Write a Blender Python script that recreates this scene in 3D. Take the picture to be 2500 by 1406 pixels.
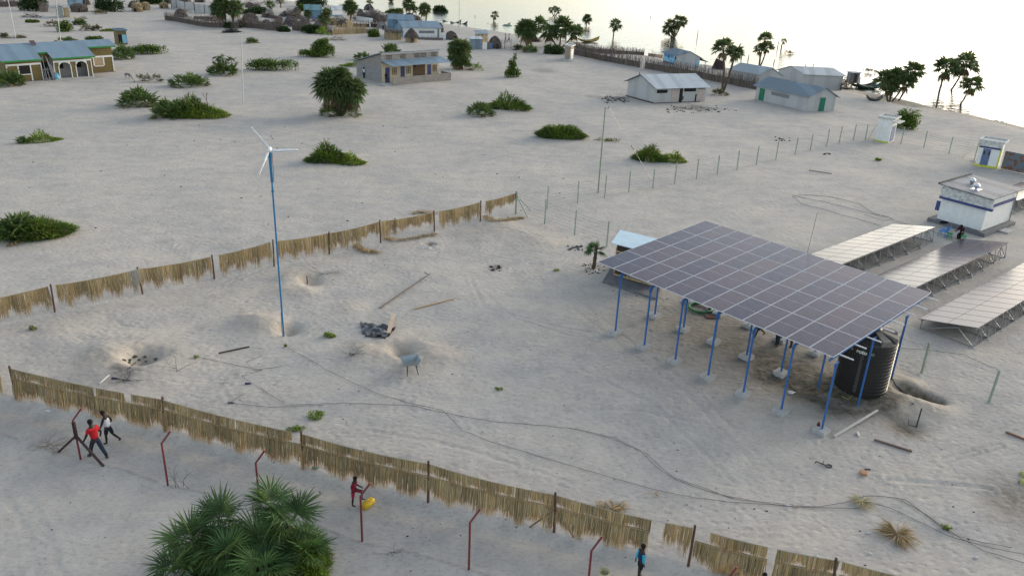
import bpy, math, random
import numpy as np
from mathutils import Vector, Matrix, noise
random.seed(7); np.random.seed(7)
rad = math.radians
scene = bpy.context.scene
for o in list(bpy.data.objects): bpy.data.objects.remove(o)
COL = scene.collection

# ------------------------------------------------------------------ camera
CF, CP, CR, CH = 2000.0, rad(23.3), rad(2.59), 19.2        # focal (px of a 2500 px wide frame), pitch, roll, height
cam = bpy.data.cameras.new('camera'); cob = bpy.data.objects.new('camera', cam); COL.objects.link(cob)
cam.sensor_width = 36; cam.lens = 36*CF/2500; cam.clip_start = 0.5; cam.clip_end = 12000
_c, _s = math.cos(CR), math.sin(CR)
_fw = Vector((0, math.cos(CP), -math.sin(CP))); _up = Vector((0, math.sin(CP), math.cos(CP))); _rt = Vector((1, 0, 0))
_r = _rt*_c + _up*_s; _u = -_rt*_s + _up*_c
cob.matrix_world = Matrix(((_r.x, _u.x, -_fw.x, 0), (_r.y, _u.y, -_fw.y, 0), (_r.z, _u.z, -_fw.z, CH), (0, 0, 0, 1)))
scene.camera = cob
scene.render.resolution_x = 1024; scene.render.resolution_y = 575
# ------------------------------------------------------------------ sky and sun
SUN_AZ, SUN_EL = rad(54), rad(10)          # azimuth clockwise from +Y
world = bpy.data.worlds.new('World'); scene.world = world; world.use_nodes = True
nt = world.node_tree; nt.nodes.clear()
sky = nt.nodes.new('ShaderNodeTexSky'); sky.sky_type = 'NISHITA'; sky.sun_disc = False
sky.sun_elevation = SUN_EL; sky.sun_rotation = SUN_AZ; sky.dust_density = 1.8; sky.air_density = 1.0; sky.ozone_density = 1.5
tc = nt.nodes.new('ShaderNodeTexCoord'); mp = nt.nodes.new('ShaderNodeMapping'); mp.inputs['Scale'].default_value = (1.6, 1.6, 5.0)
ns = nt.nodes.new('ShaderNodeTexNoise'); ns.inputs['Scale'].default_value = 1.7; ns.inputs['Detail'].default_value = 6
cr = nt.nodes.new('ShaderNodeValToRGB'); cr.color_ramp.elements[0].position = .40; cr.color_ramp.elements[1].position = .60
cr.color_ramp.elements[0].color = (.18, .18, .18, 1); cr.color_ramp.elements[1].color = (.9, .9, .9, 1)
hs = nt.nodes.new('ShaderNodeHueSaturation'); hs.inputs['Saturation'].default_value = .30; hs.inputs['Value'].default_value = 1.75
mx = nt.nodes.new('ShaderNodeMix'); mx.data_type = 'RGBA'
bg = nt.nodes.new('ShaderNodeBackground'); bg.inputs['Strength'].default_value = 0.13
wo = nt.nodes.new('ShaderNodeOutputWorld')
L = nt.links.new
L(tc.outputs['Generated'], mp.inputs['Vector']); L(mp.outputs[0], ns.inputs['Vector']); L(ns.outputs[0], cr.inputs[0])
L(sky.outputs[0], hs.inputs['Color']); L(cr.outputs[0], mx.inputs[0]); L(sky.outputs[0], mx.inputs[6]); L(hs.outputs[0], mx.inputs[7])
L(mx.outputs[2], bg.inputs['Color']); L(bg.outputs[0], wo.inputs['Surface'])
sl = bpy.data.lights.new('sun', 'SUN'); sl.energy = .8; sl.angle = rad(34); sl.color = (1, .85, .68)
so = bpy.data.objects.new('sun', sl); COL.objects.link(so)
_sd = Vector((math.sin(SUN_AZ)*math.cos(SUN_EL+.1), math.cos(SUN_AZ)*math.cos(SUN_EL+.1), math.sin(SUN_EL+.1)))
so.rotation_euler = _sd.to_track_quat('Z', 'Y').to_euler()
scene.view_settings.view_transform = 'Standard'; scene.view_settings.look = 'None'
scene.view_settings.exposure = 1.17; scene.view_settings.gamma = 1; scene.view_settings.use_curve_mapping = False

# ------------------------------------------------------------------ layout helpers
def ray(x, y):
    a, b = x-1250, y-703
    X = (a*_c+b*_s)/CF; Y = (-a*_s+b*_c)/CF
    return (X, math.cos(CP)-Y*math.sin(CP), -math.sin(CP)-Y*math.cos(CP))
def G(x, y, z=0.0):                       # photo position -> point of the horizontal plane at height z
    d = ray(x, y); t = (z-CH)/d[2]
    return (d[0]*t, d[1]*t)
# ---- relief: (photo x, photo y, radius, height)
_feat = [(350,885,.75,-.75),(350,885,1.9,.30),(255,880,1.0,.22),(985,868,.62,-.80),(985,868,1.6,.34),(1075,880,.9,.22),(880,872,.9,.18),
         (706,812,.5,-.4),(640,800,1.0,.42),(598,790,.6,.16),(760,694,.6,-.34),(715,688,.9,.20),(700,722,.8,.16),(1050,604,.38,-.20),(1050,604,.9,.08),
         (745,722,.7,.18),(860,760,.9,.12),(150,655+170,1.2,.14),(1225,560,1.6,.22),(1310,600,1.8,.18),(1180,590,1.2,.1),
         (2196,962,.33,-.5),(2230,972,.33,-.6),(2262,980,.33,-.6),(2290,988,.3,-.35),(2185,990,.8,.26),(2240,1003,.8,.22),(2295,1010,.7,.15),(2220,948,.7,.18),
         (2205,1042,.75,-.22),(2165,1010,.7,.22),(2095,960,1.5,.34),(2140,935,1.2,.30),(2020,948,.8,.12),(1905,935,.9,-.12),
         (2125,233,1.6,-.3),(2155,239,1.8,-.35),(2190,249,1.8,-.35),(2225,257,1.6,-.3),(2350,280,3,.2),(560,760,2,.12),(1370,335,2.2,.25),(1605,388,2,.2),(820,395,2.4,.25),(460,285,3.5,.3),(340,258,2.5,.25),(1220,272,2.4,.2),(90,585,2.4,.2)]
FEAT = np.array([[*G(a,b), r, h] for a,b,r,h in _feat])
_sh = [(-900,-120),(690,-3),(914,22),(1026,46),(1090,55),(1200,71),(1330,88),(1400,97),(1440,107),(1560,128),(1720,152),(1900,182),(2070,210),(2193,233),(2295,258),(2397,281),(2500,303),(3400,510)]
SHORE = np.array([G(*p) for p in _sh])
_nf = [(-330,905),(40,974),(403,1050),(740,1142),(1045,1224),(1353,1297),(1680,1380),(2035,1470),(2600,1600)]
NEARF = np.array([G(*p) for p in _nf])
def _sdist(P, X, Y):                       # signed distance to polyline (positive to the left of travel)
    best = np.full(X.shape, 1e9); sg = np.ones(X.shape)
    for a, b in zip(P[:-1], P[1:]):
        ax, ay = a; dx, dy = b[0]-a[0], b[1]-a[1]
        t = np.clip(((X-ax)*dx+(Y-ay)*dy)/(dx*dx+dy*dy), 0, 1)
        ex, ey = X-ax-t*dx, Y-ay-t*dy; d = np.hypot(ex, ey)
        m = d < best; best = np.where(m, d, best); sg = np.where(m, np.sign(dx*ey-dy*ex), sg)
    return best*sg
def terrain(X, Y):
    X = np.asarray(X, float); Y = np.asarray(Y, float)
    Z = .05*np.sin(X*.23+1.3)*np.cos(Y*.19)+.03*np.sin(X*.61+Y*.37)+.02*np.sin(X*1.1-Y*.83+2)
    for x, y, r, h in FEAT:
        d2 = ((X-x)**2+(Y-y)**2)/(r*r)
        Z = Z+np.where(d2 < 9, h*np.exp(-d2), 0)
    dn = _sdist(NEARF, X, Y)
    t = np.clip((dn+.75)/.7, 0, 1); st = t*t*(3-2*t)
    Z = Z+.20*st-.06*np.exp(-((dn+.9)/.5)**2)
    ds = _sdist(SHORE, X, Y)
    t = np.clip((ds+7)/14, 0, 1)
    Z = Z-1.3*t*t*(3-2*t)-np.clip(ds-5, 0, 40)*.04
    return Z
WATER_Z = -.62
def tz(x, y): return float(terrain(np.array([x]), np.array([y]))[0])
def W(px, py, dz=0.0):                    # photo position -> point on the relief
    z = 0.0
    for _ in range(4):
        x, y = G(px, py, z); z = .5*z+.5*tz(x, y) if _ < 2 else tz(x, y)
    return Vector((x, y, z+dz))
def WW(px, py, z=WATER_Z):
    x, y = G(px, py, z); return Vector((x, y, z))
def hgt(base, top):                       # height of a thing from its foot (world) to the photo position of its top
    P = base; d = ray(*top); t = math.hypot(P[0], P[1])/math.hypot(d[0], d[1])
    return CH+d[2]*t-P[2]
def mpp(P):                               # metres per photo pixel at a point
    return (Vector((P[0], P[1], P[2]-CH)).dot(_fw))/CF

# ------------------------------------------------------------------ materials
MATS = {}
def nodes_of(m): return m.node_tree.nodes, m.node_tree.links
def M(name, col, rough=.8, var=.25, scale=3.0, metal=0.0, bump=0.0, bscale=None, spec=.3, dirt=None):
    if name in MATS: return MATS[name]
    m = bpy.data.materials.new(name); m.use_nodes = True; n, l = nodes_of(m)
    b = n['Principled BSDF']; b.inputs['Roughness'].default_value = rough; b.inputs['Metallic'].default_value = metal
    b.inputs['Specular IOR Level'].default_value = spec
    t = n.new('ShaderNodeTexCoord'); no = n.new('ShaderNodeTexNoise'); no.inputs['Scale'].default_value = scale; no.inputs['Detail'].default_value = 6; no.inputs['Roughness'].default_value = .65
    l.new(t.outputs['Object'], no.inputs['Vector'])
    r = n.new('ShaderNodeValToRGB'); r.color_ramp.elements[0].position = .3; r.color_ramp.elements[1].position = .7
    d = dirt if dirt else tuple(c*(1-var) for c in col)
    r.color_ramp.elements[0].color = (*d, 1); r.color_ramp.elements[1].color = (*[min(1, c*(1+var*.5)) for c in col], 1)
    l.new(no.outputs[0], r.inputs[0]); l.new(r.outputs[0], b.inputs['Base Color'])
    if bump:
        n2 = n.new('ShaderNodeTexNoise'); n2.inputs['Scale'].default_value = bscale or scale*6; n2.inputs['Detail'].default_value = 4
        l.new(t.outputs['Object'], n2.inputs['Vector'])
        bp = n.new('ShaderNodeBump'); bp.inputs['Strength'].default_value = 1; bp.inputs['Distance'].default_value = bump
        l.new(n2.outputs[0], bp.inputs['Height']); l.new(bp.outputs[0], b.inputs['Normal'])
    MATS[name] = m; return m
def M_attr(name, rough=.7, trans=.0, spec=.25):
    if name in MATS: return MATS[name]
    m = bpy.data.materials.new(name); m.use_nodes = True; n, l = nodes_of(m)
    b = n['Principled BSDF']; b.inputs['Roughness'].default_value = rough; b.inputs['Specular IOR Level'].default_value = spec
    a = n.new('ShaderNodeAttribute'); a.attribute_name = 'Col'; l.new(a.outputs['Color'], b.inputs['Base Color'])
    if trans:
        tr = n.new('ShaderNodeBsdfTranslucent'); l.new(a.outputs['Color'], tr.inputs['Color'])
        ms = n.new('ShaderNodeMixShader'); ms.inputs[0].default_value = trans
        l.new(b.outputs[0], ms.inputs[1]); l.new(tr.outputs[0], ms.inputs[2]); l.new(ms.outputs[0], n['Material Output'].inputs['Surface'])
    MATS[name] = m; return m
def M_tin(name, col, var=.22, rough=.45, metal=.35, rust=0.0, pitch=.8, wave=True):
    if name in MATS: return MATS[name]
    m = bpy.data.materials.new(name); m.use_nodes = True; n, l = nodes_of(m)
    b = n['Principled BSDF']; b.inputs['Roughness'].default_value = rough; b.inputs['Metallic'].default_value = metal
    t = n.new('ShaderNodeTexCoord'); sx = n.new('ShaderNodeSeparateXYZ'); l.new(t.outputs['Object'], sx.inputs[0])
    ge = n.new('ShaderNodeNewGeometry'); sn = n.new('ShaderNodeSeparateXYZ')
    tn = n.new('ShaderNodeVectorTransform'); tn.vector_type = 'NORMAL'; tn.convert_from = 'WORLD'; tn.convert_to = 'OBJECT'
    l.new(ge.outputs['True Normal'], tn.inputs[0]); l.new(tn.outputs[0], sn.inputs[0])
    ab = n.new('ShaderNodeMath'); ab.operation = 'ABSOLUTE'; l.new(sn.outputs['X'], ab.inputs[0])
    gt = n.new('ShaderNodeMath'); gt.operation = 'GREATER_THAN'; gt.inputs[1].default_value = .7; l.new(ab.outputs[0], gt.inputs[0])
    mix = n.new('ShaderNodeMix'); l.new(gt.outputs[0], mix.inputs[0]); l.new(sx.outputs['X'], mix.inputs[2]); l.new(sx.outputs['Y'], mix.inputs[3])
    dv = n.new('ShaderNodeMath'); dv.operation = 'DIVIDE'; dv.inputs[1].default_value = pitch; l.new(mix.outputs[0], dv.inputs[0])
    fl = n.new('ShaderNodeMath'); fl.operation = 'FLOOR'; l.new(dv.outputs[0], fl.inputs[0])
    wn = n.new('ShaderNodeTexWhiteNoise'); wn.noise_dimensions = '1D'; l.new(fl.outputs[0], wn.inputs['W'])
    no = n.new('ShaderNodeTexNoise'); no.inputs['Scale'].default_value = 1.3; no.inputs['Detail'].default_value = 7; l.new(t.outputs['Object'], no.inputs['Vector'])
    ad = n.new('ShaderNodeMath'); ad.operation = 'ADD'; l.new(wn.outputs[0], ad.inputs[0]); l.new(no.outputs[0], ad.inputs[1])
    r = n.new('ShaderNodeValToRGB'); r.color_ramp.elements[0].position = .35; r.color_ramp.elements[1].position = .6
    r.color_ramp.elements[0].color = (*[c*(1-var) for c in col], 1); r.color_ramp.elements[1].color = (*[min(1, c*(1+var*.6)) for c in col], 1)
    hf = n.new('ShaderNodeMath'); hf.operation = 'MULTIPLY'; hf.inputs[1].default_value = .5; l.new(ad.outputs[0], hf.inputs[0]); l.new(hf.outputs[0], r.inputs[0])
    out = r.outputs[0]
    if rust:
        n3 = n.new('ShaderNodeTexNoise'); n3.inputs['Scale'].default_value = 2.2; n3.inputs['Detail'].default_value = 8; l.new(t.outputs['Object'], n3.inputs['Vector'])
        r3 = n.new('ShaderNodeValToRGB'); r3.color_ramp.elements[0].position = .62-rust; r3.color_ramp.elements[1].position = .72-rust
        l.new(n3.outputs[0], r3.inputs[0]); mr = n.new('ShaderNodeMix'); mr.data_type = 'RGBA'
        l.new(r3.outputs[0], mr.inputs[0]); l.new(out, mr.inputs[6]); mr.inputs[7].default_value = (.16, .07, .04, 1); out = mr.outputs[2]
    l.new(out, b.inputs['Base Color'])
    if wave:
        ml = n.new('ShaderNodeMath'); ml.operation = 'MULTIPLY'; ml.inputs[1].default_value = 2*math.pi/.16; l.new(mix.outputs[0], ml.inputs[0])
        si = n.new('ShaderNodeMath'); si.operation = 'SINE'; l.new(ml.outputs[0], si.inputs[0])
        bp = n.new('ShaderNodeBump'); bp.inputs['Distance'].default_value = .018; l.new(si.outputs[0], bp.inputs['Height']); l.new(bp.outputs[0], b.inputs['Normal'])
    MATS[name] = m; return m
def M_block(name, col, mortar, sx=1.0, w=.42, h=.21):
    if name in MATS: return MATS[name]
    m = bpy.data.materials.new(name); m.use_nodes = True; n, l = nodes_of(m)
    b = n['Principled BSDF']; b.inputs['Roughness'].default_value = .9
    t = n.new('ShaderNodeTexCoord'); s = n.new('ShaderNodeSeparateXYZ'); l.new(t.outputs['Object'], s.inputs[0])
    ad = n.new('ShaderNodeMath'); ad.operation = 'ADD'; l.new(s.outputs[0], ad.inputs[0]); l.new(s.outputs[1], ad.inputs[1])
    cb = n.new('ShaderNodeCombineXYZ'); l.new(ad.outputs[0], cb.inputs[0]); l.new(s.outputs[2], cb.inputs[1])
    br = n.new('ShaderNodeTexBrick'); br.inputs['Scale'].default_value = 1; br.inputs['Brick Width'].default_value = w; br.inputs['Row Height'].default_value = h
    br.inputs['Mortar Size'].default_value = .012; br.inputs['Color1'].default_value = (*col, 1); br.inputs['Color2'].default_value = (*[c*.78 for c in col], 1); br.inputs['Mortar'].default_value = (*mortar, 1)
    l.new(cb.outputs[0], br.inputs['Vector']); l.new(br.outputs[0], b.inputs['Base Color'])
    MATS[name] = m; return m

# ------------------------------------------------------------------ mesh builder
class MB:
    def __init__(s): s.v = []; s.f = []; s.m = []; s.c = []; s.col = (.5, .5, .5); s.mi = 0
    def add(s, vs, fs):
        o = len(s.v); s.v += [tuple(v) for v in vs]; s.c += [s.col]*len(vs)
        for f in fs: s.f.append(tuple(i+o for i in f)); s.m.append(s.mi)
    def box(s, x0, x1, y0, y1, z0, z1):
        s.add([(x0,y0,z0),(x1,y0,z0),(x1,y1,z0),(x0,y1,z0),(x0,y0,z1),(x1,y0,z1),(x1,y1,z1),(x0,y1,z1)],
              [(0,3,2,1),(4,5,6,7),(0,1,5,4),(1,2,6,5),(2,3,7,6),(3,0,4,7)])
    def bar(s, a, b, w, h=None, up=(0,0,1)):          # rectangular bar from a to b
        a, b = Vector(a), Vector(b); h = h or w; d = (b-a).normalized(); u = Vector(up)
        if abs(d.dot(u)) > .95: u = Vector((0, 1, 0))
        x = d.cross(u).normalized()*w/2; y = x.cross(d).normalized()*h/2
        s.add([a-x-y, a+x-y, a+x+y, a-x+y, b-x-y, b+x-y, b+x+y, b-x+y], [(0,3,2,1),(4,5,6,7),(0,1,5,4),(1,2,6,5),(2,3,7,6),(3,0,4,7)])
    def tube(s, pts, r, n=6, cap=True):
        pts = [Vector(p) for p in pts]; R = r if hasattr(r, '__len__') else [r]*len(pts); vs = []; k = len(pts)
        ref = None
        for i, p in enumerate(pts):
            d = (pts[min(i+1, k-1)]-pts[max(i-1, 0)]).normalized()
            if ref is None: ref = Vector((0,0,1)) if abs(d.z) < .9 else Vector((1,0,0))
            x = d.cross(ref).normalized(); y = x.cross(d).normalized()
            for j in range(n):
                a = 2*math.pi*j/n; vs.append(p+x*math.cos(a)*R[i]+y*math.sin(a)*R[i])
        fs = [(i*n+j, i*n+(j+1) % n, (i+1)*n+(j+1) % n, (i+1)*n+j) for i in range(k-1) for j in range(n)]
        if cap: fs += [tuple(range(n-1, -1, -1)), tuple(range((k-1)*n, k*n))]
        s.add(vs, fs)
    def lathe(s, prof, n=16, c=(0,0,0)):
        vs = []; fs = []
        for r, z in prof:
            for j in range(n):
                a = 2*math.pi*j/n; vs.append((c[0]+r*math.cos(a), c[1]+r*math.sin(a), c[2]+z))
        for i in range(len(prof)-1):
            for j in range(n): fs.append((i*n+j, i*n+(j+1) % n, (i+1)*n+(j+1) % n, (i+1)*n+j))
        fs += [tuple(range(n-1, -1, -1)), tuple(range((len(prof)-1)*n, len(prof)*n))]
        s.add(vs, fs)
    def blob(s, c, rx, ry, rz, n=10, m=7, jit=.12, zmin=None):
        vs = []; fs = []
        for i in range(m+1):
            th = math.pi*i/m
            for j in range(n):
                a = 2*math.pi*j/n; k = 1+random.uniform(-jit, jit)
                z = c[2]+rz*math.cos(th)*k
                if zmin is not None: z = max(z, zmin)
                vs.append((c[0]+rx*math.sin(th)*math.cos(a)*k, c[1]+ry*math.sin(th)*math.sin(a)*k, z))
        for i in range(m):
            for j in range(n): fs.append((i*n+j, (i+1)*n+j, (i+1)*n+(j+1) % n, i*n+(j+1) % n))
        s.add(vs, fs)
    def build(s, name, mats, parent=None, smooth=False, loc=None):
        me = bpy.data.meshes.new(name); me.from_pydata(s.v, [], s.f)
        for m in (mats if isinstance(mats, (list, tuple)) else [mats]): me.materials.append(m)
        if any(s.m): me.polygons.foreach_set('material_index', s.m)
        if len(s.c):
            at = me.color_attributes.new('Col', 'FLOAT_COLOR', 'POINT')
            a = np.ones((len(s.c), 4), 'f'); a[:, :3] = np.array(s.c, 'f'); at.data.foreach_set('color', a.ravel())
        if smooth: me.polygons.foreach_set('use_smooth', [True]*len(me.polygons))
        me.update(); o = bpy.data.objects.new(name, me); COL.objects.link(o)
        if parent: o.parent = parent
        if loc is not None: o.location = loc
        return o
def tag(o, label=None, cat=None, group=None, kind=None):
    if label: o['label'] = label
    if cat: o['category'] = cat
    if group: o['group'] = group
    if kind: o['kind'] = kind
    return o
def thing(name, label, cat, loc=(0,0,0), rz=0, group=None):
    o = bpy.data.objects.new(name, None); COL.objects.link(o); o.empty_display_size = .3
    o.location = loc; o.rotation_euler = (0, 0, rz); return tag(o, label, cat, group)
def children(o, pool): return [x for x in pool if x.parent == o]
def copy_tree(root, label, loc, rz=None, scale=None):
    pool = list(bpy.data.objects)
    def cp(o, par):
        c = o.copy(); COL.objects.link(c); c.parent = par
        for ch in children(o, pool): cp(ch, c)
        return c
    r = cp(root, None); r['label'] = label; r.location = loc
    if rz is not None: r.rotation_euler = (0, 0, rz)
    if scale: r.scale = (scale,)*3
    return r
def jc(c, v=.2):
    k = 1+random.uniform(-v, v); return tuple(max(0, x*k*(1+random.uniform(-v*.3, v*.3))) for x in c)
def sag(a, b, d, n=8):
    a, b = Vector(a), Vector(b)
    return [a.lerp(b, i/n)-Vector((0, 0, d*4*(i/n)*(1-i/n))) for i in range(n+1)]

# ------------------------------------------------------------------ ground and water
def axis(parts):
    out = []
    for a, b, st in parts: out += list(np.arange(a, b, st))
    out.append(parts[-1][1]); return np.array(out)
def make_ground():
    xs = axis([(-3500,-400,400),(-400,-150,12),(-150,-26,1.0),(-26,30,.115),(30,60,.45),(60,170,1.3),(170,400,12),(400,3500,400)])
    ys = axis([(-600,0,60),(0,17,1.2),(17,56,.115),(56,120,.5),(120,270,1.2),(270,500,12),(500,4500,400)])
    X, Y = np.meshgrid(xs, ys); Z = terrain(X, Y)
    rs = np.random.RandomState(3)
    # trodden sand: two octaves of small dents and ridges in the fine part
    def vn(X, Y, sx, sy, seed):
        gx, gy = X/sx, Y/sy; ix, iy = np.floor(gx).astype(int), np.floor(gy).astype(int); fx, fy = gx-ix, gy-iy
        fx, fy = fx*fx*(3-2*fx), fy*fy*(3-2*fy)
        def h(a, b): v = np.sin(a*127.1+b*311.7+seed)*43758.5453; return v-np.floor(v)
        return (h(ix,iy)*(1-fx)+h(ix+1,iy)*fx)*(1-fy)+(h(ix,iy+1)*(1-fx)+h(ix+1,iy+1)*fx)*fy-.5
    fine = ((X > -27) & (X < 31) & (Y > 16) & (Y < 57))
    Z = Z+np.where(fine, .012*vn(X, Y, .5, .42, 1)+.022*vn(X, Y, 1.4, 1.1, 5), .03*vn(X, Y, 3, 3, 2))
    # tyre and drag tracks pressed into the sand
    for pts, dep, w in TRACKS:
        P = np.array([G(*p) for p in pts]); d = np.abs(_sdist(P, X, Y)); Z = Z-np.where(d < 3*w, dep*(np.exp(-(d/w)**2)-.45*np.exp(-((d-1.9*w)/w)**2)), 0)
    # footprints: walking trails of small dents, thickest inside the yard and along the path
    gx0, gy0 = np.searchsorted(xs, -26), np.searchsorted(ys, 17); st_ = .115
    nfx, nfy = int(56/st_), int(39/st_); sub_ = Z[gy0:gy0+nfy, gx0:gx0+nfx]; oy, ox = np.mgrid[-3:4, -3:4]
    for k in range(420):
        x, y = rs.uniform(-24, 28), rs.uniform(18, 54); hd = rs.uniform(0, 6.28) if k % 2 else rs.normal(2.6, .35); n_ = rs.randint(8, 34)
        for s_ in range(n_):
            hd += rs.normal(0, .08); x += .36*math.cos(hd); y += .36*math.sin(hd); px_, py_ = x+.09*(-1)**s_*math.sin(hd), y-.09*(-1)**s_*math.cos(hd)
            ix, iy = int((px_+26)/st_), int((py_-17)/st_)
            if 4 < ix < nfx-4 and 4 < iy < nfy-4:
                dx, dy = (ox+ix)*st_-26-px_, (oy+iy)*st_+17-py_; u_, v_ = dx*math.cos(hd)+dy*math.sin(hd), -dx*math.sin(hd)+dy*math.cos(hd); q_ = (u_/.15)**2+(v_/.095)**2
                sub_[iy-3:iy+4, ix-3:ix+4] -= rs.uniform(.008, .028)*(np.exp(-q_)-.55*np.exp(-(np.sqrt(q_)-1.6)**2*3))
    dp = np.abs(_sdist(np.array([G(*p) for p in LEDGE]), X, Y)); Z = Z+np.where(dp < 1, .05*np.exp(-(dp/.22)**2)+.02*vn(X, Y, .4, .4, 3)*np.exp(-(dp/.3)**2), 0)
    FM = np.zeros_like(X)
    for x, y, r, h in FEAT: d2 = ((X-x)**2+(Y-y)**2)/(r*r*1.4); FM += np.where(d2 < 9, min(1, abs(h)*3)*np.exp(-d2), 0)
    FM = np.clip(FM, 0, 1); Z = Z+FM*(.07*vn(X, Y, .33, .33, 11)+.05*vn(X, Y, .7, .6, 12))
    ny, nx = X.shape
    v = np.stack([X.ravel(), Y.ravel(), Z.ravel()], 1).astype('f')
    i = np.arange(nx-1)[None, :]+nx*np.arange(ny-1)[:, None]
    q = np.stack([i, i+1, i+1+nx, i+nx], -1).reshape(-1, 4).astype('i')
    me = bpy.data.meshes.new('ground'); me.vertices.add(len(v)); me.vertices.foreach_set('co', v.ravel())
    me.loops.add(q.size); me.loops.foreach_set('vertex_index', q.ravel()); me.polygons.add(len(q))
    me.polygons.foreach_set('loop_start', np.arange(0, q.size, 4, dtype='i'))
    me.polygons.foreach_set('use_smooth', np.ones(len(q), bool)); me.update(); me.validate()
    # sand colour patches: damp soil by the tank, shore mud, ash and dung; others only darker
    R = np.zeros_like(X); Gc = np.zeros_like(X); B = np.zeros_like(X)
    def spot(px, py, r, k, arr):
        x, y = G(px, py); d2 = ((X-x)**2+(Y-y)**2)/(r*r); nz = 1+.9*vn(X, Y, r*.5, r*.5, px); arr += k*np.exp(-d2*nz)
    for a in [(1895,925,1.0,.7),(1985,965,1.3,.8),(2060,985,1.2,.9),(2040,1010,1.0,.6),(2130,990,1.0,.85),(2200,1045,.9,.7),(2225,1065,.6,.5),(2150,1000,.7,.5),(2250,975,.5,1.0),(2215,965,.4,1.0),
              (2285,985,.4,.8),(1900,905,1.8,.35),(1800,850,4,.28),(1650,790,4,.22),(1960,930,3,.25),(2100,950,2,.5),(1740,760,4,.2),(1850,860,3.5,.2),(2480,1210,1.2,.55),(2490,1270,1.5,.5)]: spot(*a, R)  # also broad, faint darker sand spread under the solar canopy
    for a in [(1440,240,1.2,.5),(1490,245,1.5,.7),(1520,243,1.2,.6),(1650,268,1.5,.5),(1700,266,2,.6),(1740,272,2,.4),(1480,256,2,.3),(1330,177,3,.5),(1920,190,2,.3),(870,855,1.0,.4),(750,680,.9,.5),(820,675,.7,.4),(310,928,.7,.7),(280,915,.5,.4),(1210,655,.6,.5),
              (1040,519,.7,.4),(1050,604,.5,.8),(2010,500,3,.25),(350,885,.8,.35),(985,868,.7,.4),(706,815,.5,.3),(1405,608,.6,.3),(1900,340,.8,.3),(230,192,2,.45),(150,203,3,.3)]: spot(*a, B)  # also darker spots in the pit bottoms and before the olive house
    B += .45*np.exp(-(dp/.13)**2)*(vn(X, Y, .9, .9, 21) > -.25)
    ds = _sdist(SHORE, X, Y); Gc = np.clip(1-np.abs(ds+1.0)/(5+3*vn(X, Y, 6, 6, 9)), 0, 1)
    at = me.color_attributes.new('Stain', 'FLOAT_COLOR', 'POINT')
    a = np.ones((v.shape[0], 4), 'f'); a[:, 0] = np.clip(R, 0, 1).ravel(); a[:, 1] = Gc.ravel(); a[:, 2] = np.clip(B, 0, 1).ravel(); a[:, 3] = FM.ravel()
    at.data.foreach_set('color', a.ravel())
    m = bpy.data.materials.new('sand'); m.use_nodes = True; n, l = nodes_of(m); b = n['Principled BSDF']; b.inputs['Roughness'].default_value = .95; b.inputs['Specular IOR Level'].default_value = .15
    t = n.new('ShaderNodeTexCoord')
    def noi(sc, det=5, ro=.6, scale3=None):
        k = n.new('ShaderNodeTexNoise'); k.inputs['Scale'].default_value = sc; k.inputs['Detail'].default_value = det; k.inputs['Roughness'].default_value = ro
        if scale3:
            mpn = n.new('ShaderNodeMapping'); mpn.inputs['Scale'].default_value = scale3; l.new(t.outputs['Object'], mpn.inputs[0]); l.new(mpn.outputs[0], k.inputs['Vector'])
        else: l.new(t.outputs['Object'], k.inputs['Vector'])
        return k
    def ramp(src, p0, c0, p1, c1):
        r = n.new('ShaderNodeValToRGB'); r.color_ramp.elements[0].position = p0; r.color_ramp.elements[1].position = p1
        r.color_ramp.elements[0].color = (*c0, 1); r.color_ramp.elements[1].color = (*c1, 1); l.new(src, r.inputs[0]); return r
    def mixc(fac, a, bb, mode='MIX'):
        k = n.new('ShaderNodeMix'); k.data_type = 'RGBA'; k.blend_type = mode
        if hasattr(fac, 'links') or hasattr(fac, 'node'): l.new(fac, k.inputs[0])
        else: k.inputs[0].default_value = fac
        for s_, v_ in ((6, a), (7, bb)):
            if isinstance(v_, tuple): k.inputs[s_].default_value = (*v_, 1)
            else: l.new(v_, k.inputs[s_])
        return k.outputs[2]
    big = ramp(noi(.055, 4).outputs[0], .35, (.398, .380, .348), .65, (.455, .426, .380))
    mid = ramp(noi(.9, 6, .7).outputs[0], .36, (.88, .88, .89), .62, (1.04, 1.035, 1.03))
    c = mixc(1.0, big.outputs[0], mid.outputs[0], 'MULTIPLY')
    fine_ = ramp(noi(5.5, 4, .7, (1, 1.9, 1)).outputs[0], .32, (.80, .80, .81), .50, (1.03, 1.03, 1.03))
    c = mixc(1.0, c, fine_.outputs[0], 'MULTIPLY')
    sp = ramp(noi(17, 3, .8, (1, 2.4, 1)).outputs[0], .30, (.45, .44, .44), .37, (1, 1, 1)); c = mixc(.8, c, sp.outputs[0], 'MULTIPLY')
    wide = ramp(noi(.22, 3, .5, (1, 2.2, 1)).outputs[0], .40, (.93, .94, .96), .62, (1.03, 1.02, 1.0)); c = mixc(1.0, c, wide.outputs[0], 'MULTIPLY')
    st = n.new('ShaderNodeAttribute'); st.attribute_name = 'Stain'; ss = n.new('ShaderNodeSeparateColor'); l.new(st.outputs['Color'], ss.inputs[0])
    c = mixc(st.outputs['Alpha'], c, mixc(1.0, c, (1.02, .965, .89), 'MULTIPLY'))
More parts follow.
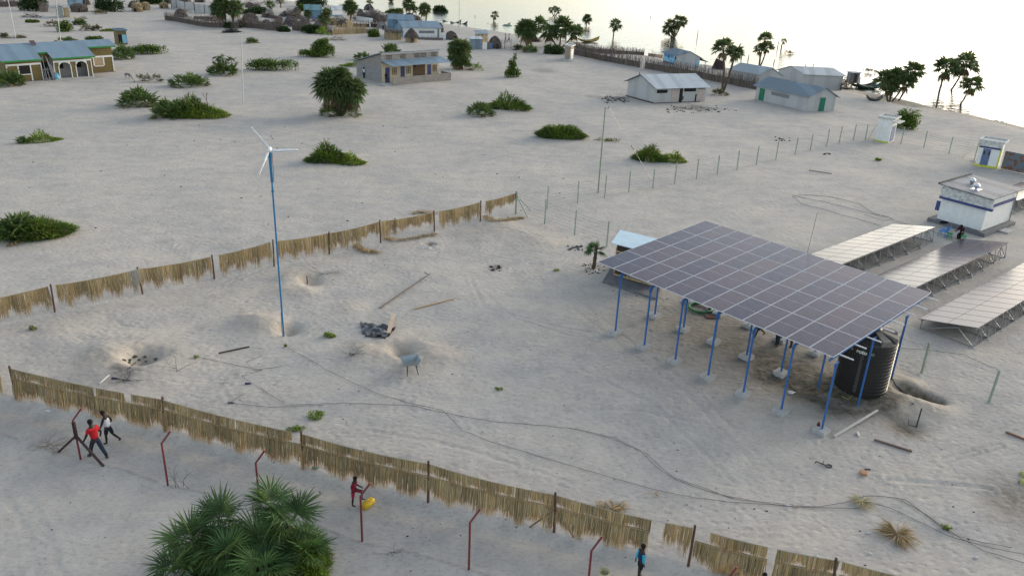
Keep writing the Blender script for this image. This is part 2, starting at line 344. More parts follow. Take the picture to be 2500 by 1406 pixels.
    def mask(chan, nsrc, lo, hi):
        a1 = n.new('ShaderNodeMath'); a1.operation = 'MULTIPLY_ADD'; a1.inputs[1].default_value = .9; a1.inputs[2].default_value = 0; l.new(nsrc, a1.inputs[0])
        a2 = n.new('ShaderNodeMath'); a2.operation = 'MULTIPLY'; l.new(ss.outputs[chan], a2.inputs[0]); l.new(a1.outputs[0], a2.inputs[1])
        r = ramp(a2.outputs[0], lo, (0, 0, 0), hi, (1, 1, 1)); return r.outputs[0]
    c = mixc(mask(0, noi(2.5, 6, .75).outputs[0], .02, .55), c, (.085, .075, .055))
    c = mixc(mask(1, noi(1.2, 5).outputs[0], .08, .55), c, (.17, .155, .10))
    c = mixc(mask(2, noi(3.5, 6, .8).outputs[0], .10, .45), c, (.10, .095, .09))
    l.new(c, b.inputs['Base Color'])
    v1 = n.new('ShaderNodeTexVoronoi'); v1.inputs['Scale'].default_value = 2.6; v1.feature = 'SMOOTH_F1'
    mv = n.new('ShaderNodeMapping'); mv.inputs['Scale'].default_value = (1, 1.5, 1); mv.inputs['Rotation'].default_value = (0, 0, .5); l.new(t.outputs['Object'], mv.inputs[0]); l.new(mv.outputs[0], v1.inputs['Vector'])
    fr = ramp(v1.outputs['Distance'], .05, (0, 0, 0), .42, (1, 1, 1))
    b1 = n.new('ShaderNodeBump'); b1.inputs['Distance'].default_value = .018; l.new(fr.outputs[0], b1.inputs['Height'])
    b2 = n.new('ShaderNodeBump'); b2.inputs['Distance'].default_value = .022; l.new(noi(3.2, 6, .75).outputs[0], b2.inputs['Height']); l.new(b1.outputs[0], b2.inputs['Normal'])
    l.new(b2.outputs[0], b.inputs['Normal'])
    me.materials.append(m); o = bpy.data.objects.new('ground', me); COL.objects.link(o); tag(o, 'pale beach sand plain, trodden and flat, running down to the lake', 'ground', kind='structure')
LEDGE = [(-60,1040),(80,1085),(197,1124),(300,1150),(410,1189),(520,1212),(634,1240),(760,1280),(884,1326),(1010,1350),(1144,1394),(1290,1430),(1432,1465)]
TRACKS = [([(560,700),(700,640),(900,560+40)],.03,.10),([(1150,690),(1180,760),(1330,800),(1500,830)],.03,.10),([(1180,720),(1260,790),(1400,830)],.03,.09),([(900,1060),(1150,1110),(1400,1190)],.03,.10),([(2000,480),(2200,560),(2280,590)],.03,.2),([(1700,560),(1900,500),(2100,440)],.03,.15),([(300,1250),(700,1300-60),(1000,1290)],.03,.1),([(1500,330),(1800,320),(2050,300)],.04,.25),([(100,420),(400,400),(700,330)],.04,.2),([(0,640-300+70),(60,460),(230,530)],.02,.10),([(1420,745),(1560,860),(1700,960),(1850,1120)],.02,.10),([(1400,760),(1540,872),(1680,972),(1830,1135)],.02,.10),
          ([(1400,1010),(1560,1015),(1740,1045)],.04,.08),([(2290,1130),(2380,1105),(2440,1090)],.05,.08),([(2300,1140),(2390,1115),(2450,1098)],.05,.08),
          ([(2160,1180),(2300,1190),(2420,1205)],.05,.1),([(0,1190),(60,1290),(90,1406)],.018,.10),([(40,1170),(110,1280),(150,1406)],.018,.10),([(285,790),(300,805),(360,813)],.06,.07),
          ([(1335,180),(1415,165),(1440,148)],.03,.25),([(1400,905),(1600,1000),(1790,1190)],.03,.1)]
make_ground()
def make_water():
    mb = MB(); P = [(-3500, -600), (3500, -600), (3500, 4500), (-3500, 4500)]
    mb.add([(x, y, WATER_Z) for x, y in P], [(0, 1, 2, 3)])
    m = bpy.data.materials.new('lake_water'); m.use_nodes = True; n, l = nodes_of(m); b = n['Principled BSDF']
    b.inputs['Base Color'].default_value = (.05, .055, .045, 1); b.inputs['Roughness'].default_value = .05; b.inputs['IOR'].default_value = 1.33; b.inputs['Specular IOR Level'].default_value = .5
    t = n.new('ShaderNodeTexCoord'); mpn = n.new('ShaderNodeMapping'); mpn.inputs['Scale'].default_value = (.5, 1.6, 1); mpn.inputs['Rotation'].default_value = (0, 0, rad(-6)); l.new(t.outputs['Object'], mpn.inputs[0])
    no = n.new('ShaderNodeTexNoise'); no.inputs['Scale'].default_value = .9; no.inputs['Detail'].default_value = 3; l.new(mpn.outputs[0], no.inputs['Vector'])
    bp = n.new('ShaderNodeBump'); bp.inputs['Distance'].default_value = .10; bp.inputs['Strength'].default_value = .6; l.new(no.outputs[0], bp.inputs['Height']); l.new(bp.outputs[0], b.inputs['Normal'])
    o = mb.build('lake_water', m); tag(o, 'calm bright lake mirroring the pale sky', 'water', kind='structure')
make_water()
# small pool left behind the beach
def puddle(pts, label):
    mb = MB(); P = [W(*p) for p in pts]; z = min(p.z for p in P)-.06; cx = sum(p.x for p in P)/len(P); cy = sum(p.y for p in P)/len(P)
    mb.add([(p.x, p.y, z+.05) for p in P]+[(cx, cy, z+.05)], [(i, (i+1) % len(P), len(P)) for i in range(len(P))])
    o = mb.build('puddle', bpy.data.materials['lake_water']); tag(o, label, 'water', kind='structure')
puddle([(2100,231),(2125,230),(2150,233),(2200,244),(2245,254),(2262,262),(2240,265),(2205,259),(2170,247),(2130,238)], 'narrow bright pool of water left behind the beach')
# ------------------------------------------------------------------ vegetation
LEAF = M_attr('leaf', .55, .38, .3); STRAW = M_attr('straw', .85, .15, .1); BARK = M('bark', (.10, .075, .055), .9, .45, 6, bump=.02)
DOUM, GRASS, LIME, DEAD, DARKG, OLIVE = (.092,.145,.040), (.130,.205,.025), (.205,.285,.035), (.225,.165,.085), (.034,.062,.018), (.085,.105,.045)
def fan_leaf(mb, base, d, size, nb=11, pet=.8, col=DOUM, spread=1.9, droop=.25, w=.075, two=False):
    """one fan palm leaf: a petiole and a pleated hand of pointed blades"""
    base = Vector(base); d = Vector(d).normalized()
    side = d.cross(Vector((0, 0, 1)))
    if side.length < .1: side = Vector((random.uniform(-1, 1), random.uniform(-1, 1), 0))
    side.normalize(); nrm = side.cross(d).normalized()
    roll = random.uniform(-.5, .5); side, nrm = side*math.cos(roll)+nrm*math.sin(roll), nrm*math.cos(roll)-side*math.sin(roll)
    hub = base+d*size*pet; c = jc(col, .22); mb.col = tuple(x*.9+.02 for x in c)
    pw = size*.018; mb.add([base-side*pw, base+side*pw, hub+side*pw, hub-side*pw], [(0, 1, 2, 3)])
    g = -nrm if nrm.z > 0 else nrm
    for i in range(nb):
        a = -spread+2*spread*i/(nb-1)+random.uniform(-.06, .06); Lb = size*(1-.30*abs(a/spread)**1.5)*random.uniform(.85, 1.08)
        bd = (d*math.cos(a)+side*math.sin(a)).normalized(); bs = (side*math.cos(a)-d*math.sin(a))
        bs = (bs+nrm*random.uniform(.25, .6)*(1 if i % 2 else -1)).normalized()
        m1 = hub+bd*Lb*.45+nrm*size*.05; tip = hub+bd*Lb+Vector((0, 0, -droop*size*random.uniform(.3, 1.2)))
        ww = Lb*w; mb.col = jc(c, .10)
        if two:
            m2 = hub+bd*Lb*.75+Vector((0, 0, -droop*size*.25))
            mb.add([hub, m1-bs*ww, m2-bs*ww*.6, tip, m2+bs*ww*.6, m1+bs*ww], [(0, 1, 5), (1, 2, 4, 5), (2, 3, 4)])
        else: mb.add([hub, m1-bs*ww, tip, m1+bs*ww], [(0, 1, 2, 3)])
def rdir(zlo, zhi):
    a = random.uniform(0, 2*math.pi); z = random.uniform(zlo, zhi); r = math.sqrt(max(0, 1-z*z)); return Vector((r*math.cos(a), r*math.sin(a), z))
def blade(mb, p, d, L_, w, col, bend=.35):
    p = Vector(p); d = Vector(d).normalized(); s = d.cross(Vector((random.uniform(-1,1), random.uniform(-1,1), .6))).normalized()*w*.5
    m1 = p+d*L_*.55; t = p+d*L_+Vector((0, 0, -bend*L_)); mb.col = jc(col, .28)
    mb.add([p-s, p+s, m1+s*.9, m1-s*.9, t], [(0, 1, 2, 3), (3, 2, 4)])
def grass_dome(mb, c, rx, ry, h, n, L_, w, col, col2=None, rot=0.0, tilt=.5):
    """spiky grass thicket filling a dome; blades root all through its volume"""
    cr_, sr_ = math.cos(rot), math.sin(rot); lumps = [(random.uniform(-.7,.7), random.uniform(-.7,.7), random.uniform(.25,.5), random.uniform(.2,.45)) for _ in range(5)]
    for _ in range(n):
        a = random.uniform(0, 2*math.pi); q = math.sqrt(random.random()); u, v = q*math.cos(a), q*math.sin(a)
        hh = math.sqrt(max(0, 1-q*q)); k = 1-.28*q+.08*math.exp(-q*q*9)
        for lx, ly, lr, lh in lumps: k += lh*math.exp(-((u-lx)**2+(v-ly)**2)/(lr*lr))-.12
        z = h*hh*max(.15, k)*random.uniform(.45, 1.0)
        x, y = u*rx, v*ry; X, Y = x*cr_-y*sr_, x*sr_+y*cr_
        d = Vector((X/max(rx, ry)*1.1+random.gauss(0, tilt*.5), Y/max(rx, ry)*1.1+random.gauss(0, tilt*.5), .75))
        cc = col if (col2 is None or random.random() > .5+.5*math.sin(u*4+v*3+c[0])) else col2
        if random.random() < .07: cc = DEAD
        blade(mb, (c[0]+X, c[1]+Y, c[2]+z*.82-L_*.15), d, L_*(random.uniform(.6, 1.25) if random.random() > .06 else random.uniform(1.2, 1.6)), w, cc)
def leaf_dome(mb, c, rx, ry, h, n, s, col, col2=None, lumps=7):
    """leafy shrub: leaf clusters scattered through several overlapping lobes"""
    L3 = [(random.uniform(-.6,.6), random.uniform(-.6,.6), random.uniform(.3,.75), random.uniform(.35,.6)) for _ in range(lumps)]+[(0,0,.5,.7)]
    for i in range(n):
        lx, ly, lz, lr = random.choice(L3); d = rdir(-.5, 1)*lr*random.uniform(.6, 1.08)
        x, y, z = (lx+d.x)*rx, (ly+d.y)*ry, max(.03, (lz*random.random()**.4+d.z*.8))*h*.8
        p = Vector((c[0]+x, c[1]+y, c[2]+z)); u = rdir(-1, 1)*s*random.uniform(.5, 1.2); v = u.cross(rdir(-1, 1)).normalized()*s*.5
        mb.col = jc(col if (col2 is None or random.random() > .4) else col2, .30); mb.add([p-u, p+v, p+u, p-v], [(0, 1, 2, 3)])
def doum_clump(mb, c, rx, ry, h, n, size, nb=9, col=DOUM, dead=.18, w=.08, two=False, rot=0):
    cr_, sr_ = math.cos(rot), math.sin(rot)
    for i in range(n):
        a = random.uniform(0, 2*math.pi); q = math.sqrt(random.random())
        x, y = q*math.cos(a)*rx*.72, q*math.sin(a)*ry*.72; X, Y = x*cr_-y*sr_, x*sr_+y*cr_
        k_ = random.random(); z = h*math.sqrt(max(0, 1-q*q))*(.05+.65*k_)
        d = Vector((X/(rx+.1)*1.3+random.gauss(0, .35), Y/(ry+.1)*1.3+random.gauss(0, .35), random.uniform(.0, .5)+.9*k_))
        lo = k_ < .3 and random.random() < dead
        fan_leaf(mb, (c[0]+X, c[1]+Y, c[2]+z*.7), d if not lo else Vector((d.x, d.y, -.1)), size*random.uniform(.75, 1.15), nb, .45, DEAD if lo else col, droop=.45 if lo else .22, w=w, two=two)
def crown(mb, top, R, n, nb, size, col=(.095,.138,.048), low=-.55, w=.09, two=False):
    for i in range(n):
        d = rdir(low, .98); fan_leaf(mb, Vector(top)+d*R*.06, d+Vector((0,0,.12)), size*random.uniform(.85, 1.1), nb, .8, col, spread=2.0, droop=.30, w=w, two=two)
def skirt(mb, top, R, n, nb, size):
    for i in range(n):
        a = random.uniform(0, 6.28); fan_leaf(mb, Vector(top)+Vector((0,0,-R*.15)), (math.cos(a)*.55, math.sin(a)*.55, -1), size*random.uniform(.6, .95), nb, .45, random.choice([DEAD, (.15,.11,.07), (.20,.15,.08)]), spread=.8, droop=.25, w=.08)
def foot_frame(x0, x1, yt, yb, ratio=.6):
    """world size of a plant from its outline in the photo"""
    P = W((x0+x1)/2, yb); m = mpp(P); w = (x1-x0)*m; dist = math.hypot(P.x, P.y); sn = CH/math.hypot(dist, CH); cs = dist/math.hypot(dist, CH)
    d = w*ratio; h = max(.30*w, ((yb-yt)*m-d*sn*.60)/cs)*.98
    h = max(h, .4)
    away = Vector((P.x, P.y, 0)).normalized(); C = P+away*d*.45; C.z = tz(C.x, C.y)-.03
    return C, w/2, d/2, h, math.atan2(away.y, away.x)-math.pi/2
def bush(x0, x1, yt, yb, mix, label, name='bush', group='bushes scattered over the sand', ratio=.6, extra=None, dens=1.0):
    C, rx, ry, h, rot = foot_frame(x0, x1, yt, yb, ratio); t = thing(name, label, 'bush', C, rot, group)
    mb = MB(); near = mpp(C); px = (x1-x0)*(yb-yt)/6.0; Lg = max(.35, min(.8, h*.45)); wl = max(.02, near*1.6)
    nG = int(min(7500, max(500, px*2.0))*dens)
    if mix == 'grass': grass_dome(mb, (0,0,0), rx*.92, ry*.86, h*1.18, nG, Lg, wl, GRASS, (.065,.115,.025))
    elif mix == 'lime': grass_dome(mb, (0,0,0), rx, ry, h, nG, Lg*.8, wl, LIME, GRASS)
    elif mix == 'doum': doum_clump(mb, (0,0,0), rx, ry, h*1.02, int(min(260, max(50, px*.11))*dens), max(.55, min(1.0, h*.55)), 9, w=.1)
    elif mix == 'leaf': leaf_dome(mb, (0,0,0), rx, ry, h, int(min(8000, max(1500, px*4))*dens), max(.13, near*2.4), GRASS, DARKG)
    elif mix == 'darkleaf': leaf_dome(mb, (0,0,0), rx, ry, h, int(min(9000, max(2000, px*4))*dens), max(.16, near*2.8), DARKG, (.05,.09,.03))
    elif mix == 'dry': doum_clump(mb, (0,0,0), rx, ry, h, int(min(120, max(34, px*.10))), .6, 8, col=(.12,.12,.06), dead=.4, w=.1)
    elif mix == 'mixed':
        grass_dome(mb, (rx*.18,0,0), rx*.80, ry*.9, h*.92, int(nG*.8), Lg, wl, GRASS, (.06,.11,.02)); doum_clump(mb, (-rx*.4,0,0), rx*.55, ry*.9, h, int(min(80, max(24, px*.04))), max(.5, h*.5), 9, w=.1)
    if extra: extra(mb, rx, ry, h)
    o = mb.build('foliage', [LEAF], t)
    return t, rx, ry, h
def part_low_grass(t, cx, cy, rx, ry, h, n, col=LIME, label=None):
    mb = MB(); grass_dome(mb, (cx, cy, 0), rx, ry, h, n, .35, .05, col, GRASS); o = mb.build('grass_skirt', [LEAF], t)
    if label: o['label'] = label
def dry_branch(mb, p, h, n=7):
    mb.col = (.20,.15,.10)
    def rec(a, d, L_, r, k):
        b = a+d*L_; mb.tube([a, b], [r, r*.6], 4)
        if k > 0:
            for _ in range(3): rec(b, (d+rdir(-.4, .8)*.75).normalized(), L_*.62, r*.55, k-1)
    rec(Vector(p), Vector((random.uniform(-.2,.2), random.uniform(-.2,.2), 1)).normalized(), h*.45, h*.022+.01, 2)
def trunk_mb(pts, r0, r1, n=7):
    mb = MB(); pts = [Vector(p) for p in pts]; P = []; R = []
    k = 10
    for i in range(k+1):
        t = i/k*(len(pts)-1); j = min(int(t), len(pts)-2); f = t-j; P.append(pts[j].lerp(pts[j+1], f)+Vector((random.uniform(-.02,.02), random.uniform(-.02,.02), 0))); R.append((r0+(r1-r0)*i/k)*(1.12 if i % 2 else .92))
    R[0] *= 1.4; mb.tube(P, R, n); return mb
def palm(base, tops, label, cat='palm tree', group='doum palms', name='doum_palm', nl=26, nb=9, tr=.16, skirt_n=8, bushy=False, water=False, cs=1.0):
    """base photo pos, tops = [(x, y of crown centre, crown radius px, bend)]"""
    P = WW(*base, WATER_Z-.0) if water else W(*base); t = thing(name, label, cat, P, 0, group); m = mpp(P)
    for i, (x, y, rpx) in enumerate(tops):
        h = hgt(P, (base[0], y)); R = rpx*m*cs; d = ray(x, y); d0 = ray(base[0], y)
        k = math.hypot(P.x, P.y)/math.hypot(d0[0], d0[1]); off = Vector((d[0]*k, d[1]*k, 0))-Vector((d0[0]*k, d0[1]*k, 0)); top = Vector((off.x, off.y, h))
        mid = Vector((off.x*.25+random.uniform(-.1,.1), off.y*.25, h*.45))
        if abs(off.x) > .8: mid = Vector((off.x*.62, off.y*.62, h*.42))
        trunk_mb([(0, 0, -.6), mid, top], tr*1.1, tr*.75).build('trunk', BARK, t)
        mb = MB(); far = m > .055
        crown(mb, top, R, int(nl*(2.6 if bushy else 1.7)), nb, R*(.54 if bushy else .66), low=-.8 if bushy else -.6, w=.13 if far else .095)
        mb.build('crown', [LEAF], t)
        if skirt_n: mb = MB(); skirt(mb, top, R, skirt_n+4, 7, R*.8); mb.build('dead_fronds', [STRAW], t)
    return t

# ---- bushes of the middle distance (outline x0, x1, top, foot)
bl = [(10,170,507,588,'mixed','large green bush standing alone at the left, nearest the palm-mat fence',.62),
 (56,147,320,349,'lime','low lime green grass patch with a small palm sprout on its left end',.5),
 (-25,60,163,214,'doum','grey green bush of fan leaves in front of the olive house with arches',.6),
 (297,384,213,262,'doum','round dark bush of fan leaves just left of the long bush with a dry branch',.6),
 (372,540,236,290,'mixed','long dark green bush with a dry branch sticking up from it',.45),
 (322,403,176,203,'dry','low greyish bush beside the goat',.5),
 (410,515,177,215,'doum','wide dark bush of fan leaves between the goat and the thin white pole',.5),
 (509,583,143,187,'doum','bush with two small palm heads standing out of its top',.6),
 (602,732,140,175,'leaf','low double-humped green bush right of the thin white pole',.35),
 (757,831,90,143,'leaf','tall peaked green bush with a palm tuft on its top',.6),
 (723,800,122,140,'leaf','low green creeper at the left foot of the peaked bush',.4),
 (865,906,125,148,'doum','small dark palm bush between the peaked bush and the block building',.6),
 (832,898,147,164,'lime','bright green low bush behind the left end of the block building',.45),
 (933,974,104,134,'doum','upright green palm bush just behind the roof of the block building',.6),
 (604,628,90,107,'doum','tiny palm bush alone on the sand above the thin white pole',.8),
 (1226,1273,148,191,'leaf','small pointed green bush alone between the block building and the tin shed',.6),
 (1138,1206,246,285,'doum','round bush of fan leaves with a green tail of grass behind it',.6),
 (1175,1298,234,269,'grass','low wedge of grass trailing right behind the round fan-leaf bush',.4),
 (1308,1430,285,341,'grass','bright green dome bush left of the tall thin pole by the wire fence',.5),
 (1546,1618,347,396,'grass','spiky bush beside the wire fence with a flat lime patch on its right',.6),
 (1600,1672,364,398,'lime','flat lime patch growing out of the spiky bush beside the wire fence',.5),
 (750,852,349,400,'grass','bright green bush right of the turbine blades',.5),
 (820,889,366,404,'lime','lime green wedge at the right end of the bush beside the turbine blades',.5),
 (2176,2236,250,318,'leaf','green leafy shrub behind the white latrine at the fence corner',.7),
 (265,330,103,147,'doum','grey green round bush touching the right end of the olive house',.6),
 (308,408,100,134,'leaf','dark green spreading bush right of the small olive outhouse',.45),
 (1262,1275,108,123,'dry','sparse yellowish bush left of the tall thin-trunked palm',.6),
 (1249,1272,108,124,'dry','small dry bush beside the stick posts on the beach',.6),
 (1275,1309,109,130,'doum','bush of fan leaves at the foot of the tall thin-trunked palm',.6),
 (1322,1382,103,134,'darkleaf','wide dark bush under the cluster of three palms',.55),
 (1730,1776,219,234,'dry','ring of dry fronds around the foot of the twin-trunked palm',.5),
 (898,930,66,92,'leaf','grey green shrub left of the thatched stick hut',.6),
 (670,708,62,79,'darkleaf','grey green bush in front of the long brushwood fence',.5),
 (735,790,55,84,'darkleaf','dark bush in the brushwood fence under the bushy palm',.5),
 (941,984,15,36,'leaf','bright green shrub on the shore behind three dome huts',.6),
 (48,128,-22,30,'darkleaf','huge dark green tree-like bush at the top left edge',.6),
 (240,312,-14,31,'darkleaf','huge dark bush behind the yellow basket-shaped huts',.6),
 (226,263,23,36,'dry','low brownish bush in front of a huge dark bush at the top left',.5),
 (335,398,-16,12,'darkleaf','dark bush behind the yellow basket-shaped huts at the top edge',.5),
 (720,797,-16,19,'darkleaf','broad dark tree-like bush on the shore behind the village',.5),
 (727,752,8,29,'leaf','bright green bush left of the teal roofed hut in the village',.6),
 (594,652,13,36,'darkleaf','blue green bush in the village left of the white dome hut',.5),
 (137,188,87,104,'doum','low bush just behind the roof of the olive house',.5),
 (210,248,85,103,'leaf','light green bush behind the right end of the olive house roof',.5),
 (140,186,46,79,'leaf','largest green bush in the thicket crossed by the white pole',.6),
 (108,145,44,66,'dry','brown green bush at the left end of the thicket crossed by the white pole',.6),
 (180,207,43,62,'doum','small dark bush behind the right half of the thicket at the upper left',.6),
 (196,232,56,76,'dry','sparse bush at the right of the thicket at the upper left',.6),
 (229,248,59,76,'dry','rightmost feathery bush of the thicket at the upper left',.7),
 (66,96,48,57,'leaf','small flat green patch left of the thicket at the upper left',.5),
 (246,281,72,78,'lime','thin strip of low green grass right of the thicket at the upper left',.6),
 (4,20,82,94,'dry','tiny green tuft at the left edge beside the foot of a white pole',.6),
 (1050,1094,5,38,'darkleaf','broad dark bush standing in the lake beside a palm',.5),
 (1112,1130,27,37,'dry','small bush half drowned in the lake near the thin mast',.6),(1131,1146,25,37,'dry','drowned bush right of another by the thin mast',.6),
 (1182,1200,28,47,'dry','grey green bush in the lake left of a drooping palm',.6)]
for x0, x1, yt, yb, mixk, lab, ra in bl:
    ex = None
    if 'dry branch' in lab and x0 == 372:
        def ex(mb, rx, ry, h): dry_branch(mb, (rx*.62, 0, h*.3), 2.0)
    if 'palm sprout' in lab:
        def ex(mb, rx, ry, h):
            for _ in range(9): fan_leaf(mb, (-rx*.95, 0, .15), rdir(.1, 1), .55, 9, .4, DOUM, w=.1)
    if 'palm tuft' in lab:
        def ex(mb, rx, ry, h): leaf_dome(mb, (-rx*.15,0,h*.55), rx*.5, ry*.6, h*.55, 900, .14, GRASS, DARKG); crown(mb, (-rx*.1,0,h*1.12), 1, 14, 8, .8, GRASS, w=.12)
    if 'two small palm heads' in lab:
        def ex(mb, rx, ry, h):
            for xx, hh in ((-.3*rx, 2.3), (0, 2.0), (.55*rx, 1.6)):
                mb.col = (.12,.09,.06); mb.tube([(xx, 0, .3), (xx+.1, 0, hh)], .09, 5); crown(mb, (xx+.1, 0, hh), 1, 12, 8, .62, (.08,.12,.05), w=.11)
    if 'pointed green' in lab:
        def ex(mb, rx, ry, h): leaf_dome(mb, (rx*.05,0,h*.5), rx*.45, ry*.5, h*.9, 700, .12, GRASS, DARKG); leaf_dome(mb, (rx*.25,0,h*1.0), rx*.22, ry*.25, h*.6, 250, .10, GRASS, DARKG)
    bush(x0, x1, yt, yb, mixk, lab, ratio=ra, extra=ex)
t = bush(430, 557, 262, 291, 'lime', 'lime green grass tail trailing right from the long bush with a dry branch', ratio=.45)

# ---- big bushy palms in the field
t = palm((828,283), [(812,208,46),(862,222,38),(835,190,30)], 'big bushy doum palm with a thick skirt of dead fronds, nearest the turbine', nl=44, nb=11, tr=.2, skirt_n=16, bushy=True, cs=1.12)
mb = MB(); doum_clump(mb, (-.9,.2,0), 1.3, 1.1, 1.9, 70, .6, 10); doum_clump(mb, (1.0,.3,0), 1.2, 1.1, 2.6, 80, .6, 10); mb.build('base_foliage', [LEAF], t)
t = palm((1128,170), [(1122,122,30),(1118,140,26)], 'bushy doum palm at the right end of the block building', nl=44, nb=10, tr=.2, skirt_n=18, bushy=True, cs=1.15)
mb = MB(); doum_clump(mb, (.1,0,0), 1.7, 1.3, 2.4, 60, .9, 9, dead=.35); doum_clump(mb, (2.2,0,0), .9, .8, 1.1, 16, .6, 9, col=GRASS); mb.build('base_foliage', [LEAF], t)
# ---- palms along the shore and in the village
palm((1286,114), [(1283,74,30)], 'tall palm with paired thin trunks and one dense round crown near the beach', nl=46, nb=9, tr=.13, bushy=True, cs=1.1)
palm((1299,97), [(1314,60,22)], 'palm leaning right behind the dense round crown on the beach', nl=26, tr=.12)
t = palm((1366,116), [(1340,82,21),(1372,68,26),(1400,78,20)], 'cluster of three palms with dark crowns above a wide dark bush by the beach', nl=28, tr=.15, cs=1.1)
palm((1763,225), [(1751,118,24),(1782,128,21)], 'twin-trunked palm rising from a ring of dry fronds by the brushwood fence', nl=22, nb=11, tr=.17, skirt_n=7, cs=1.1)
palm((2172,248), [(2150,196,26),(2175,190,26),(2200,200,24),(2165,212,22)], 'clump of four dark palms on the beach by the drawn-up boats', nl=30, tr=.12, cs=1.1)
palm((2190,246), [(2216,172,27)], 'yellowish palm head just behind the clump of four dark palms', nl=26, tr=.12)
palm((2294,222), [(2298,166,23)], 'left palm of the pair standing in the lake', group='palms standing in the lake', nl=26, tr=.15, water=True, cs=1.35, skirt_n=14)
palm((2319,220), [(2342,155,24)], 'tallest palm of the pair standing in the lake, leaning right', group='palms standing in the lake', nl=28, tr=.14, water=True, cs=1.35, skirt_n=14)
palm((2337,262), [(2357,204,22)], 'short leaning palm at the very edge of the lake', nl=26, tr=.12, cs=1.3, skirt_n=10)
palm((1497,92), [(1501,62,14)], 'lone slim palm standing in the lake in the middle', group='palms standing in the lake', nl=24, tr=.13, water=True, cs=1.15)
palm((1431,64), [(1433,46,12)], 'bushy palm in the lake above the yellow boat', group='palms standing in the lake', nl=26, tr=.13, water=True, bushy=True, cs=1.2)
palm((1354,39), [(1345,25,7),(1354,22,7),(1363,26,7)], 'grey three-headed palm far out in the lake', group='palms standing in the lake', nl=16, nb=7, tr=.13, water=True, cs=1.2)
palm((1643,92), [(1634,62,14),(1650,52,14),(1662,52,12),(1628,74,12),(1645,75,12)], 'large bunch of palms crowded together out in the lake', group='palms standing in the lake', nl=18, nb=8, tr=.13, water=True, cs=1.2)
palm((1853,164), [(1857,95,15),(1848,120,14),(1866,115,14)], 'three-headed palm with hanging dead fronds in the lake behind the white tin house', group='palms standing in the lake', nl=20, tr=.13, water=True, cs=1.2)
palm((1907,120), [(1911,101,7)], 'small bare palm farthest right in the open lake', group='palms standing in the lake', nl=14, nb=7, tr=.13, water=True, cs=1.2)
palm((1204,61), [(1207,38,11)], 'drooping palm standing at the water beside the drawn-up yellow boats', nl=16, nb=8, tr=.13)
palm((1040,50), [(1036,24,17)], 'round-headed palm at the lake edge beside the broad dark bush', nl=34, nb=8, tr=.15, bushy=True, cs=1.15)
palm((1000,38), [(998,10,16),(1013,22,8)], 'dark palm with a small second head at the lake edge', nl=28, nb=8, tr=.15, bushy=True, cs=1.2)
palm((957,15), [(955,-2,9)], 'brown-crowned palm cut by the top edge of the picture', nl=22, nb=8, tr=.15, bushy=True)
palm((904,22), [(903,6,9)], 'small palm head above the grey hut roofs near the shore', nl=16, nb=8, tr=.15)
palm((856,52), [(856,18,19)], 'large round green palm beside the pale blue tin hut', nl=44, nb=9, tr=.2, bushy=True, cs=1.15)
palm((796,82), [(794,45,16),(800,30,12)], 'bushy palm growing in the long brushwood fence', nl=30, nb=8, tr=.18, bushy=True, cs=1.15)
palm((752,52), [(752,34,13)], 'short blue green palm left of the teal roofed hut', nl=24, nb=8, tr=.18, bushy=True)
palm((553,68), [(540,22,24),(548,8,18)], 'left palm of the tall dark pair over the brushwood fence', nl=34, nb=9, tr=.2, bushy=True, cs=1.15)
palm((570,68), [(578,20,22)], 'right palm of the tall dark pair over the brushwood fence', nl=34, nb=9, tr=.2, bushy=True, cs=1.15)
palm((660,28), [(660,14,12)], 'small pale green palm left of the white dome hut', nl=20, nb=8, tr=.15)
palm((686,20), [(684,0,10)], 'brown-crowned palm at the top edge in the village', nl=20, nb=8, tr=.15)
bush(548, 592, 50, 70, 'darkleaf', 'dark bush under the tall pair of palms at the brushwood fence', ratio=.5)
# ---- the small palm by the shed
t = palm((1447,655), [(1452,598,30)], 'small young palm with a shaggy brown trunk beside the blue roofed shed', nl=1, nb=8, tr=.12, skirt_n=0)
for ch in list(bpy.data.objects):
    if ch.parent == t and ch.name.startswith('crown'): bpy.data.objects.remove(ch)
top = Vector((.06, 0, hgt(W(1447,655), (1452,612)))); mb = MB()
for i in range(24): fan_leaf(mb, top, rdir(-.35, .95), .52, 18, .55, (.06,.13,.045), spread=1.7, w=.045, two=True)
mb.build('crown', [LEAF], t)

# ---- the large clump in the foreground
P = W(620, 1405); t = thing('doum_palm_bush', 'large clump of spiky fan palms at the bottom edge, nearest the camera', 'palm bush', P, 0)
mb = MB(); heads = [(-1.75,.25,1.15),(-1.15,.8,1.5),(.25,1.2,2.0),(.95,.85,1.7),(.3,.25,1.25),(-.55,-.35,1.2),(.55,-.6,1.0),(1.5,.25,.9),(-1.95,-.6,.7),(-.9,.1,1.0)]
for hx, hy, hz in heads:
    for i in range(15): fan_leaf(mb, (hx*1.1+random.gauss(0,.05), hy*1.1+random.gauss(0,.05), hz*.84), rdir(-.2, .98), random.uniform(.74,1.04), 22, .42, random.choice([(.066,.130,.042),(.046,.098,.034),(.115,.190,.055),(.082,.155,.045)]), spread=1.75, droop=.12, w=.030, two=True)
for i in range(26): fan_leaf(mb, (random.uniform(-1.7,1.3), random.uniform(-1.0,1.0), random.uniform(.4,1.0)), rdir(-.9,.1), .7, 12, .4, random.choice([DEAD, (.16,.12,.06), (.10,.09,.04)]), w=.045, two=True)
for i in range(46): fan_leaf(mb, (random.uniform(-1.9,1.5), random.uniform(-1.1,1.2), random.uniform(.05,.5)), rdir(-.1,.7), .6, 14, .4, random.choice([DOUM, DARKG, DEAD]), w=.05, two=True)
mb.build('fan_leaves', [LEAF], t)
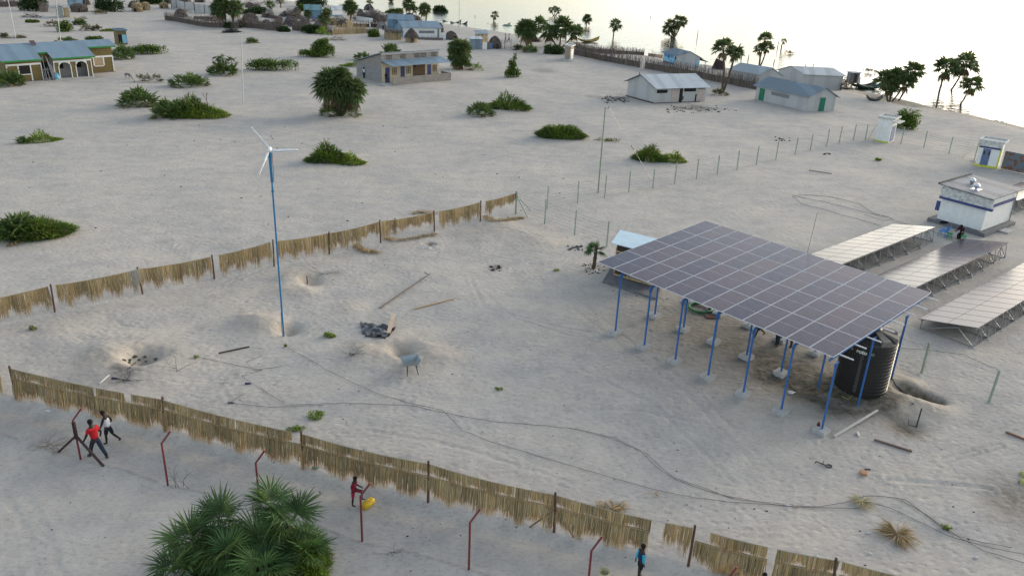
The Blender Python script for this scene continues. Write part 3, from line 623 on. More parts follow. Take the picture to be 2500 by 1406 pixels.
mb = MB(); leaf_dome(mb, (1.35,.5,0), .95, 1.1, 1.3, 5200, .06, (.10,.18,.03), GRASS); grass_dome(mb, (1.3,.4,0), 1.0, 1.2, 1.3, 2600, .35, .022, GRASS, LIME)
leaf_dome(mb, (2.05,-.1,0), .45, .5, .45, 900, .05, GRASS, LIME); leaf_dome(mb, (-.2,0,0), 1.7, 1.1, .9, 3500, .07, DARKG, GRASS); mb.build('undergrowth', [LEAF], t)
for hx, hy, hz in heads[:6]: trunk_mb([(hx*.8, hy*.8, -.2), (hx, hy, hz*.8)], .12, .09).build('trunk', BARK, t)

# ---- creepers and tufts inside the yard
for x, y, r, h, n, lab in [(802,822,.42,.16,420,'small green creeper right of the turbine foot'),(768,1018,.52,.16,420,'green creeper clump inside the near palm-mat fence'),(722,1050,.42,.10,300,'thin green runner creeping up to the near palm-mat fence'),
        (1220,951,.25,.10,120,'tiny green weed alone in the middle of the yard'),(697,845,.12,.10,70,'small yellow green weed in front of the turbine foot'),(478,873,.14,.12,70,'yellow green weed at the end of a twig by the left pit'),
        (80,805,.30,.16,150,'olive weed at the far left of the yard'),(1357,662,.28,.14,120,'small weed left of the young palm'),(2308,1288,.22,.12,110,'green weed beside the cable at the lower right'),(2145,392,.4,.2,120,'pale tuft near the far corner of the wire fence'),
        (1475,343,1.6,.15,160,'thin dry runners right of the dome bush')]:
    P = W(x, y); t = MB(); leaf_dome(t, (0,0,0), r, r*.7, h*1.6, n, .045 if y > 500 else .12, GRASS if 'olive' not in lab else OLIVE, LIME if 'dry' not in lab else DEAD, 5)
    o = t.build('creeper', [LEAF], None, loc=P); tag(o, lab, 'weed', 'small weeds on the sand')
# ------------------------------------------------------------------ solar structures
def M_cells(name, spec, tint):
    m = bpy.data.materials.new(name); m.use_nodes = True; n, l = nodes_of(m); b = n['Principled BSDF']
    t = n.new('ShaderNodeTexCoord'); br = n.new('ShaderNodeTexBrick'); br.offset = 0
    br.inputs['Scale'].default_value = 1; br.inputs['Brick Width'].default_value = .18; br.inputs['Row Height'].default_value = .095; br.inputs['Mortar Size'].default_value = .004
    br.inputs['Color1'].default_value = (.030, .032, .050, 1); br.inputs['Color2'].default_value = (.034, .034, .048, 1); br.inputs['Mortar'].default_value = (.11, .11, .13, 1)
    l.new(t.outputs['Object'], br.inputs['Vector'])
    oi = n.new('ShaderNodeObjectInfo'); r = n.new('ShaderNodeValToRGB')
    for p, c in ((0, (.7, .8, 1.05)), (.55, (1, 1, 1.1)), (1, (1.9, 1.25, 1.15))):
        e = r.color_ramp.elements[0] if p == 0 else (r.color_ramp.elements[1] if p == 1 else r.color_ramp.elements.new(p)); e.position = p; e.color = (*c, 1)
    l.new(oi.outputs['Random'], r.inputs[0]); mx_ = n.new('ShaderNodeMix'); mx_.data_type = 'RGBA'; mx_.blend_type = 'MULTIPLY'; mx_.inputs[0].default_value = 1
    l.new(br.outputs[0], mx_.inputs[6]); l.new(r.outputs[0], mx_.inputs[7])
    no = n.new('ShaderNodeTexNoise'); no.inputs['Scale'].default_value = 3; no.inputs['Detail'].default_value = 8; l.new(t.outputs['Object'], no.inputs['Vector'])
    r2 = n.new('ShaderNodeValToRGB'); r2.color_ramp.elements[0].position = .35; r2.color_ramp.elements[1].position = .75; r2.color_ramp.elements[0].color = (.05, .05, .05, 1); r2.color_ramp.elements[1].color = (.14, .14, .14, 1); l.new(no.outputs[0], r2.inputs[0])
    m2 = n.new('ShaderNodeMix'); m2.data_type = 'RGBA'; l.new(r2.outputs[0], m2.inputs[0]); l.new(mx_.outputs[2], m2.inputs[6]); m2.inputs[7].default_value = (.34, .30, .27, 1)
    l.new(m2.outputs[2], b.inputs['Base Color']); b.inputs['Roughness'].default_value = .20; b.inputs['Specular IOR Level'].default_value = spec; b.inputs['Specular Tint'].default_value = tint
    return m
CELLS = M_cells('solar_cells', .27, (1, .88, .86, 1)); CELLS2 = M_cells('glossy_solar_cells', .46, (1, .74, .64, 1)); DALU = M('dull_frame', (.17, .15, .15), .5, .1, 4); ALU = M('aluminium_frame', (.50, .52, .56), .45, .1, 4, metal=.1); GALV = M('galvanised_steel', (.30, .31, .32), .5, .25, 8, metal=.5)  # warm specular tint paints the peach sky glow into the panel reflections
BLUE = M('blue_paint', (.024, .125, .38), .5, .35, 4, bump=.002, dirt=(.035, .10, .24)); CONC = M('concrete', (.38, .39, .39), .9, .2, 6, bump=.008)
def module_mesh(wx, wy, split=True):
    mb = MB(); fr = .018 if split else .012; th = .035; mb.mi = 0
    rects = [(fr, wx-fr, fr, wy/2-.006), (fr, wx-fr, wy/2+.006, wy-fr)] if split else [(fr, wx-fr, fr, wy-fr)]
    for a, b, c, d in rects: mb.add([(a, c, th-.004), (b, c, th-.004), (b, d, th-.004), (a, d, th-.004)], [(0, 1, 2, 3)])
    mb.mi = 1
    for a, b, c, d in ((0, wx, 0, fr), (0, wx, wy-fr, wy), (0, fr, fr, wy-fr), (wx-fr, wx, fr, wy-fr)): mb.box(a, b, c, d, 0, th)
    if split: mb.box(fr, wx-fr, wy/2-.006, wy/2+.006, th-.012, th-.003)
    mb.box(fr, wx-fr, fr, wy-fr, .004, .010)
    o = mb.build('tmp', [CELLS, ALU] if split else [CELLS2, DALU]); me = o.data; bpy.data.objects.remove(o); return me
def inst(name, me, parent, loc, rot=(0, 0, 0)):
    o = bpy.data.objects.new(name, me); COL.objects.link(o); o.parent = parent; o.location = loc; o.rotation_euler = rot; return o
# ---- raised canopy
A_TH = rad(-46.8); a0 = Vector((5.515, 38.63, 0)); a0.z = tz(a0.x, a0.y)
arr = thing('solar_canopy', 'large solar panel canopy raised on blue posts over the black water tank', 'solar panels', a0, A_TH)
U0, V0, UL, VL, Z0 = -1.72, .06, 13.24, 9.44, 3.675-a0.z; SY, SX = .418/VL, .0024/UL
pz = lambda u, v: Z0+SY*(v-V0)+SX*(u-U0)
me = module_mesh(UL/12-.022, VL/4-.008)
for i in range(12):
    for j in range(4):
        u, v = U0+i*UL/12+.015, V0+j*VL/4
        inst('solar_module', me, arr, (u, v, pz(u, v)), (math.atan(SY), -math.atan(SX), 0))
for j in range(4):
    for q in (.22, .78):
        v = V0+(j+q)*VL/4; mb = MB(); u1 = U0+UL+random.uniform(.5, .72)
        mb.bar((U0-.02, v, pz(U0, v)-.04), (u1, v, pz(u1, v)-.04), .045, .05); mb.build('rail', [ALU], arr)
foot = MB(); foot.box(-.28, .28, -.28, .28, -.35, .20); fo = foot.build('tmp', [CONC]); footme = fo.data; bpy.data.objects.remove(fo)
for i in range(7):
    u = i*1.953
    mb = MB(); ub = min(u, 11.42); mb.bar((ub, -.06, pz(ub, -.06)-.12), (ub, V0+VL-.15, pz(ub, V0+VL-.15)-.12), .06, .10); mb.build('beam', [BLUE], arr)
    for j in range(3):
        v = j*3.27; wx, wy = a0.x+u*math.cos(A_TH)-v*math.sin(A_TH), a0.y+u*math.sin(A_TH)+v*math.cos(A_TH); gz = tz(wx, wy)-a0.z
        mb = MB(); zt = pz(u, v)-.14; mb.tube([(0, 0, -.3), (0, 0, zt-gz)], .05, 8)
        for s in (-1, 1): mb.bar((0, .0, zt-gz-.38), (0, s*.16, zt-gz+.0), .035, .035)
        mb.add([(0, -.02, zt-gz-.38), (0, .22, zt-gz+.02), (0, -.02, zt-gz+.02), (.012, -.02, zt-gz-.38), (.012, .22, zt-gz+.02), (.012, -.02, zt-gz+.02)], [(0,1,2),(3,5,4),(0,3,4,1),(1,4,5,2),(2,5,3,0)])
        p = mb.build('post', [BLUE], arr, loc=(u, v, gz))
        if not ((j == 1 and i >= 5) or (j == 2 and i == 6)): inst('footing', footme, p, (0, 0, .0), (0, 0, random.uniform(-.05, .05)))
# ---- ground mounted rows
def ground_row(px, z, length, back, label, start_ext=0.0, th=rad(41), zn=1.15, zb=.50, w=3.1, off_left=0):
    x, y = G(px[0], px[1], z); e = Vector((math.cos(th), math.sin(th), 0)); O = Vector((x, y, 0))-e*start_ext; O.z = tz(O.x, O.y)-.02
    t = thing('solar_row', label, 'solar panels', O, th, 'rows of ground mounted solar panels'); n = int(length/1.02)
    me = module_mesh(1.005, w/2-.01, False); tilt = math.atan2(zb-zn, w)
    for i in range(n):
        for j in range(2): inst('solar_module', me, t, (i*1.02, j*w/2*math.cos(tilt), zn+(zb-zn)*j/2), (tilt, 0, 0))
    L_ = n*1.02
    for v, zz, nm in ((.12, zn-.09, 'rail'), (w-.25, zb-.02, 'rail')):
        mb = MB(); mb.bar((0, v, zz), (L_, v, zz), .06, .08); mb.build(nm, [GALV], t)
    mb = MB(); k = max(2, round(L_/1.9))
    mb.bar((0, -.02, .05), (L_, -.02, .05), .06, .06)
    for i in range(k*2):
        a, b = i*L_/(2*k), (i+1)*L_/(2*k); mb.bar((a, -.02, .06) if i % 2 == 0 else (a, .12, zn-.1), (b, .12, zn-.1) if i % 2 == 0 else (b, -.02, .06), .035)
        mb.bar((b, -.02, .06), (b, .12, zn-.1), .035)
    mb.build('truss', [GALV], t)
    for i in range(k+1):
        a = i*L_/k; mb = MB(); mb.bar((a, -.02, .04), (a, .95, .0+(zn*.72)), .05); mb.bar((a, .95, zn*.72), (a, w-.3, .04), .05); mb.bar((a, -.02, .05), (a, w-.3, .05), .045); mb.bar((a, w-.3, 0), (a, w-.3, zb), .05)
        mb.build('leg_frame', [GALV], t)
        mb = MB(); mb.box(a-.14, a+.14, -.16, .12, -.2, .05); mb.build('footing', [CONC], t)
    return t
ground_row((2386,809), 1.15, 18.5, 0, 'nearest ground mounted solar row, cut by the right edge of the picture', th=rad(41))
ground_row((2243,705), 1.15, 16.6, 0, 'middle ground mounted solar row, ending right of the big canopy', start_ext=3.2)
ground_row((2068,648), 1.15, 16.3, 0, 'far ground mounted solar row pointing at the seated man', start_ext=3.2)
ground_row((2486,491), 1.2, 9.5, 0, 'solar row just showing behind the white power house at the right edge')

# ---- water tank
TP = W(2099, 940); TP.z -= .02
tank = thing('water_tank', 'big black ribbed plastic water tank under the corner of the solar canopy', 'water tank', TP)
BLK = M('black_plastic', (.012, .012, .013), .38, .3, 2, spec=.4, dirt=(.022, .020, .018))
R_ = 1.16; prof = [(R_*.98, 0)]; z = .06
while z < 2.5:
    prof += [(R_, z), (R_, z+.105), (R_+.018, z+.12), (R_+.018, z+.14), (R_, z+.155)]; z += .175
prof += [(R_, 2.58), (R_*.97, 2.66), (R_*.80, 2.80), (R_*.45, 2.92), (R_*.28, 2.95)]
mb = MB(); mb.lathe(prof, 40); mb.build('body', [BLK], tank, smooth=False)
GREYPL = M('dusty_plastic', (.16, .15, .135), .7, .3, 5)
for k in range(8):
    a = k*math.pi/4+.2; mb = MB(); c_, s_ = math.cos(a), math.sin(a)
    def q(r, w, z): return (r*c_-w*s_, r*s_+w*c_, z)
    mb.add([q(.35,-.16,2.86), q(.35,.16,2.86), q(R_*.98,.26,2.62), q(R_*.98,-.26,2.62), q(.35,-.13,3.02), q(.35,.13,3.02), q(R_*.98,.2,2.86), q(R_*.98,-.2,2.86)], [(0,3,2,1),(4,5,6,7),(0,1,5,4),(1,2,6,5),(2,3,7,6),(3,0,4,7)])
    mb.build('roof_rib', [GREYPL if k in (0, 1, 6, 7) else BLK], tank)  # ribs of the right-hand half get the lighter grey
mb = MB(); mb.lathe([(.36, 2.92), (.38, 3.02), (.34, 3.08), (.1, 3.11)], 20); mb.build('lid', [BLK], tank, smooth=True)
va = math.atan2(-TP.y, -TP.x)      # direction from the tank towards the open yard in front of it
ra = va-.10
mb = MB(); 
sv = []
for i in range(27): zz = .2+i*.085; ww = .045+.05*abs(math.sin(i*1.3))*(1-i/40); sv += [(R_+.026, -ww, zz), (R_+.026, ww, zz)]
mb.add(sv, [(2*i, 2*i+1, 2*i+3, 2*i+2) for i in range(26)])
for i in range(len(mb.v)):
    x, y, z = mb.v[i]; a = ra+(y-.05)/R_; mb.v[i] = (x*math.cos(a), x*math.sin(a), z)
mb.build('level_strip', [M('scuffed_plastic', (.07, .07, .073), .5, .8, 20)], tank)
WHT = M('white_print', (.75, .75, .73), .6, .1, 3)
fc = bpy.data.curves.new('lettering', 'FONT'); fc.body = 'roto'; fc.size = .26; fc.align_x = 'CENTER'; fc.extrude = .0; fc.space_character = .95; fc.offset = .006
fo = bpy.data.objects.new('tmp', fc); COL.objects.link(fo); dg = bpy.context.evaluated_depsgraph_get(); me = bpy.data.meshes.new_from_object(fo.evaluated_get(dg)); bpy.data.objects.remove(fo)
mb = MB(); vs = [v.co.copy() for v in me.vertices]; fs = [tuple(p.vertices) for p in me.polygons]
aa = va-.20
def onwall(x, z, r=R_+.030): a = aa+x/R_; return (r*math.cos(a), r*math.sin(a), z)
mb.add([onwall(v.x, 2.16+v.y) for v in vs], fs)
mb.build('lettering', [WHT], tank)
for sx_ in (-.46, .46):
    mb = MB(); cc = [onwall(sx_+.065*math.cos(k*math.pi/8), 2.23+.065*math.sin(k*math.pi/8)) for k in range(16)]; ci = [onwall(sx_+.035*math.cos(k*math.pi/8), 2.23+.035*math.sin(k*math.pi/8)) for k in range(16)]
    mb.add(cc+ci, [(k, (k+1) % 16, 16+(k+1) % 16, 16+k) for k in range(16)]); mb.build('round_mark', [M('grey_print', (.28, .28, .27), .6, .1, 3)], tank)
# pipe from the tank top to the trench
p1 = Vector((R_*.92, .75, 2.5)); pr = MB()
rt = math.atan2(W(2190, 950).y-TP.y, W(2190, 950).x-TP.x)
def rp(r, z, da=0): return TP+Vector((r*math.cos(rt+da), r*math.sin(rt+da), z))
pr.tube([rp(R_+.0, 2.42, .25), rp(R_+.32, 2.45, .22), rp(R_+.36, 2.3, .2), rp(R_+.32, 1.2, .1), rp(R_+.30, .5, 0), W(2185, 945, .12), W(2200, 962, .0), W(2230, 985, .05)], .028, 6)
o = pr.build('filling_pipe', [BLK]); tag(o, 'grey black hose running down the right side of the tank into the sand', 'pipe')
pr = MB(); pr.tube([W(2160, 944, .05), W(2185, 955, .0), W(2212, 968, .05), W(2235, 977, .08)], .035, 6); o = pr.build('outlet_pipe', [M('dark_blue_pipe', (.02, .03, .10), .5)]); tag(o, 'dark pipe leaving the tank foot into the trench', 'pipe')
pr = MB(); pr.tube([W(2237, 1042, -.05), W(2238, 1041, .95)], .03, 6); pr.tube([W(2237, 1042, .02), W(2218, 1040, .05), W(2217, 1030, .12)], .018, 5); o = pr.build('standpipe', [M('dark_pipe', (.05,.05,.055), .5)]); tag(o, 'upright dark standpipe at the edge of the damp hollow', 'pipe')

# ------------------------------------------------------------------ wind turbine
P = W(693, 822, -.05); hT = hgt(P, (663, 374)); tb = thing('wind_turbine', 'small white three-bladed wind turbine on a thin blue pole', 'wind turbine', P)
TB = M('turbine_blue', (.02, .16, .33), .4, .2, 4); WP = M('white_paint', (.72, .76, .78), .35, .08, 4)
hj = hgt(P, (668, 455)); mb = MB(); mb.tube([(0, 0, -.3), (0, 0, hj)], .045, 8); mb.build('lower_pole', [TB], tb)
mb = MB(); mb.tube([(0, 0, hj-.03), (0, 0, hj+.25)], .04, 8); mb.tube([(0, 0, hj+.2), (0, 0, hT)], [.058, .085], 8); mb.tube([(0, 0, hj-.28), (0, 0, hj-.20)], .07, 8); mb.tube([(0, 0, hT), (0, 0, hT+.05)], .14, 10)
mb.build('upper_pole', [TB], tb)
mb = MB(); mb.tube([(.10, 0, hT), (.12, -.02, hT-.8), (.07, 0, hj+.2)], .012, 4); mb.build('cable', [M('red_cable', (.25, .05, .05), .6)], tb)
mb = MB(); mb.tube([(-.06, -.03, .0), (-.08, 0, .6), (-.05, 0, 1.4)], .012, 4); mb.build('cable', [BLK], tb)
vd = Vector((-P.x, -P.y, CH-P.z-hT)); ax = Vector((vd.x, vd.y, vd.z*.4)).normalized()      # rotor axis
rx_ = Vector((0, 0, 1)).cross(ax).normalized(); ry_ = ax.cross(rx_).normalized()
hub = Vector((0, 0, hT+.17))+ax*.16
mb = MB(); mb.tube([hub-ax*.42, hub-ax*.30, hub-ax*.02], [.07, .12, .11], 10); mb.tube([Vector((0,0,hT)), Vector((0,0,hT+.14))], .06, 8); mb.build('nacelle', [WP], tb, smooth=True)
mb = MB(); mb.tube([hub-ax*.03, hub+ax*.06, hub+ax*.14], [.105, .10, .03], 12); mb.build('hub', [WP], tb, smooth=True)
tv = (rx_*-1*.55-Vector((0,0,.62))-ax*.5).normalized()
mb = MB(); mb.bar(hub-ax*.1, hub+tv*.36, .05, .035); mb.build('tail_arm', [WP], tb)
for an in (rad(124.5), rad(-1), rad(243.5)):
    dr = rx_*math.cos(an)+ry_*math.sin(an); wd = (-rx_*math.sin(an)+ry_*math.cos(an)); wd = (wd*.92-ax*.38).normalized(); mb = MB(); vs = []
    sec = [(.08, .03, .03), (.16, .11, -.03), (.35, .12, -.03), (.75, .085, -.01), (1.2, .06, 0), (1.26, .03, .0)]
    for r, w, o_ in sec:
        c = hub+dr*r+ax*.02; vs += [c+wd*(w*.65+o_)*1.0+ax*.006, c+wd*(o_)+ax*.016, c-wd*(w*.65-o_)+ax*.004, c+wd*(o_)-ax*.006]
    fs = [(i*4+j, i*4+(j+1) % 4, i*4+4+(j+1) % 4, i*4+4+j) for i in range(len(sec)-1) for j in range(4)]+[(3,2,1,0), tuple(range(len(sec)*4-4, len(sec)*4))]
    mb.add(vs, fs); mb.build('blade', [WP], tb, smooth=True)

# ------------------------------------------------------------------ palm-mat fences
SC = [(.46,.32,.15), (.38,.27,.13), (.25,.215,.13), (.31,.21,.10), (.54,.41,.23), (.20,.17,.10), (.42,.32,.18), (.31,.27,.17)]
TIP = [(.36,.20,.08), (.28,.13,.05), (.30,.23,.11)]
def strands(mb, A, B, z0a, z0b, sagd, lo, hi, t0, t1, step, out=(0, 0, 0), tilt=.06, cols=SC, splay=0):
    A, B = Vector(A), Vector(B); Ln = (B-A).length; n = int(Ln*(t1-t0)/step); o3 = Vector(out); dv = (B-A).normalized()
    base_n = random.uniform(0, 50); nr = Vector((-dv.y, dv.x, 0))
    for i in range(n):
        t = t0+(t1-t0)*(i+random.random())/n; zt = z0a+(z0b-z0a)*t-sagd*4*t*(1-t)+random.gauss(0, .012)
        p = A.lerp(B, t); p = Vector((p.x, p.y, p.z+zt)); L_ = random.uniform(lo, hi)*(1+.18*math.sin(t*23+base_n)+.1*math.sin(t*57+base_n))
        sp = splay*(t-(t0+t1)/2)/(t1-t0+.001); d1 = dv*random.gauss(sp, tilt); wd = .0085*random.uniform(.7, 1.5)
        off = o3*(1+.3*math.sin(t*31+base_n))+nr*random.gauss(0, .018); m = p+d1*L_*.55+Vector((0, 0, -L_*.55))+off; e = m+(d1+dv*random.gauss(0, tilt))*L_*.45+Vector((0, 0, -L_*.45))+off*.6+nr*random.gauss(0, .02)
        g = random.choice(cols); k = .5+.5*math.sin(t*17+base_n*3); g = tuple(a*(.8+.35*k) for a in g); c = jc(g, .22); ct = jc(random.choice(TIP), .25) if random.random() < .65 else c
        s = dv*wd; base = len(mb.v); mb.v += [tuple(p-s), tuple(p+s), tuple(m+s), tuple(m-s), tuple(e)]; mb.c += [c, c, c, c, ct]; mb.f += [(base, base+1, base+2, base+3), (base+3, base+2, base+4)]; mb.m += [0, 0]
def rib(mb, A, B, za, zb, sagd, t0, t1, jag=.0, out=(0,0,0)):
    A, B = Vector(A), Vector(B); pts = []; n = 7
    for i in range(n+1):
        t = t0+(t1-t0)*i/n; p = A.lerp(B, t)+Vector(out); pts.append((p.x, p.y, p.z+za+(zb-za)*t-sagd*4*t*(1-t)+random.uniform(-jag, jag)))
    mb.col = (.36,.30,.18); mb.tube(pts, .014, 4)
POSTM = M('reddish_pole', (.10, .055, .042), .85, .45, 7, bump=.01)
def mat_fence(name, label, posts, segs, double, group=None):
    base = [W(*p[0]) for p in posts]; root = thing(name, label, 'fence', base[0]); O = base[0]; H_ = []
    for k, (b, tp) in enumerate(posts):
        h = min(1.8, max(1.3, hgt(base[k], tp))); H_.append(h); mb = MB(); m = mpp(base[k]); vx = (1040-b[0])/(5347-b[1])*(b[1]-tp[1]); lean = ((tp[0]-b[0])+vx)*m
        q = base[k]-O; mb.tube([q+Vector((0, 0, -.3)), q+Vector((lean*.5+.01, 0, h*.5)), q+Vector((lean, 0, h))], [.052, .048, .044], 7); mb.build('post', [POSTM if len(posts[k]) < 3 else BARK], root)
    for k, sg in enumerate(segs):
        A, B = base[k]-O, base[k+1]-O; dv = (B-A).normalized(); nr = Vector((dv.y, -dv.x, 0)); ha, hb = H_[k]*.93, H_[k+1]*.93
        for row in sg:
            t0, t1 = row[0], row[1]; kind = row[2] if len(row) > 2 else 'full'
            mb = MB(); tiltz = .0
            sgd = .10 if double else .08
            if double:
                if kind in ('full', 'up'):
                    strands(mb, A, B, ha, hb, sgd, .44, .58, t0, t1, .0065, nr*.015, .035); rib(mb, A, B, ha, hb, sgd, t0, t1, .01)
                if kind in ('full', 'low'):
                    strands(mb, A, B, ha*.70, hb*.70, sgd*.7, .78, 1.0, t0, t1, .0052, nr*.05, .05); rib(mb, A, B, ha*.70, hb*.70, sgd*.7, t0, t1, .012, nr*.05)
                if kind == 'hang': strands(mb, A, B, ha, hb, sgd, .75, 1.15, t0, t1, .0065, nr*.03, .05); rib(mb, A, B, ha, hb, sgd, t0, t1, .01)
            else:
                Lr = row[3] if len(row) > 3 else (.92, 1.22)
                strands(mb, A, B, ha, hb, sgd, *Lr, t0, t1, .0058, nr*.02, .06, cols=SC if kind != 'pale' else [(.42,.40,.34), (.36,.35,.30)]); rib(mb, A, B, ha, hb, sgd, t0, t1, .012)
            mb.build('palm_mat', [STRAW], root)
        mb = MB(); mb.col = (.25,.22,.16); mb.tube(sag(A+Vector((0,0,ha)), B+Vector((0,0,hb)), .09, 8), .006, 4); mb.build('wire', [GALV], root)
    return root, base, H_
nearp = [((-330,905),(-360,822)),((40,974),(22,893)),((403,1050),(396,968)),((740,1142),(735,1052)),((1045,1224),(1046,1125)),((1353,1297),(1356,1202)),((1680,1380),(1697,1282)),((2028,1470),(2043,1358)),((2420,1560),(2450,1440))]
root, nb_, nh_ = mat_fence('palm_mat_fence', 'near fence of doubled palm-leaf mats along the sandy path', nearp,
  [[(0,.93,'low'),(0,.9,'up')],[(.0,.565,'up'),(.58,.765,'up'),(.81,1,'up'),(.0,1,'low')],[(.0,.54,'up'),(.55,.94,'up'),(.0,.995,'low')],[(.0,.995)],[(.0,.68,'up'),(.69,.995,'up'),(.0,.985,'low')],
   [(.0,.70,'up'),(.0,.69,'low'),(.80,.99,'hang')],[(.12,.52,'up'),(.02,.53,'low'),(.585,.99)],[(.01,.99)]], True)
for a, b in (((1353,1297),(1293,1286)),((1353,1297),(1401,1310))):
    mb = MB(); mb.tube([W(*a)+Vector((0,0,1.0))-nb_[0], W(*b)-nb_[0]], .035, 5); mb.build('brace', [M('weathered_wood', (.20,.13,.08), .85, .4, 6)], root)
backp = [((-100,812),(-112,742)),((133.6,762),(123,693)),((348.7,718),(335,653)),((523.5,682),(517,622)),((669,650.5),(666,585)),((803.5,621),(803,566)),((929.5,593),(927,537)),((1060.5,566),(1059.5,514)),((1172.4,541),(1174,490)),((1258.8,522),(1260.6,467.5))]
root2, bb_, bh_ = mat_fence('palm_mat_fence', 'far fence of single hanging palm-leaf mats behind the wind turbine', backp,
  [[(0,.98)],[(.06,.87),(.87,1,'pale')],[(.0,.975)],[(.11,.97)],[(.07,1)],[(.0,.6),(.6,.98,'s',(.6,.85))],[(.02,.28),(.28,.98,'s',(.62,.85))],[(.10,.98)],[(.13,.3),(.3,1,'s',(.55,.75))]], False)
# mats that slipped down and lie folded on the sand
def fallen(pts, label, n=420, L_=.42, group='fallen palm mats'):
    P = [W(*p) for p in pts]; mb = MB(); O = P[0]
    for i in range(n):
        t = random.random()*(len(P)-1); j = min(int(t), len(P)-2); p = P[j].lerp(P[j+1], t-j)-O; dv = (P[j+1]-P[j]).normalized(); nr = Vector((dv.y, -dv.x, 0))
        d = (nr*random.choice((-1, 1, 1))+dv*random.gauss(.2, .35)+Vector((0, 0, random.uniform(-.1, .35)))).normalized(); z = .03+random.random()*.12
        blade(mb, p+Vector((0, 0, z)), d, L_*random.uniform(.6, 1.2), .02, random.choice(SC), .25)
    o = mb.build('fallen_mat', [STRAW], None, loc=O); tag(o, label, 'palm mat', group)
fallen([(868,600),(885,612),(905,617)], 'fallen mat strip under the far fence just right of the third visible gap', 330)
fallen([(940,582),(965,588),(1000,585),(1035,578),(1062,574)], 'long fallen mat curving on the sand under the far fence', 420)
fallen([(1185,530),(1200,540),(1225,541),(1250,537),(1275,533)], 'heap of fallen mats at the right end of the far fence', 460)
fallen([(905,618),(918,616),(928,620)], 'small fan-shaped leaf lying at the foot of the far fence', 120, .3)
fallen([(1005,523),(1030,518),(1068,522)], 'brown heap of fronds lying outside the far fence', 200, .4)
fallen([(1455,1240),(1480,1243),(1505,1236),(1520,1248)], 'dry leaf heap lying just inside the near fence', 170, .5)
fallen([(1750,1380),(1775,1392),(1810,1396)], 'mat end folded on the sand below the near fence', 220, .4)
def leaf_pile(px, py, label, n, R, L_, cols=SC):
    P = W(px, py); mb = MB()
    for i in range(n):
        a = random.choice([.3, 1.9, 3.0, 4.6, 5.3])+random.gauss(0, .28); r = random.uniform(0, R)
        blade(mb, (r*math.cos(a)*.4, r*math.sin(a)*.4, .04+random.random()*.1), (math.cos(a), math.sin(a), random.uniform(.0, .3)), L_*random.uniform(.5, 1.2), .022, random.choice(cols), .15)
    o = mb.build('palm_leaf_bundle', [STRAW], None, loc=P); tag(o, label, 'palm leaves', 'cut palm leaves on the sand')
leaf_pile(2188, 1308, 'untidy bundle of cut palm leaves splayed on the sand at the lower right', 300, .35, .8)
leaf_pile(2103, 1230, 'pale fan of leaf strips lying across the black cables', 130, .2, .5, [(.42,.38,.22),(.38,.34,.20)])
leaf_pile(1597, 1208, 'single thin leaf lying by the cables in the middle foreground', 10, .1, .4)
leaf_pile(958, 573, 'yellowish leaf strips on the sand beyond the turbine', 14, .1, .4)

# ------------------------------------------------------------------ wire fence and metal posts
GPOST = M('pale_green_post', (.30, .36, .29), .8, .25, 5); WIRE = M('thin_wire', (.22, .22, .21), .5, .1, 2, metal=.5)
def wire_fence(label, pts, hmax, extra=(), wires=(.15, .4, .65, .9, 1.15, 1.4, 1.62), r=.05, wr=.0055, mat=None, props=()):
    base = [W(*p) for p in pts]; root = thing('wire_fence', label, 'fence', base[0]); O = base[0]
    for b in base: mb = MB(); q = b-O; l_ = random.uniform(-.04, .04); mb.tube([q+Vector((0,0,-.2)), q+Vector((l_,0,hmax*random.uniform(.95,1.05)))], r, 6); mb.build('post', [mat or GPOST], root)
    mb = MB()
    for z in wires:
        for a, b in zip(base[:-1], base[1:]): mb.tube(sag(a-O+Vector((0,0,z)), b-O+Vector((0,0,z)), .04, 4), wr, 3)
    mb.build('wire', [WIRE], root)
    for a, ha, b in props: mb = MB(); mb.tube([W(*a)-O+Vector((0,0,ha)), W(*b)-O], r*.8, 5); mb.build('brace', [mat or GPOST], root)
    return root
wire_fence('long wire fence on pale green posts around the solar yard', [(1335,511),(1410,496),(1476,483),(1535,470),(1594,460),(1647,448),(1700,437),(1751,426),(1799,415),(1846,403),(1894,391),(1941,377),(1978,368),(2018,358),(2048,351),(2083,343),(2112,344),(2199,352),(2255,361),(2316,377),(2378,392)], 1.75,
  props=[((2135,330),1.2,(2118,343)),((2385,355),.2,(2349,387))])
wire_fence('short wire fence from the far mat fence towards the blue roofed shed', [(1259.5,523),(1329.5,547),(1402,574),(1481,601)], 1.75, props=[((1261,521),1.35,(1296,515)),((1261,521),1.25,(1288,531))])
wire_fence('wire fence on thick green posts at the lower right behind the tank', [(2185,888),(2250,910),(2415,980),(2640,1075)], 1.6, wires=(1.45,), r=.06, wr=.007)
RED = M('oxblood_paint', (.17, .035, .040), .5, .3, 6, bump=.003); DRED = M('dark_oxblood', (.035, .018, .018), .6, .3, 6)
rp_ = [((197.6,1124),(175.6,1026),(190.7,996.5)),((410.4,1187),(394,1082),(409,1054.6)),((634,1228),(631.8,1150),(643.9,1121)),((884.5,1323),(879.4,1211),(898,1185)),((1144.5,1392),(1147,1275),(1158,1247)),((1432,1462),(1444.5,1344),(1458,1313)),((1748,1545),(1765,1418),(1775,1389))]
rlab = ['first red bent post at the left, braced by two dark struts','second red bent post, left of the foreground palms','red bent post just behind the foreground palm clump','red bent post beside the child and the yellow can','red bent post between the yellow can and the braced fence post','red bent post left of the child in turquoise sleeves','short visible tip of a red bent post at the bottom edge']
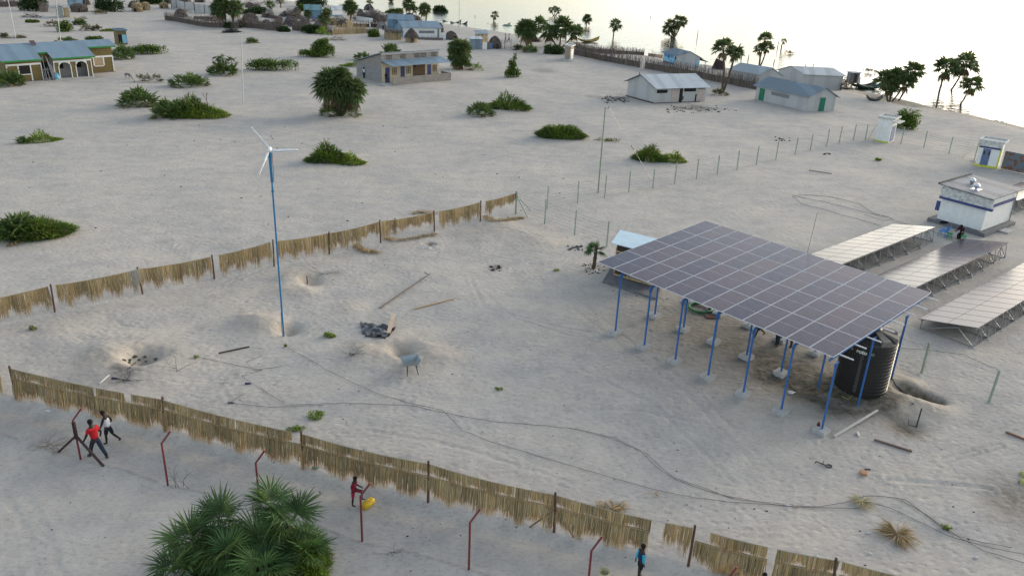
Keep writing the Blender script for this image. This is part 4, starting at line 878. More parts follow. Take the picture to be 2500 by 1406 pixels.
for k, (b, kk, tp) in enumerate(rp_):
    P = W(*b); h1 = hgt(P, kk); h1 = min(2.2, max(1.75, h1)); t = thing('bent_post', rlab[k], 'fence post', P, 0, 'red bent fence posts along the path'); m = mpp(P)
    d = Vector((.30, .16, .42)).normalized()*.55; mb = MB(); mb.tube([(0,0,-.3), (0,0,h1), Vector((0,0,h1))+d], .038, 8); mb.build('pipe', [RED], t)
    if k == 0:
        mb = MB(); mb.bar((0,0,h1*.55), (0,0,h1*.96), .10); mb.build('sleeve', [DRED], t)
        for q in ((142,1104),(256,1141)): mb = MB(); mb.bar((0,0,h1*.62), W(*q)-P, .075); mb.build('strut', [DRED], t)
# ------------------------------------------------------------------ buildings
TIN = M_tin('bright_tin', (.36, .42, .46), .14, .5, .2); TINB = M_tin('blue_tin', (.16, .24, .31), .11, .5, .2); TINW = M_tin('pale_tin_wall', (.44, .45, .45), .08, .6, .15, rust=.0)
TIND = M_tin('dull_tin', (.19, .25, .30), .18, .55, .2); TINBW = M_tin('blue_wall_tin', (.13, .24, .34), .25, .6, .1)
DARKW = M('dark_opening', (.018, .016, .015), .8, .3, 3); WOODP = M('pale_wood', (.40, .30, .17), .8, .35, 5); WOODD = M('dark_wood', (.055, .038, .028), .85, .4, 6)
GREEND = M('green_door_paint', (.02, .17, .10), .5, .25, 3); PINK = M('pale_pink_door', (.46, .40, .36), .7, .25, 4); WHITEW = M('white_wall_paint', (.70, .72, .71), .8, .08, 2.5, dirt=(.62, .635, .62))
NAVY = M('navy_paint', (.05, .07, .20), .6, .3, 3)
class House:
    def __init__(s, name, label, cat, A, B, C, hw, hr, ridge, group=None, La=None, Lc=None):
        P = W(*B); a, c = W(*A), W(*C); s.P = P; ev = Vector((a.x-P.x, a.y-P.y, 0)); eu = Vector((c.x-P.x, c.y-P.y, 0)); s.La, s.Lc = La or ev.length, Lc or eu.length
        s.rz = math.atan2(eu.y, eu.x); s.root = thing(name, label, cat, P, s.rz, group)
        s.eu = Vector((1, 0, 0)); ev = Matrix.Rotation(-s.rz, 3, 'Z') @ ev; s.ev = ev.normalized(); s.hw, s.hr, s.ridge = hw, hr, ridge
        s.nC = Vector((0, -1, 0)) if s.ev.y > 0 else Vector((0, 1, 0)); n = Vector((s.ev.y, -s.ev.x, 0)); s.nA = n if n.dot(s.eu) < 0 else -n
    def T(s, u, v, z): return s.eu*u+s.ev*v+Vector((0, 0, z))
    def walls(s, mat, base=-.3):
        mb = MB(); L_, D, hw, hr = s.Lc, s.La, s.hw, s.hr; T = s.T
        if s.ridge == 'C':
            vs = [T(0,0,base), T(L_,0,base), T(L_,D,base), T(0,D,base), T(0,0,hw), T(L_,0,hw), T(L_,D,hw), T(0,D,hw), T(0,D/2,hr), T(L_,D/2,hr)]
            fs = [(0,1,5,4),(2,3,7,6),(0,4,8,7,3),(1,2,6,9,5)]
        elif s.ridge == 'A':
            vs = [T(0,0,base), T(L_,0,base), T(L_,D,base), T(0,D,base), T(0,0,hw), T(L_,0,hw), T(L_,D,hw), T(0,D,hw), T(L_/2,0,hr), T(L_/2,D,hr)]
            fs = [(0,3,7,4),(1,5,6,2),(0,4,8,5,1),(3,2,6,9,7)]
        else:      # lean-to: hw at the BC face, hr at the back
            vs = [T(0,0,base), T(L_,0,base), T(L_,D,base), T(0,D,base), T(0,0,hw), T(L_,0,hw), T(L_,D,hr), T(0,D,hr)]; fs = [(0,1,5,4),(1,2,6,5),(2,3,7,6),(3,0,4,7)]
        mb.add(vs, fs); return mb.build('wall', [mat], s.root)
    def roof(s, mat, o=.35, g=.3, th=.04):
        mb = MB(); L_, D, hw, hr, T = s.Lc, s.La, s.hw, s.hr, s.T
        def slab(q): mb.add([p for p in q]+[p+Vector((0, 0, th)) for p in q], [(0,3,2,1),(4,5,6,7),(0,1,5,4),(1,2,6,5),(2,3,7,6),(3,0,4,7)])
        if s.ridge == 'C':
            k = (hr-hw)/(D/2); z0 = hw-o*k+.03
            slab([T(-g,-o,z0), T(L_+g,-o,z0), T(L_+g,D/2,hr+.03), T(-g,D/2,hr+.03)]); slab([T(-g,D/2+.004,hr+.03), T(L_+g,D/2+.004,hr+.03), T(L_+g,D+o,z0), T(-g,D+o,z0)])
        elif s.ridge == 'A':
            k = (hr-hw)/(L_/2); z0 = hw-o*k+.03
            slab([T(-o,-g,z0), T(L_/2,-g,hr+.03), T(L_/2,D+g,hr+.03), T(-o,D+g,z0)]); slab([T(L_/2+.004,-g,hr+.03), T(L_+o,-g,z0), T(L_+o,D+g,z0), T(L_/2+.004,D+g,hr+.03)])
        else:
            k = (hr-hw)/D; slab([T(-g,-o,hw-o*k+.03), T(L_+g,-o,hw-o*k+.03), T(L_+g,D+o,hr+o*k+.03), T(-g,D+o,hr+o*k+.03)])
        return mb.build('roof', [mat], s.root)
    def on(s, face, a, b, z0, z1, mat, name='door', t0=.0, t1=.035, parent=None):
        n = s.nC if face == 'C' else s.nA; f = (lambda q, z: s.T(q, 0, z)) if face == 'C' else (lambda q, z: s.T(0, q, z)); mb = MB()
        q = [f(a, z0), f(b, z0), f(b, z1), f(a, z1)]; mb.add([p+n*t0 for p in q]+[p+n*t1 for p in q], [(0,3,2,1),(4,5,6,7),(0,1,5,4),(1,2,6,5),(2,3,7,6),(3,0,4,7)])
        return mb.build(name, [mat], parent or s.root)
    def window(s, face, a, b, z0, z1, frame=None, pane=DARKW, bars=1):
        w = s.on(face, a, b, z0, z1, pane, 'window', .0, .02)
        if frame:
            t = .05
            for q in ((a-t, b+t, z1, z1+t), (a-t, b+t, z0-t, z0), (a-t, a, z0, z1), (b, b+t, z0, z1)): s.on(face, *q, frame, 'frame', 0, .05, w)
            for k in range(bars): c = a+(b-a)*(k+1)/(bars+1); s.on(face, c-.02, c+.02, z0, z1, frame, 'bar', .02, .04, w)
        return w
# --- large tin shed
h = House('tin_shed', 'large patched silver tin shed with two pale doors, amid dung on open sand', 'shed', (1530,234), (1595,252.5), (1720,248.5), 2.0, 3.15, 'C'); h.walls(TINW); h.roof(TIN, .42, .35)
h.window('C', .35, 1.9, 1.25, 1.65); h.window('C', h.Lc*.57, h.Lc*.80, 1.35, 1.85)
h.on('C', h.Lc*.33, h.Lc*.47, .05, 1.7, PINK); h.on('C', h.Lc*.33, h.Lc*.47, 1.75, 1.97, DARKW, 'window', 0, .02); h.on('C', h.Lc*.485, h.Lc*.545, .0, 1.97, DARKW, 'window', 0, .02); h.on('C', h.Lc*.835, h.Lc*.965, .1, 1.6, PINK); h.on('C', h.Lc*.84, h.Lc*.97, 1.68, 1.97, DARKW, 'window', 0, .02)
h.on('C', h.Lc*.80, h.Lc*.825, .05, 1.0, DARKW, 'window', 0, .02); h.on('C', h.Lc*.55, h.Lc*.57, .3, .8, DARKW, 'window', 0, .02)
mb = MB(); mb.bar(h.T(-.3, -.4, 0)+Vector((0,0,1.9)), h.T(-.3, h.La/2, h.hr+.05), .07); mb.bar(h.T(-.3, h.La/2, h.hr+.05), h.T(-.3, h.La+.4, 1.85), .07); mb.bar(h.T(-.5, h.La/2-.1, 3.1), h.T(-.2, h.La/2+.3, 3.4), .08); mb.build('roof_beam', [WOODD], h.root)
for a, b, zz in ((0, h.La, .06), ): mb = MB(); mb.bar(h.T(-.12, a, zz), h.T(-.12, b, zz), .10); mb.bar(h.T(-.3, -.2, .04), h.T(h.Lc*.9, -.14, .05), .07); mb.build('base_log', [WOODD], h.root)
# --- green-door tin house
h = House('tin_house', 'white tin house with two green doors and a dark ribbed roof', 'house', (1843,243), (1970,272.5), (2035,271.5), 1.93, 2.95, 'A'); h.walls(TINW); h.roof(TIND, .35, .3)
h.on('A', h.La*.83, h.La*.93, .05, 1.6, GREEND); h.window('A', h.La*.36, h.La*.70, 1.05, 1.5, None, M('grey_slats', (.22,.23,.24), .7, .5, 14)); h.on('C', h.Lc*.42, h.Lc*.62, .05, 1.75, GREEND)
# --- pale tin house behind it and the one further right
h = House('tin_house', 'white tin house between the twin-trunked palm and the green-door house', 'house', (1781,200), (1849,213), (1899,216), 1.9, 2.8, 'A'); h.walls(TINW); h.roof(TIN, .3, .3); h.window('C', h.Lc*.25, h.Lc*.5, .4, 1.2)
h = House('tin_house', 'long pale tin house behind the green-door house, beside the raised latrine', 'house', (1918,208), (1958,214), (2053,220), 1.95, 2.75, 'C', La=4.2); h.walls(TINW); h.roof(TIN, .3, .25)
# --- blue shore house
h = House('shore_house', 'small light blue and white house by the water behind the brushwood fences', 'house', (1618,152), (1650,160), (1706,166), 1.65, 2.45, 'A'); h.walls(TINW); h.roof(TIND, .35, .35)
SKYB = M('light_blue_paint', (.22,.50,.66), .7, .15, 3); MIDB = M('mid_blue_paint', (.12,.27,.45), .7, .2, 3)
h.on('A', .12, h.La*.93, .25, 1.0, SKYB, 'painted_panel', 0, .02); h.on('A', .9, h.La*.93, 1.0, 1.6, MIDB, 'painted_panel', 0, .02); h.on('A', .5, h.La*.95, 0, .25, NAVY, 'painted_panel', 0, .02); h.window('A', h.La*.55, h.La*.65, .8, 1.35); h.window('A', h.La*.02+.05, h.La*.10+.1, .8, 1.35)
h.on('C', h.Lc*.90, h.Lc*.99, .3, 1.3, SKYB, 'painted_panel', 0, .02)
mb = MB(); q0 = h.T(h.Lc+.1, .3, 1.45); mb.add([h.T(h.Lc+.1,.2,1.55), h.T(h.Lc+1.5,.0,1.05), h.T(h.Lc+1.5,h.La*.9,1.05), h.T(h.Lc+.1,h.La*.9,1.55), h.T(h.Lc+.1,.2,1.62), h.T(h.Lc+1.5,.0,1.12), h.T(h.Lc+1.5,h.La*.9,1.12), h.T(h.Lc+.1,h.La*.9,1.62)], [(0,3,2,1),(4,5,6,7),(0,1,5,4),(1,2,6,5),(2,3,7,6),(3,0,4,7)]); mb.tube([h.T(h.Lc+1.2,.3,-.5), h.T(h.Lc+1.2,.3,1.15)], .05, 5); mb.tube([h.T(h.Lc+1.2,h.La*.8,-.5), h.T(h.Lc+1.2,h.La*.8,1.15)], .05, 5); mb.build('lean_to', [WOODD], h.root)
# --- long blue house in the village
h = House('blue_house', 'long blue roofed village house with a white front and a slot window', 'house', (965,84.5), (983,91.5), (1077,93), 1.85, 2.75, 'C'); h.walls(TINBW); h.roof(TINB, .3, .2)
h.on('C', .05, h.Lc-.05, -.1, 1.80, WHITEW, 'painted_panel', 0, .02); h.on('C', h.Lc*.42, h.Lc*.82, .75, 1.25, M('grey_slats', (.22,.23,.24)), 'window', .02, .03); h.on('C', h.Lc*.90, h.Lc*.945, 0, 1.65, M('grey_door', (.18,.22,.22), .7), 'door', .02, .05)
h = House('blue_house', 'dark blue walled house just behind the long blue roofed house', 'house', (942,62), (950,70), (1010,72), 1.9, 2.7, 'C', La=4); h.walls(TINBW); h.roof(TINB, .3, .25)
h = House('small_tin_house', 'small pale blue tin hut beside the large round green palm', 'hut', (806,36), (811,41), (836,41), 1.45, 2.1, 'C', La=2.6); h.walls(TINBW); h.roof(TIN, .2, .2); h.on('C', .05, h.Lc-.05, .35, 1.4, WHITEW, 'painted_panel', 0, .02)
h = House('small_tin_house', 'teal roofed tin hut half hidden behind village palms', 'hut', (741,40), (746,46), (786,47), 1.9, 2.8, 'C', La=3.2); h.walls(TINBW); h.roof(M_tin('teal_tin', (.12,.24,.27), .2, .5, .2), .3, .2)
h = House('small_tin_house', 'teal roofed tin house cut by the top edge at the upper left', 'house', (166,16), (170,21), (204,21), 2.1, 3.0, 'C', La=5); h.walls(TINBW); h.roof(M_tin('teal_tin', (.12,.24,.27)), .4, .5)
# --- lean-to shed under the canopy edge (blue roof, board walls)
h = House('board_shed', 'blue roofed shed of dark boards half under the solar canopy', 'shed', (1512,655), (1499,677), (1600,707), 2.2, 2.12, 'L', La=2.2, Lc=2.7); h.walls(WOODD, .16)
P_ = h.P; h.roof(M('light_blue_sheet', (.40,.55,.64), .5, .12, 2), .35, .35)
for u in (0, h.Lc*.33, h.Lc*.66, h.Lc): mb = MB(); mb.bar(h.T(u, -.03, .15), h.T(u, -.03, 1.98), .07); mb.build('corner_post', [WOODP], h.root)
mb = MB(); mb.bar(h.T(0, -.035, 1.72), h.T(h.Lc, -.035, 1.72), .06, .10); mb.bar(h.T(0, -.035, .22), h.T(h.Lc, -.035, .22), .06, .12); mb.build('cross_rail', [WOODP], h.root)
h.on('C', h.Lc*.36, h.Lc*.62, .3, 1.6, M('cardboard_grey', (.27,.25,.22), .8), 'panel', 0, .03)
mb = MB(); mb.add([h.T(-.5,-1.3,.10), h.T(h.Lc+.4,-1.5,.10), h.T(h.Lc+.4,h.La+.3,.10), h.T(-.5,h.La+.3,.10), h.T(-.5,-1.3,-.2), h.T(h.Lc+.4,-1.5,-.2), h.T(h.Lc+.4,h.La+.3,-.2), h.T(-.5,h.La+.3,-.2)], [(0,1,2,3),(4,7,6,5),(0,4,5,1),(1,5,6,2),(2,6,7,3),(3,7,4,0)]); mb.build('slab', [M('dark_concrete', (.15,.155,.165), .9, .3, 3)], h.root)
# --- white power house
h = House('power_house', 'white power house with a navy band and two shiny roof vents at the right edge', 'building', (2291,543), (2392,573), (2458,546.5), 2.9, 2.62, 'L', La=3.35, Lc=4.6); h.walls(WHITEW)
T = h.T; L_, D = h.Lc, h.La
RF = M_tin('weathered_flat_roof', (.14,.165,.20), .25, .6, .1); 
mb = MB(); q = [T(-.35,-.35,2.80), T(L_+.35,-.35,2.80), T(L_+.35,D+.35,2.98), T(-.35,D+.35,2.98)]; mb.add(q+[p+Vector((0,0,.07)) for p in q], [(0,3,2,1),(4,5,6,7),(0,1,5,4),(1,2,6,5),(2,3,7,6),(3,0,4,7)]); mb.build('roof', [RF], h.root)
PEEL = M('peeling_white_paint', (.60,.62,.60), .8, .2, 4, dirt=(.30,.30,.29))
h.on('A', -.42, D+.1, 2.12, 2.86, PEEL, 'parapet', .12, .22); h.on('A', -.45, D+.12, 1.93, 2.12, NAVY, 'band', 0, .235); h.on('C', -.2, L_+.1, 1.98, 2.18, NAVY, 'band', 0, .10)
h.on('A', D*.52-.04, D*.52+.04, 2.2, 2.28, DARKW, 'spout', .22, .24)
mb = MB(); mb.add([T(-.45,-.5,.30), T(L_+.2,-.5,.30), T(L_+.2,D+.5,.30), T(-.45,D+.5,.30), T(-.45,-.5,-.3), T(L_+.2,-.5,-.3), T(L_+.2,D+.5,-.3), T(-.45,D+.5,-.3)], [(0,1,2,3),(4,7,6,5),(0,4,5,1),(1,5,6,2),(2,6,7,3),(3,7,4,0)]); mb.build('plinth', [M('dark_concrete', (.15,.155,.165))], h.root)
mb = MB(); mb.add([T(1.9,-1.2,.16), T(3.0,-1.2,.16), T(3.0,-.51,.16), T(1.9,-.51,.16), T(1.9,-1.2,-.2), T(3.0,-1.2,-.2), T(3.0,-.51,-.2), T(1.9,-.51,-.2)], [(0,1,2,3),(4,7,6,5),(0,4,5,1),(1,5,6,2),(2,6,7,3),(3,7,4,0)]); mb.build('step', [CONC], h.root)
SHINY = M('shiny_metal', (.55,.57,.60), .28, .05, 3, metal=.8)
for u, v in ((1.0, D*.45), (2.3, D*.72)):
    mb = MB(); c = T(u, v, 2.96); mb.lathe([(.10, 0), (.12, .10), (.19, .15), (.22, .28), (.17, .40), (.05, .46)], 14, c); mb.box(c.x-.35, c.x+.35, c.y-.35, c.y+.35, c.z-.03, c.z+.015); mb.build('roof_vent', [SHINY], h.root, smooth=False)
mb = MB(); mb.tube([T(L_+.05,-.06,.3), T(L_+.05,-.06,2.6)], .04, 6); mb.build('drain_pipe', [GALV], h.root)
mb = MB(); mb.bar(T(-.3,D+.35,3.05), T(L_+.35,D+.35,3.05), .14, .16); mb.build('roof_edge', [M('dark_grey_edge', (.10,.10,.105), .8)], h.root)
h.on('A', D+.02, D+.32, .9, 1.65, NAVY, 'shutter', -.1, .0)
# --- latrines
def latrine(label, A, B, C, hh, wall=WHITEW, roof=None, door=None, lime=False, group='small latrine blocks'):
    h = House('latrine', label, 'latrine', A, B, C, hh, hh, 'L', group); h.walls(wall); T = h.T; L_, D = h.Lc, h.La; q = [T(-.15,-.2,hh), T(L_+.15,-.2,hh), T(L_+.15,D+.15,hh), T(-.15,D+.15,hh)]
    mb = MB(); mb.add(q+[p+Vector((0,0,.08)) for p in q], [(0,3,2,1),(4,5,6,7),(0,1,5,4),(1,2,6,5),(2,3,7,6),(3,0,4,7)])
    for a, b in ((q[0],q[1]),(q[1],q[2]),(q[2],q[3]),(q[3],q[0])): mb.bar(a+Vector((0,0,.15)), b+Vector((0,0,.15)), .10, .16)
    mb.build('roof', [roof or PEEL], h.root); return h
YEL = M('lime_yellow_paint', (.50,.52,.06), .7, .25, 4); BDOOR = M('blue_grey_door', (.12,.16,.28), .55, .35, 4)
h = latrine('tall white latrine block at the far corner of the wire fence', (2135,344), (2168,350), (2181,344), 2.5)
h.on('C', h.Lc*.15, h.Lc*.85, .1, 1.75, BDOOR); mb = MB(); q = [h.T(-.1,-.7,2.2), h.T(h.Lc+.1,-.7,2.2), h.T(h.Lc+.1,0,2.25), h.T(-.1,0,2.25)]; mb.add(q+[p+Vector((0,0,.08)) for p in q], [(0,3,2,1),(4,5,6,7),(0,1,5,4),(1,2,6,5),(2,3,7,6),(3,0,4,7)]); mb.build('canopy', [PEEL], h.root); h.on('A', -.05, h.La+.05, -.1, .14, YEL, 'base_course', 0, .12)
h = latrine('white and yellow gatehouse latrine with a blue grey door beside the rusty gate', (2380,404), (2430,412), (2440,405), 2.4)
h.on('A', h.La*.42, h.La*.80, .15, 1.75, BDOOR); h.on('A', -.1, h.La+.1, -.1, .16, YEL, 'base_course', 0, .16); h.on('A', -.05, h.La+.05, 1.82, 1.98, NAVY, 'band', 0, .1); h.on('A', -.15, h.La+.15, 2.0, 2.45, PEEL, 'parapet', .1, .2); h.on('C', 0, .28, -.1, 1.95, YEL, 'corner_pillar', 0, .12)
h.on('A', h.La*.45, h.La*.52, 1.15, 1.55, WOODD, 'door_panel', .035, .045); h.on('A', h.La*.68, h.La*.75, 1.15, 1.55, WOODD, 'door_panel', .035, .045)
P = W(2443, 412); Q = W(2535, 432); g = thing('metal_gate', 'rusty blue grey sheet metal gate at the right edge', 'gate', P); d = (Q-P); mb = MB(); mb.bar(Vector((0,0,.9)), d*.6+Vector((0,0,.9)), .04, 1.75); mb.build('gate_leaf', [M_tin('rusty_blue_sheet', (.17,.21,.25), .3, .6, .3, rust=.12, wave=False)], g)
mb = MB(); mb.bar(d*.605+Vector((0,0,.9)), d+Vector((0,0,.9)), .04, 1.75); mb.build('gate_leaf', [M('rust', (.15,.05,.03), .85, .4, 3)], g)
h = latrine('square beige latrine on a step at the end of the brushwood fence', (1378,147), (1391,150), (1400,146), 2.3, M('beige_plaster', (.28,.24,.19), .9, .2, 3)); h.on('C', h.Lc*.2, h.Lc*.8, .15, 1.8, WHITEW); h.on('A', -.6, h.La+.3, -.2, .22, CONC, 'step', 0, .5); h.on('C', -.4, h.Lc+.4, -.2, .2, CONC, 'step', 0, .5)
h = latrine('olive outhouse with a dark doorway behind the dark spreading bush', (281,106), (290,110), (312,110), 2.2, M('olive_mud', (.17,.135,.065), .9, .25, 3), TINB); h.on('C', .1, h.Lc*.45, .1, 1.6, DARKW, 'door', 0, .03); h.on('C', h.Lc*.5, h.Lc*.95, .3, 1.6, SKYB, 'door', 0, .04)
h = latrine('grey latrine next to a yellow one among the bushes at the upper left', (139,42), (144,45), (156,45), 2.3, M('grey_plaster', (.30,.31,.30), .9))
h = latrine('yellowish latrine next to a grey one among the bushes at the upper left', (157,40), (160,43), (171,43), 1.8, M('yellow_plaster', (.42,.34,.20), .9))
# raised latrine by the water
P = W(2078, 214); t = thing('raised_latrine', 'weathered plank latrine raised on stilts at the waters edge', 'latrine', P, rad(20)); mb = MB()
for a, b in ((-.55,-.5),(.55,-.5),(.55,.5),(-.55,.5)): mb.tube([(a,b,-.5),(a,b,1.0)], .07, 5)
mb.build('stilt', [WOODD], t); mb = MB(); mb.box(-.7,.7,-.65,.65,.95,2.55); mb.build('cabin', [M_tin('grey_planks', (.30,.29,.30), .6, .8, 0, pitch=.22, wave=False)], t); mb = MB(); mb.box(-.9,.9,-.8,.8,2.56,2.62); mb.build('roof', [TIN], t); mb = MB(); mb.box(-.35,.15,-.69,-.655,1.05,2.4); mb.build('door', [WOODD], t)

# --- long block building with verandah
A = W(932.5, 203.5); t = thing('block_building', 'grey block building with a blue verandah roof and navy doors', 'building', A, rad(41)); L_, D = 9.25, 6.6
BLKM = M_block('grey_blocks', (.27,.25,.225), (.20,.19,.175)); BLKS = M_block('blue_grey_blocks', (.245,.25,.25), (.19,.19,.19)); CREAM = M('cream_paint', (.56,.50,.36), .8, .12, 2); BR = M('dark_brown_frame', (.10,.07,.05), .8)
mb = MB(); mb.add([(0,0,-.3),(L_,0,-.3),(L_,D,-.3),(0,D,-.3),(0,0,3.85),(L_,0,3.85),(L_,D,2.0),(0,D,2.0)], [(0,1,5,4),(1,2,6,5),(2,3,7,6),(3,0,4,7)]); mb.build('wall', [BLKM], t)
mb = MB(); mb.box(-.012, 0, .05, D-.05, -.2, 1.9); mb.build('side_wall', [BLKS], t)
mb = MB(); mb.add([(-.35,-.12,3.89),(L_+.2,-.12,3.89),(L_+.2,D+.4,1.98),(-.35,D+.4,1.98),(-.35,-.12,3.97),(L_+.2,-.12,3.97),(L_+.2,D+.4,2.06),(-.35,D+.4,2.06)], [(0,3,2,1),(4,5,6,7),(0,1,5,4),(1,2,6,5),(2,3,7,6),(3,0,4,7)]); mb.build('roof', [TIND], t)
mb = MB(); mb.box(.0, L_, -.03, 0, -.2, 2.55); mb.build('painted_wall', [CREAM], t)
mb = MB(); mb.box(-.05, L_+.05, -.08, 0, 3.68, 3.85); mb.build('fascia', [CONC], t)
for x in (.75, 2.95, 5.2, 6.25, 8.05):
    for i in range(4):
        pass
    mb = MB()
    for i in range(4):
        for j in range(3): mb.box(x+i*.235, x+i*.235+.13, -.02, .0, 3.06+j*.19, 3.06+j*.19+.12)
    mb.build('vent_holes', [DARKW], t)
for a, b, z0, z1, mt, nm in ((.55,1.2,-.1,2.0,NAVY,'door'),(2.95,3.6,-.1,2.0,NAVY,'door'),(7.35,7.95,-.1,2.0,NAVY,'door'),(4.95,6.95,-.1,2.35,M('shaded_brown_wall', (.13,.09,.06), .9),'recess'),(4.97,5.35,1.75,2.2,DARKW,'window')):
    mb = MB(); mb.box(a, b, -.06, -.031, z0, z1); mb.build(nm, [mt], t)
for a, b in ((1.65,2.3),(3.95,4.5),(8.3,8.85)):
    mb = MB(); mb.box(a, b, -.05, -.031, 1.0, 1.85); w = mb.build('window', [M('curtain', (.38,.30,.20), .9)], t); mb = MB(); q = .05
    for c in (a-q, (a+b)/2-q/2, b): mb.box(c, c+q, -.075, -.05, .95, 1.9)
    mb.box(a, b, -.072, -.052, 1.85, 1.9); mb.box(a, b, -.072, -.052, 1.4, 1.44); mb.build('frame', [BR], w)
mb = MB(); mb.add([(-.25,-.01,2.95),(L_+.35,-.01,2.95),(L_+.55,-2.35,2.48),(.15,-2.35,2.48),(-.25,-.01,2.99),(L_+.35,-.01,2.99),(L_+.55,-2.35,2.52),(.15,-2.35,2.52)], [(0,3,2,1),(4,5,6,7),(0,1,5,4),(1,2,6,5),(2,3,7,6),(3,0,4,7)]); mb.build('verandah_roof', [TINB], t)
mb = MB(); mb.box(.3, L_+.5, -2.32, -2.16, -.4, 1.02); mb.box(L_+.34, L_+.5, -2.15, -.1, -.4, 1.02); mb.build('verandah_wall', [BLKM], t)
for x in (L_+.42,): mb = MB(); mb.tube([(x,-2.24,1.0),(x,-2.24,2.5)], .05, 6); mb.build('verandah_post', [CONC], t)
mb = MB(); mb.box(-.9, .3, -2.2, -.4, -.3, .12); mb.build('step', [CONC], t)
# --- olive house with arches
A = W(22, 204); t = thing('arched_house', 'olive house with white arched porch, green-edged blue roof and poles leaning at the entrance', 'house', A, rad(45)); OLV = M_block('olive_blocks', (.165,.125,.045), (.13,.10,.04), w=.4, h=.2); INN = M('grey_inner_wall', (.34,.33,.32), .9, .15, 2); GRN = M('green_fascia', (.03,.22,.06), .6, .2, 3)
LX, WX, D = 9.75, 13.3, 8.0; zr = lambda y: 2.62+(y+.45)*.315 if y < 4 else 2.62+4.45*.315-(y-4)*.315
mb = MB(); mb.add([(0,0,-.4),(3.9,0,-.4),(3.9,1.4,-.4),(5.25,1.4,-.4),(0,D,-.4),(WX,D,-.4),(WX,2.5,-.4),(LX,2.5,-.4),(LX,1.5,-.4),
   (0,0,2.6),(3.9,0,2.6),(3.9,1.4,3.1),(5.25,1.4,3.1),(0,D,2.6),(WX,D,2.6),(WX,2.5,3.45),(LX,2.5,3.45),(LX,1.5,3.1),(0,4,3.9),(WX,4,3.9)],
  [(0,1,10,9),(1,2,11,10),(2,3,12,11),(4,0,9,18,13),(5,4,13,14),(6,5,14,19,15),(7,6,15,16),(8,7,16,17),(3,8,17,12)]); mb.build('wall', [OLV], t)
mb = MB(); mb.box(5.25, LX-.1, 1.36, 1.395, -.3, 2.6); mb.build('inner_wall', [INN], t)
mb = MB()
for a, b in ((5.25,5.85),(7.2,7.85),(9.15,LX)): mb.box(a, b, 0, .22, -.3, 2.05)
mb.box(5.25, LX, 0, .22, 2.05, 2.6); mb.box(LX-.2, LX, .22, 1.4, -.3, 2.6); mb.build('porch_wall', [OLV], t)
for a, b in ((5.85,7.2),(7.85,9.15)):
    mb = MB(); n = 12; c = (a+b)/2; r = (b-a)/2
    for k in range(n):
        a0_, a1_ = math.pi*k/n, math.pi*(k+1)/n; x0, x1 = c+r*math.cos(a0_), c+r*math.cos(a1_); z0, z1 = 1.55+.5*math.sin(a0_), 1.55+.5*math.sin(a1_)
        mb.add([(x0,.0,z0),(x1,.0,z1),(x1,.0,2.06),(x0,.0,2.06),(x0,.2,z0),(x1,.2,z1),(x1,.2,2.06),(x0,.2,2.06)], [(0,3,2,1),(4,5,6,7),(0,1,5,4)])
        mb.bar((x0,-.02,z0+.03), (x1,-.02,z1+.03), .05, .10)
    mb.box(a-.08, a+.02, -.03, .0, -.1, 1.6); mb.box(b-.02, b+.08, -.03, .0, -.1, 1.6); mb.build('arch', [WHITEW], t)
mb = MB(); mb.box(0, 3.9, -.03, 0, 1.98, 2.2)
for a, b in ((0,.12),(1.22,1.36),(2.58,2.72),(3.8,3.9)): mb.box(a, b, -.032, 0, .1, 1.98)
mb.box(1.36, 2.58, -.03, 0, .85, .95); mb.build('white_trim', [WHITEW], t)
mb = MB(); mb.box(5.25, LX+.02, -.03, 0, 2.06, 2.28)
for a, b in ((5.25,5.34),(LX-.1,LX)): mb.box(a, b, -.032, 0, .1, 2.06)
mb.build('white_trim', [WHITEW], t)
mb = MB(); mb.box(LX+.02, WX, 2.47, 2.5, 1.98, 2.2)
for a, b in ((LX+1.0,LX+1.15),(LX+2.25,LX+2.4)): mb.box(a, b, 2.468, 2.5, .95, 1.98)
mb.box(WX-.12, WX, 2.468, 2.5, -.1, 2.2); mb.box(LX+1.15, LX+2.25, 2.47, 2.5, .85, .95); mb.build('white_trim', [WHITEW], t)
for x, y, mt in ((1.36,-.015,DARKW),(LX+1.15,2.485,M('curtain', (.38,.30,.20)))): mb = MB(); mb.box(x, x+(1.22 if y < 1 else 1.1), y, y+.014, .95, 1.95); mb.build('window', [mt], t)
for x in (5.95, 8.1): mb = MB(); mb.box(x, x+.8, 1.33, 1.36, 1.1, 1.9); mb.build('window', [DARKW], t)
mb = MB(); mb.box(3.95, 5.2, 1.37, 1.4, -.2, 2.0); mb.build('door', [DARKW], t)
mb = MB(); mb.box(5.0, LX, -.7, 1.3, -.4, .12); mb.box(5.4, 8.4, -1.1, -.7, -.4, -.02); mb.build('step', [CONC], t)
mb = MB(); mb.box(-.02, 3.9, -.06, 0, -.4, .12); mb.box(LX, WX+.05, 2.42, 2.5, -.4, .12); mb.build('plinth', [M('dark_concrete', (.15,.155,.165))], t)
def sl(mb, x0, x1, y0, y1): mb.add([(x0,y0,zr(y0)),(x1,y0,zr(y0)),(x1,y1,zr(y1)),(x0,y1,zr(y1)),(x0,y0,zr(y0)+.05),(x1,y0,zr(y0)+.05),(x1,y1,zr(y1)+.05),(x0,y1,zr(y1)+.05)], [(0,3,2,1),(4,5,6,7),(0,1,5,4),(1,2,6,5),(2,3,7,6),(3,0,4,7)])
mb = MB(); sl(mb, -.5, 3.95, -.45, 1.3); sl(mb, 5.1, LX+.4, -.45, 1.3); sl(mb, -.5, LX+.4, 1.302, 2.05); sl(mb, -.5, WX+.4, 2.052, 3.998); sl(mb, -.5, WX+.4, 4.002, D+.45); mb.build('roof', [TINB], t)
mb = MB()
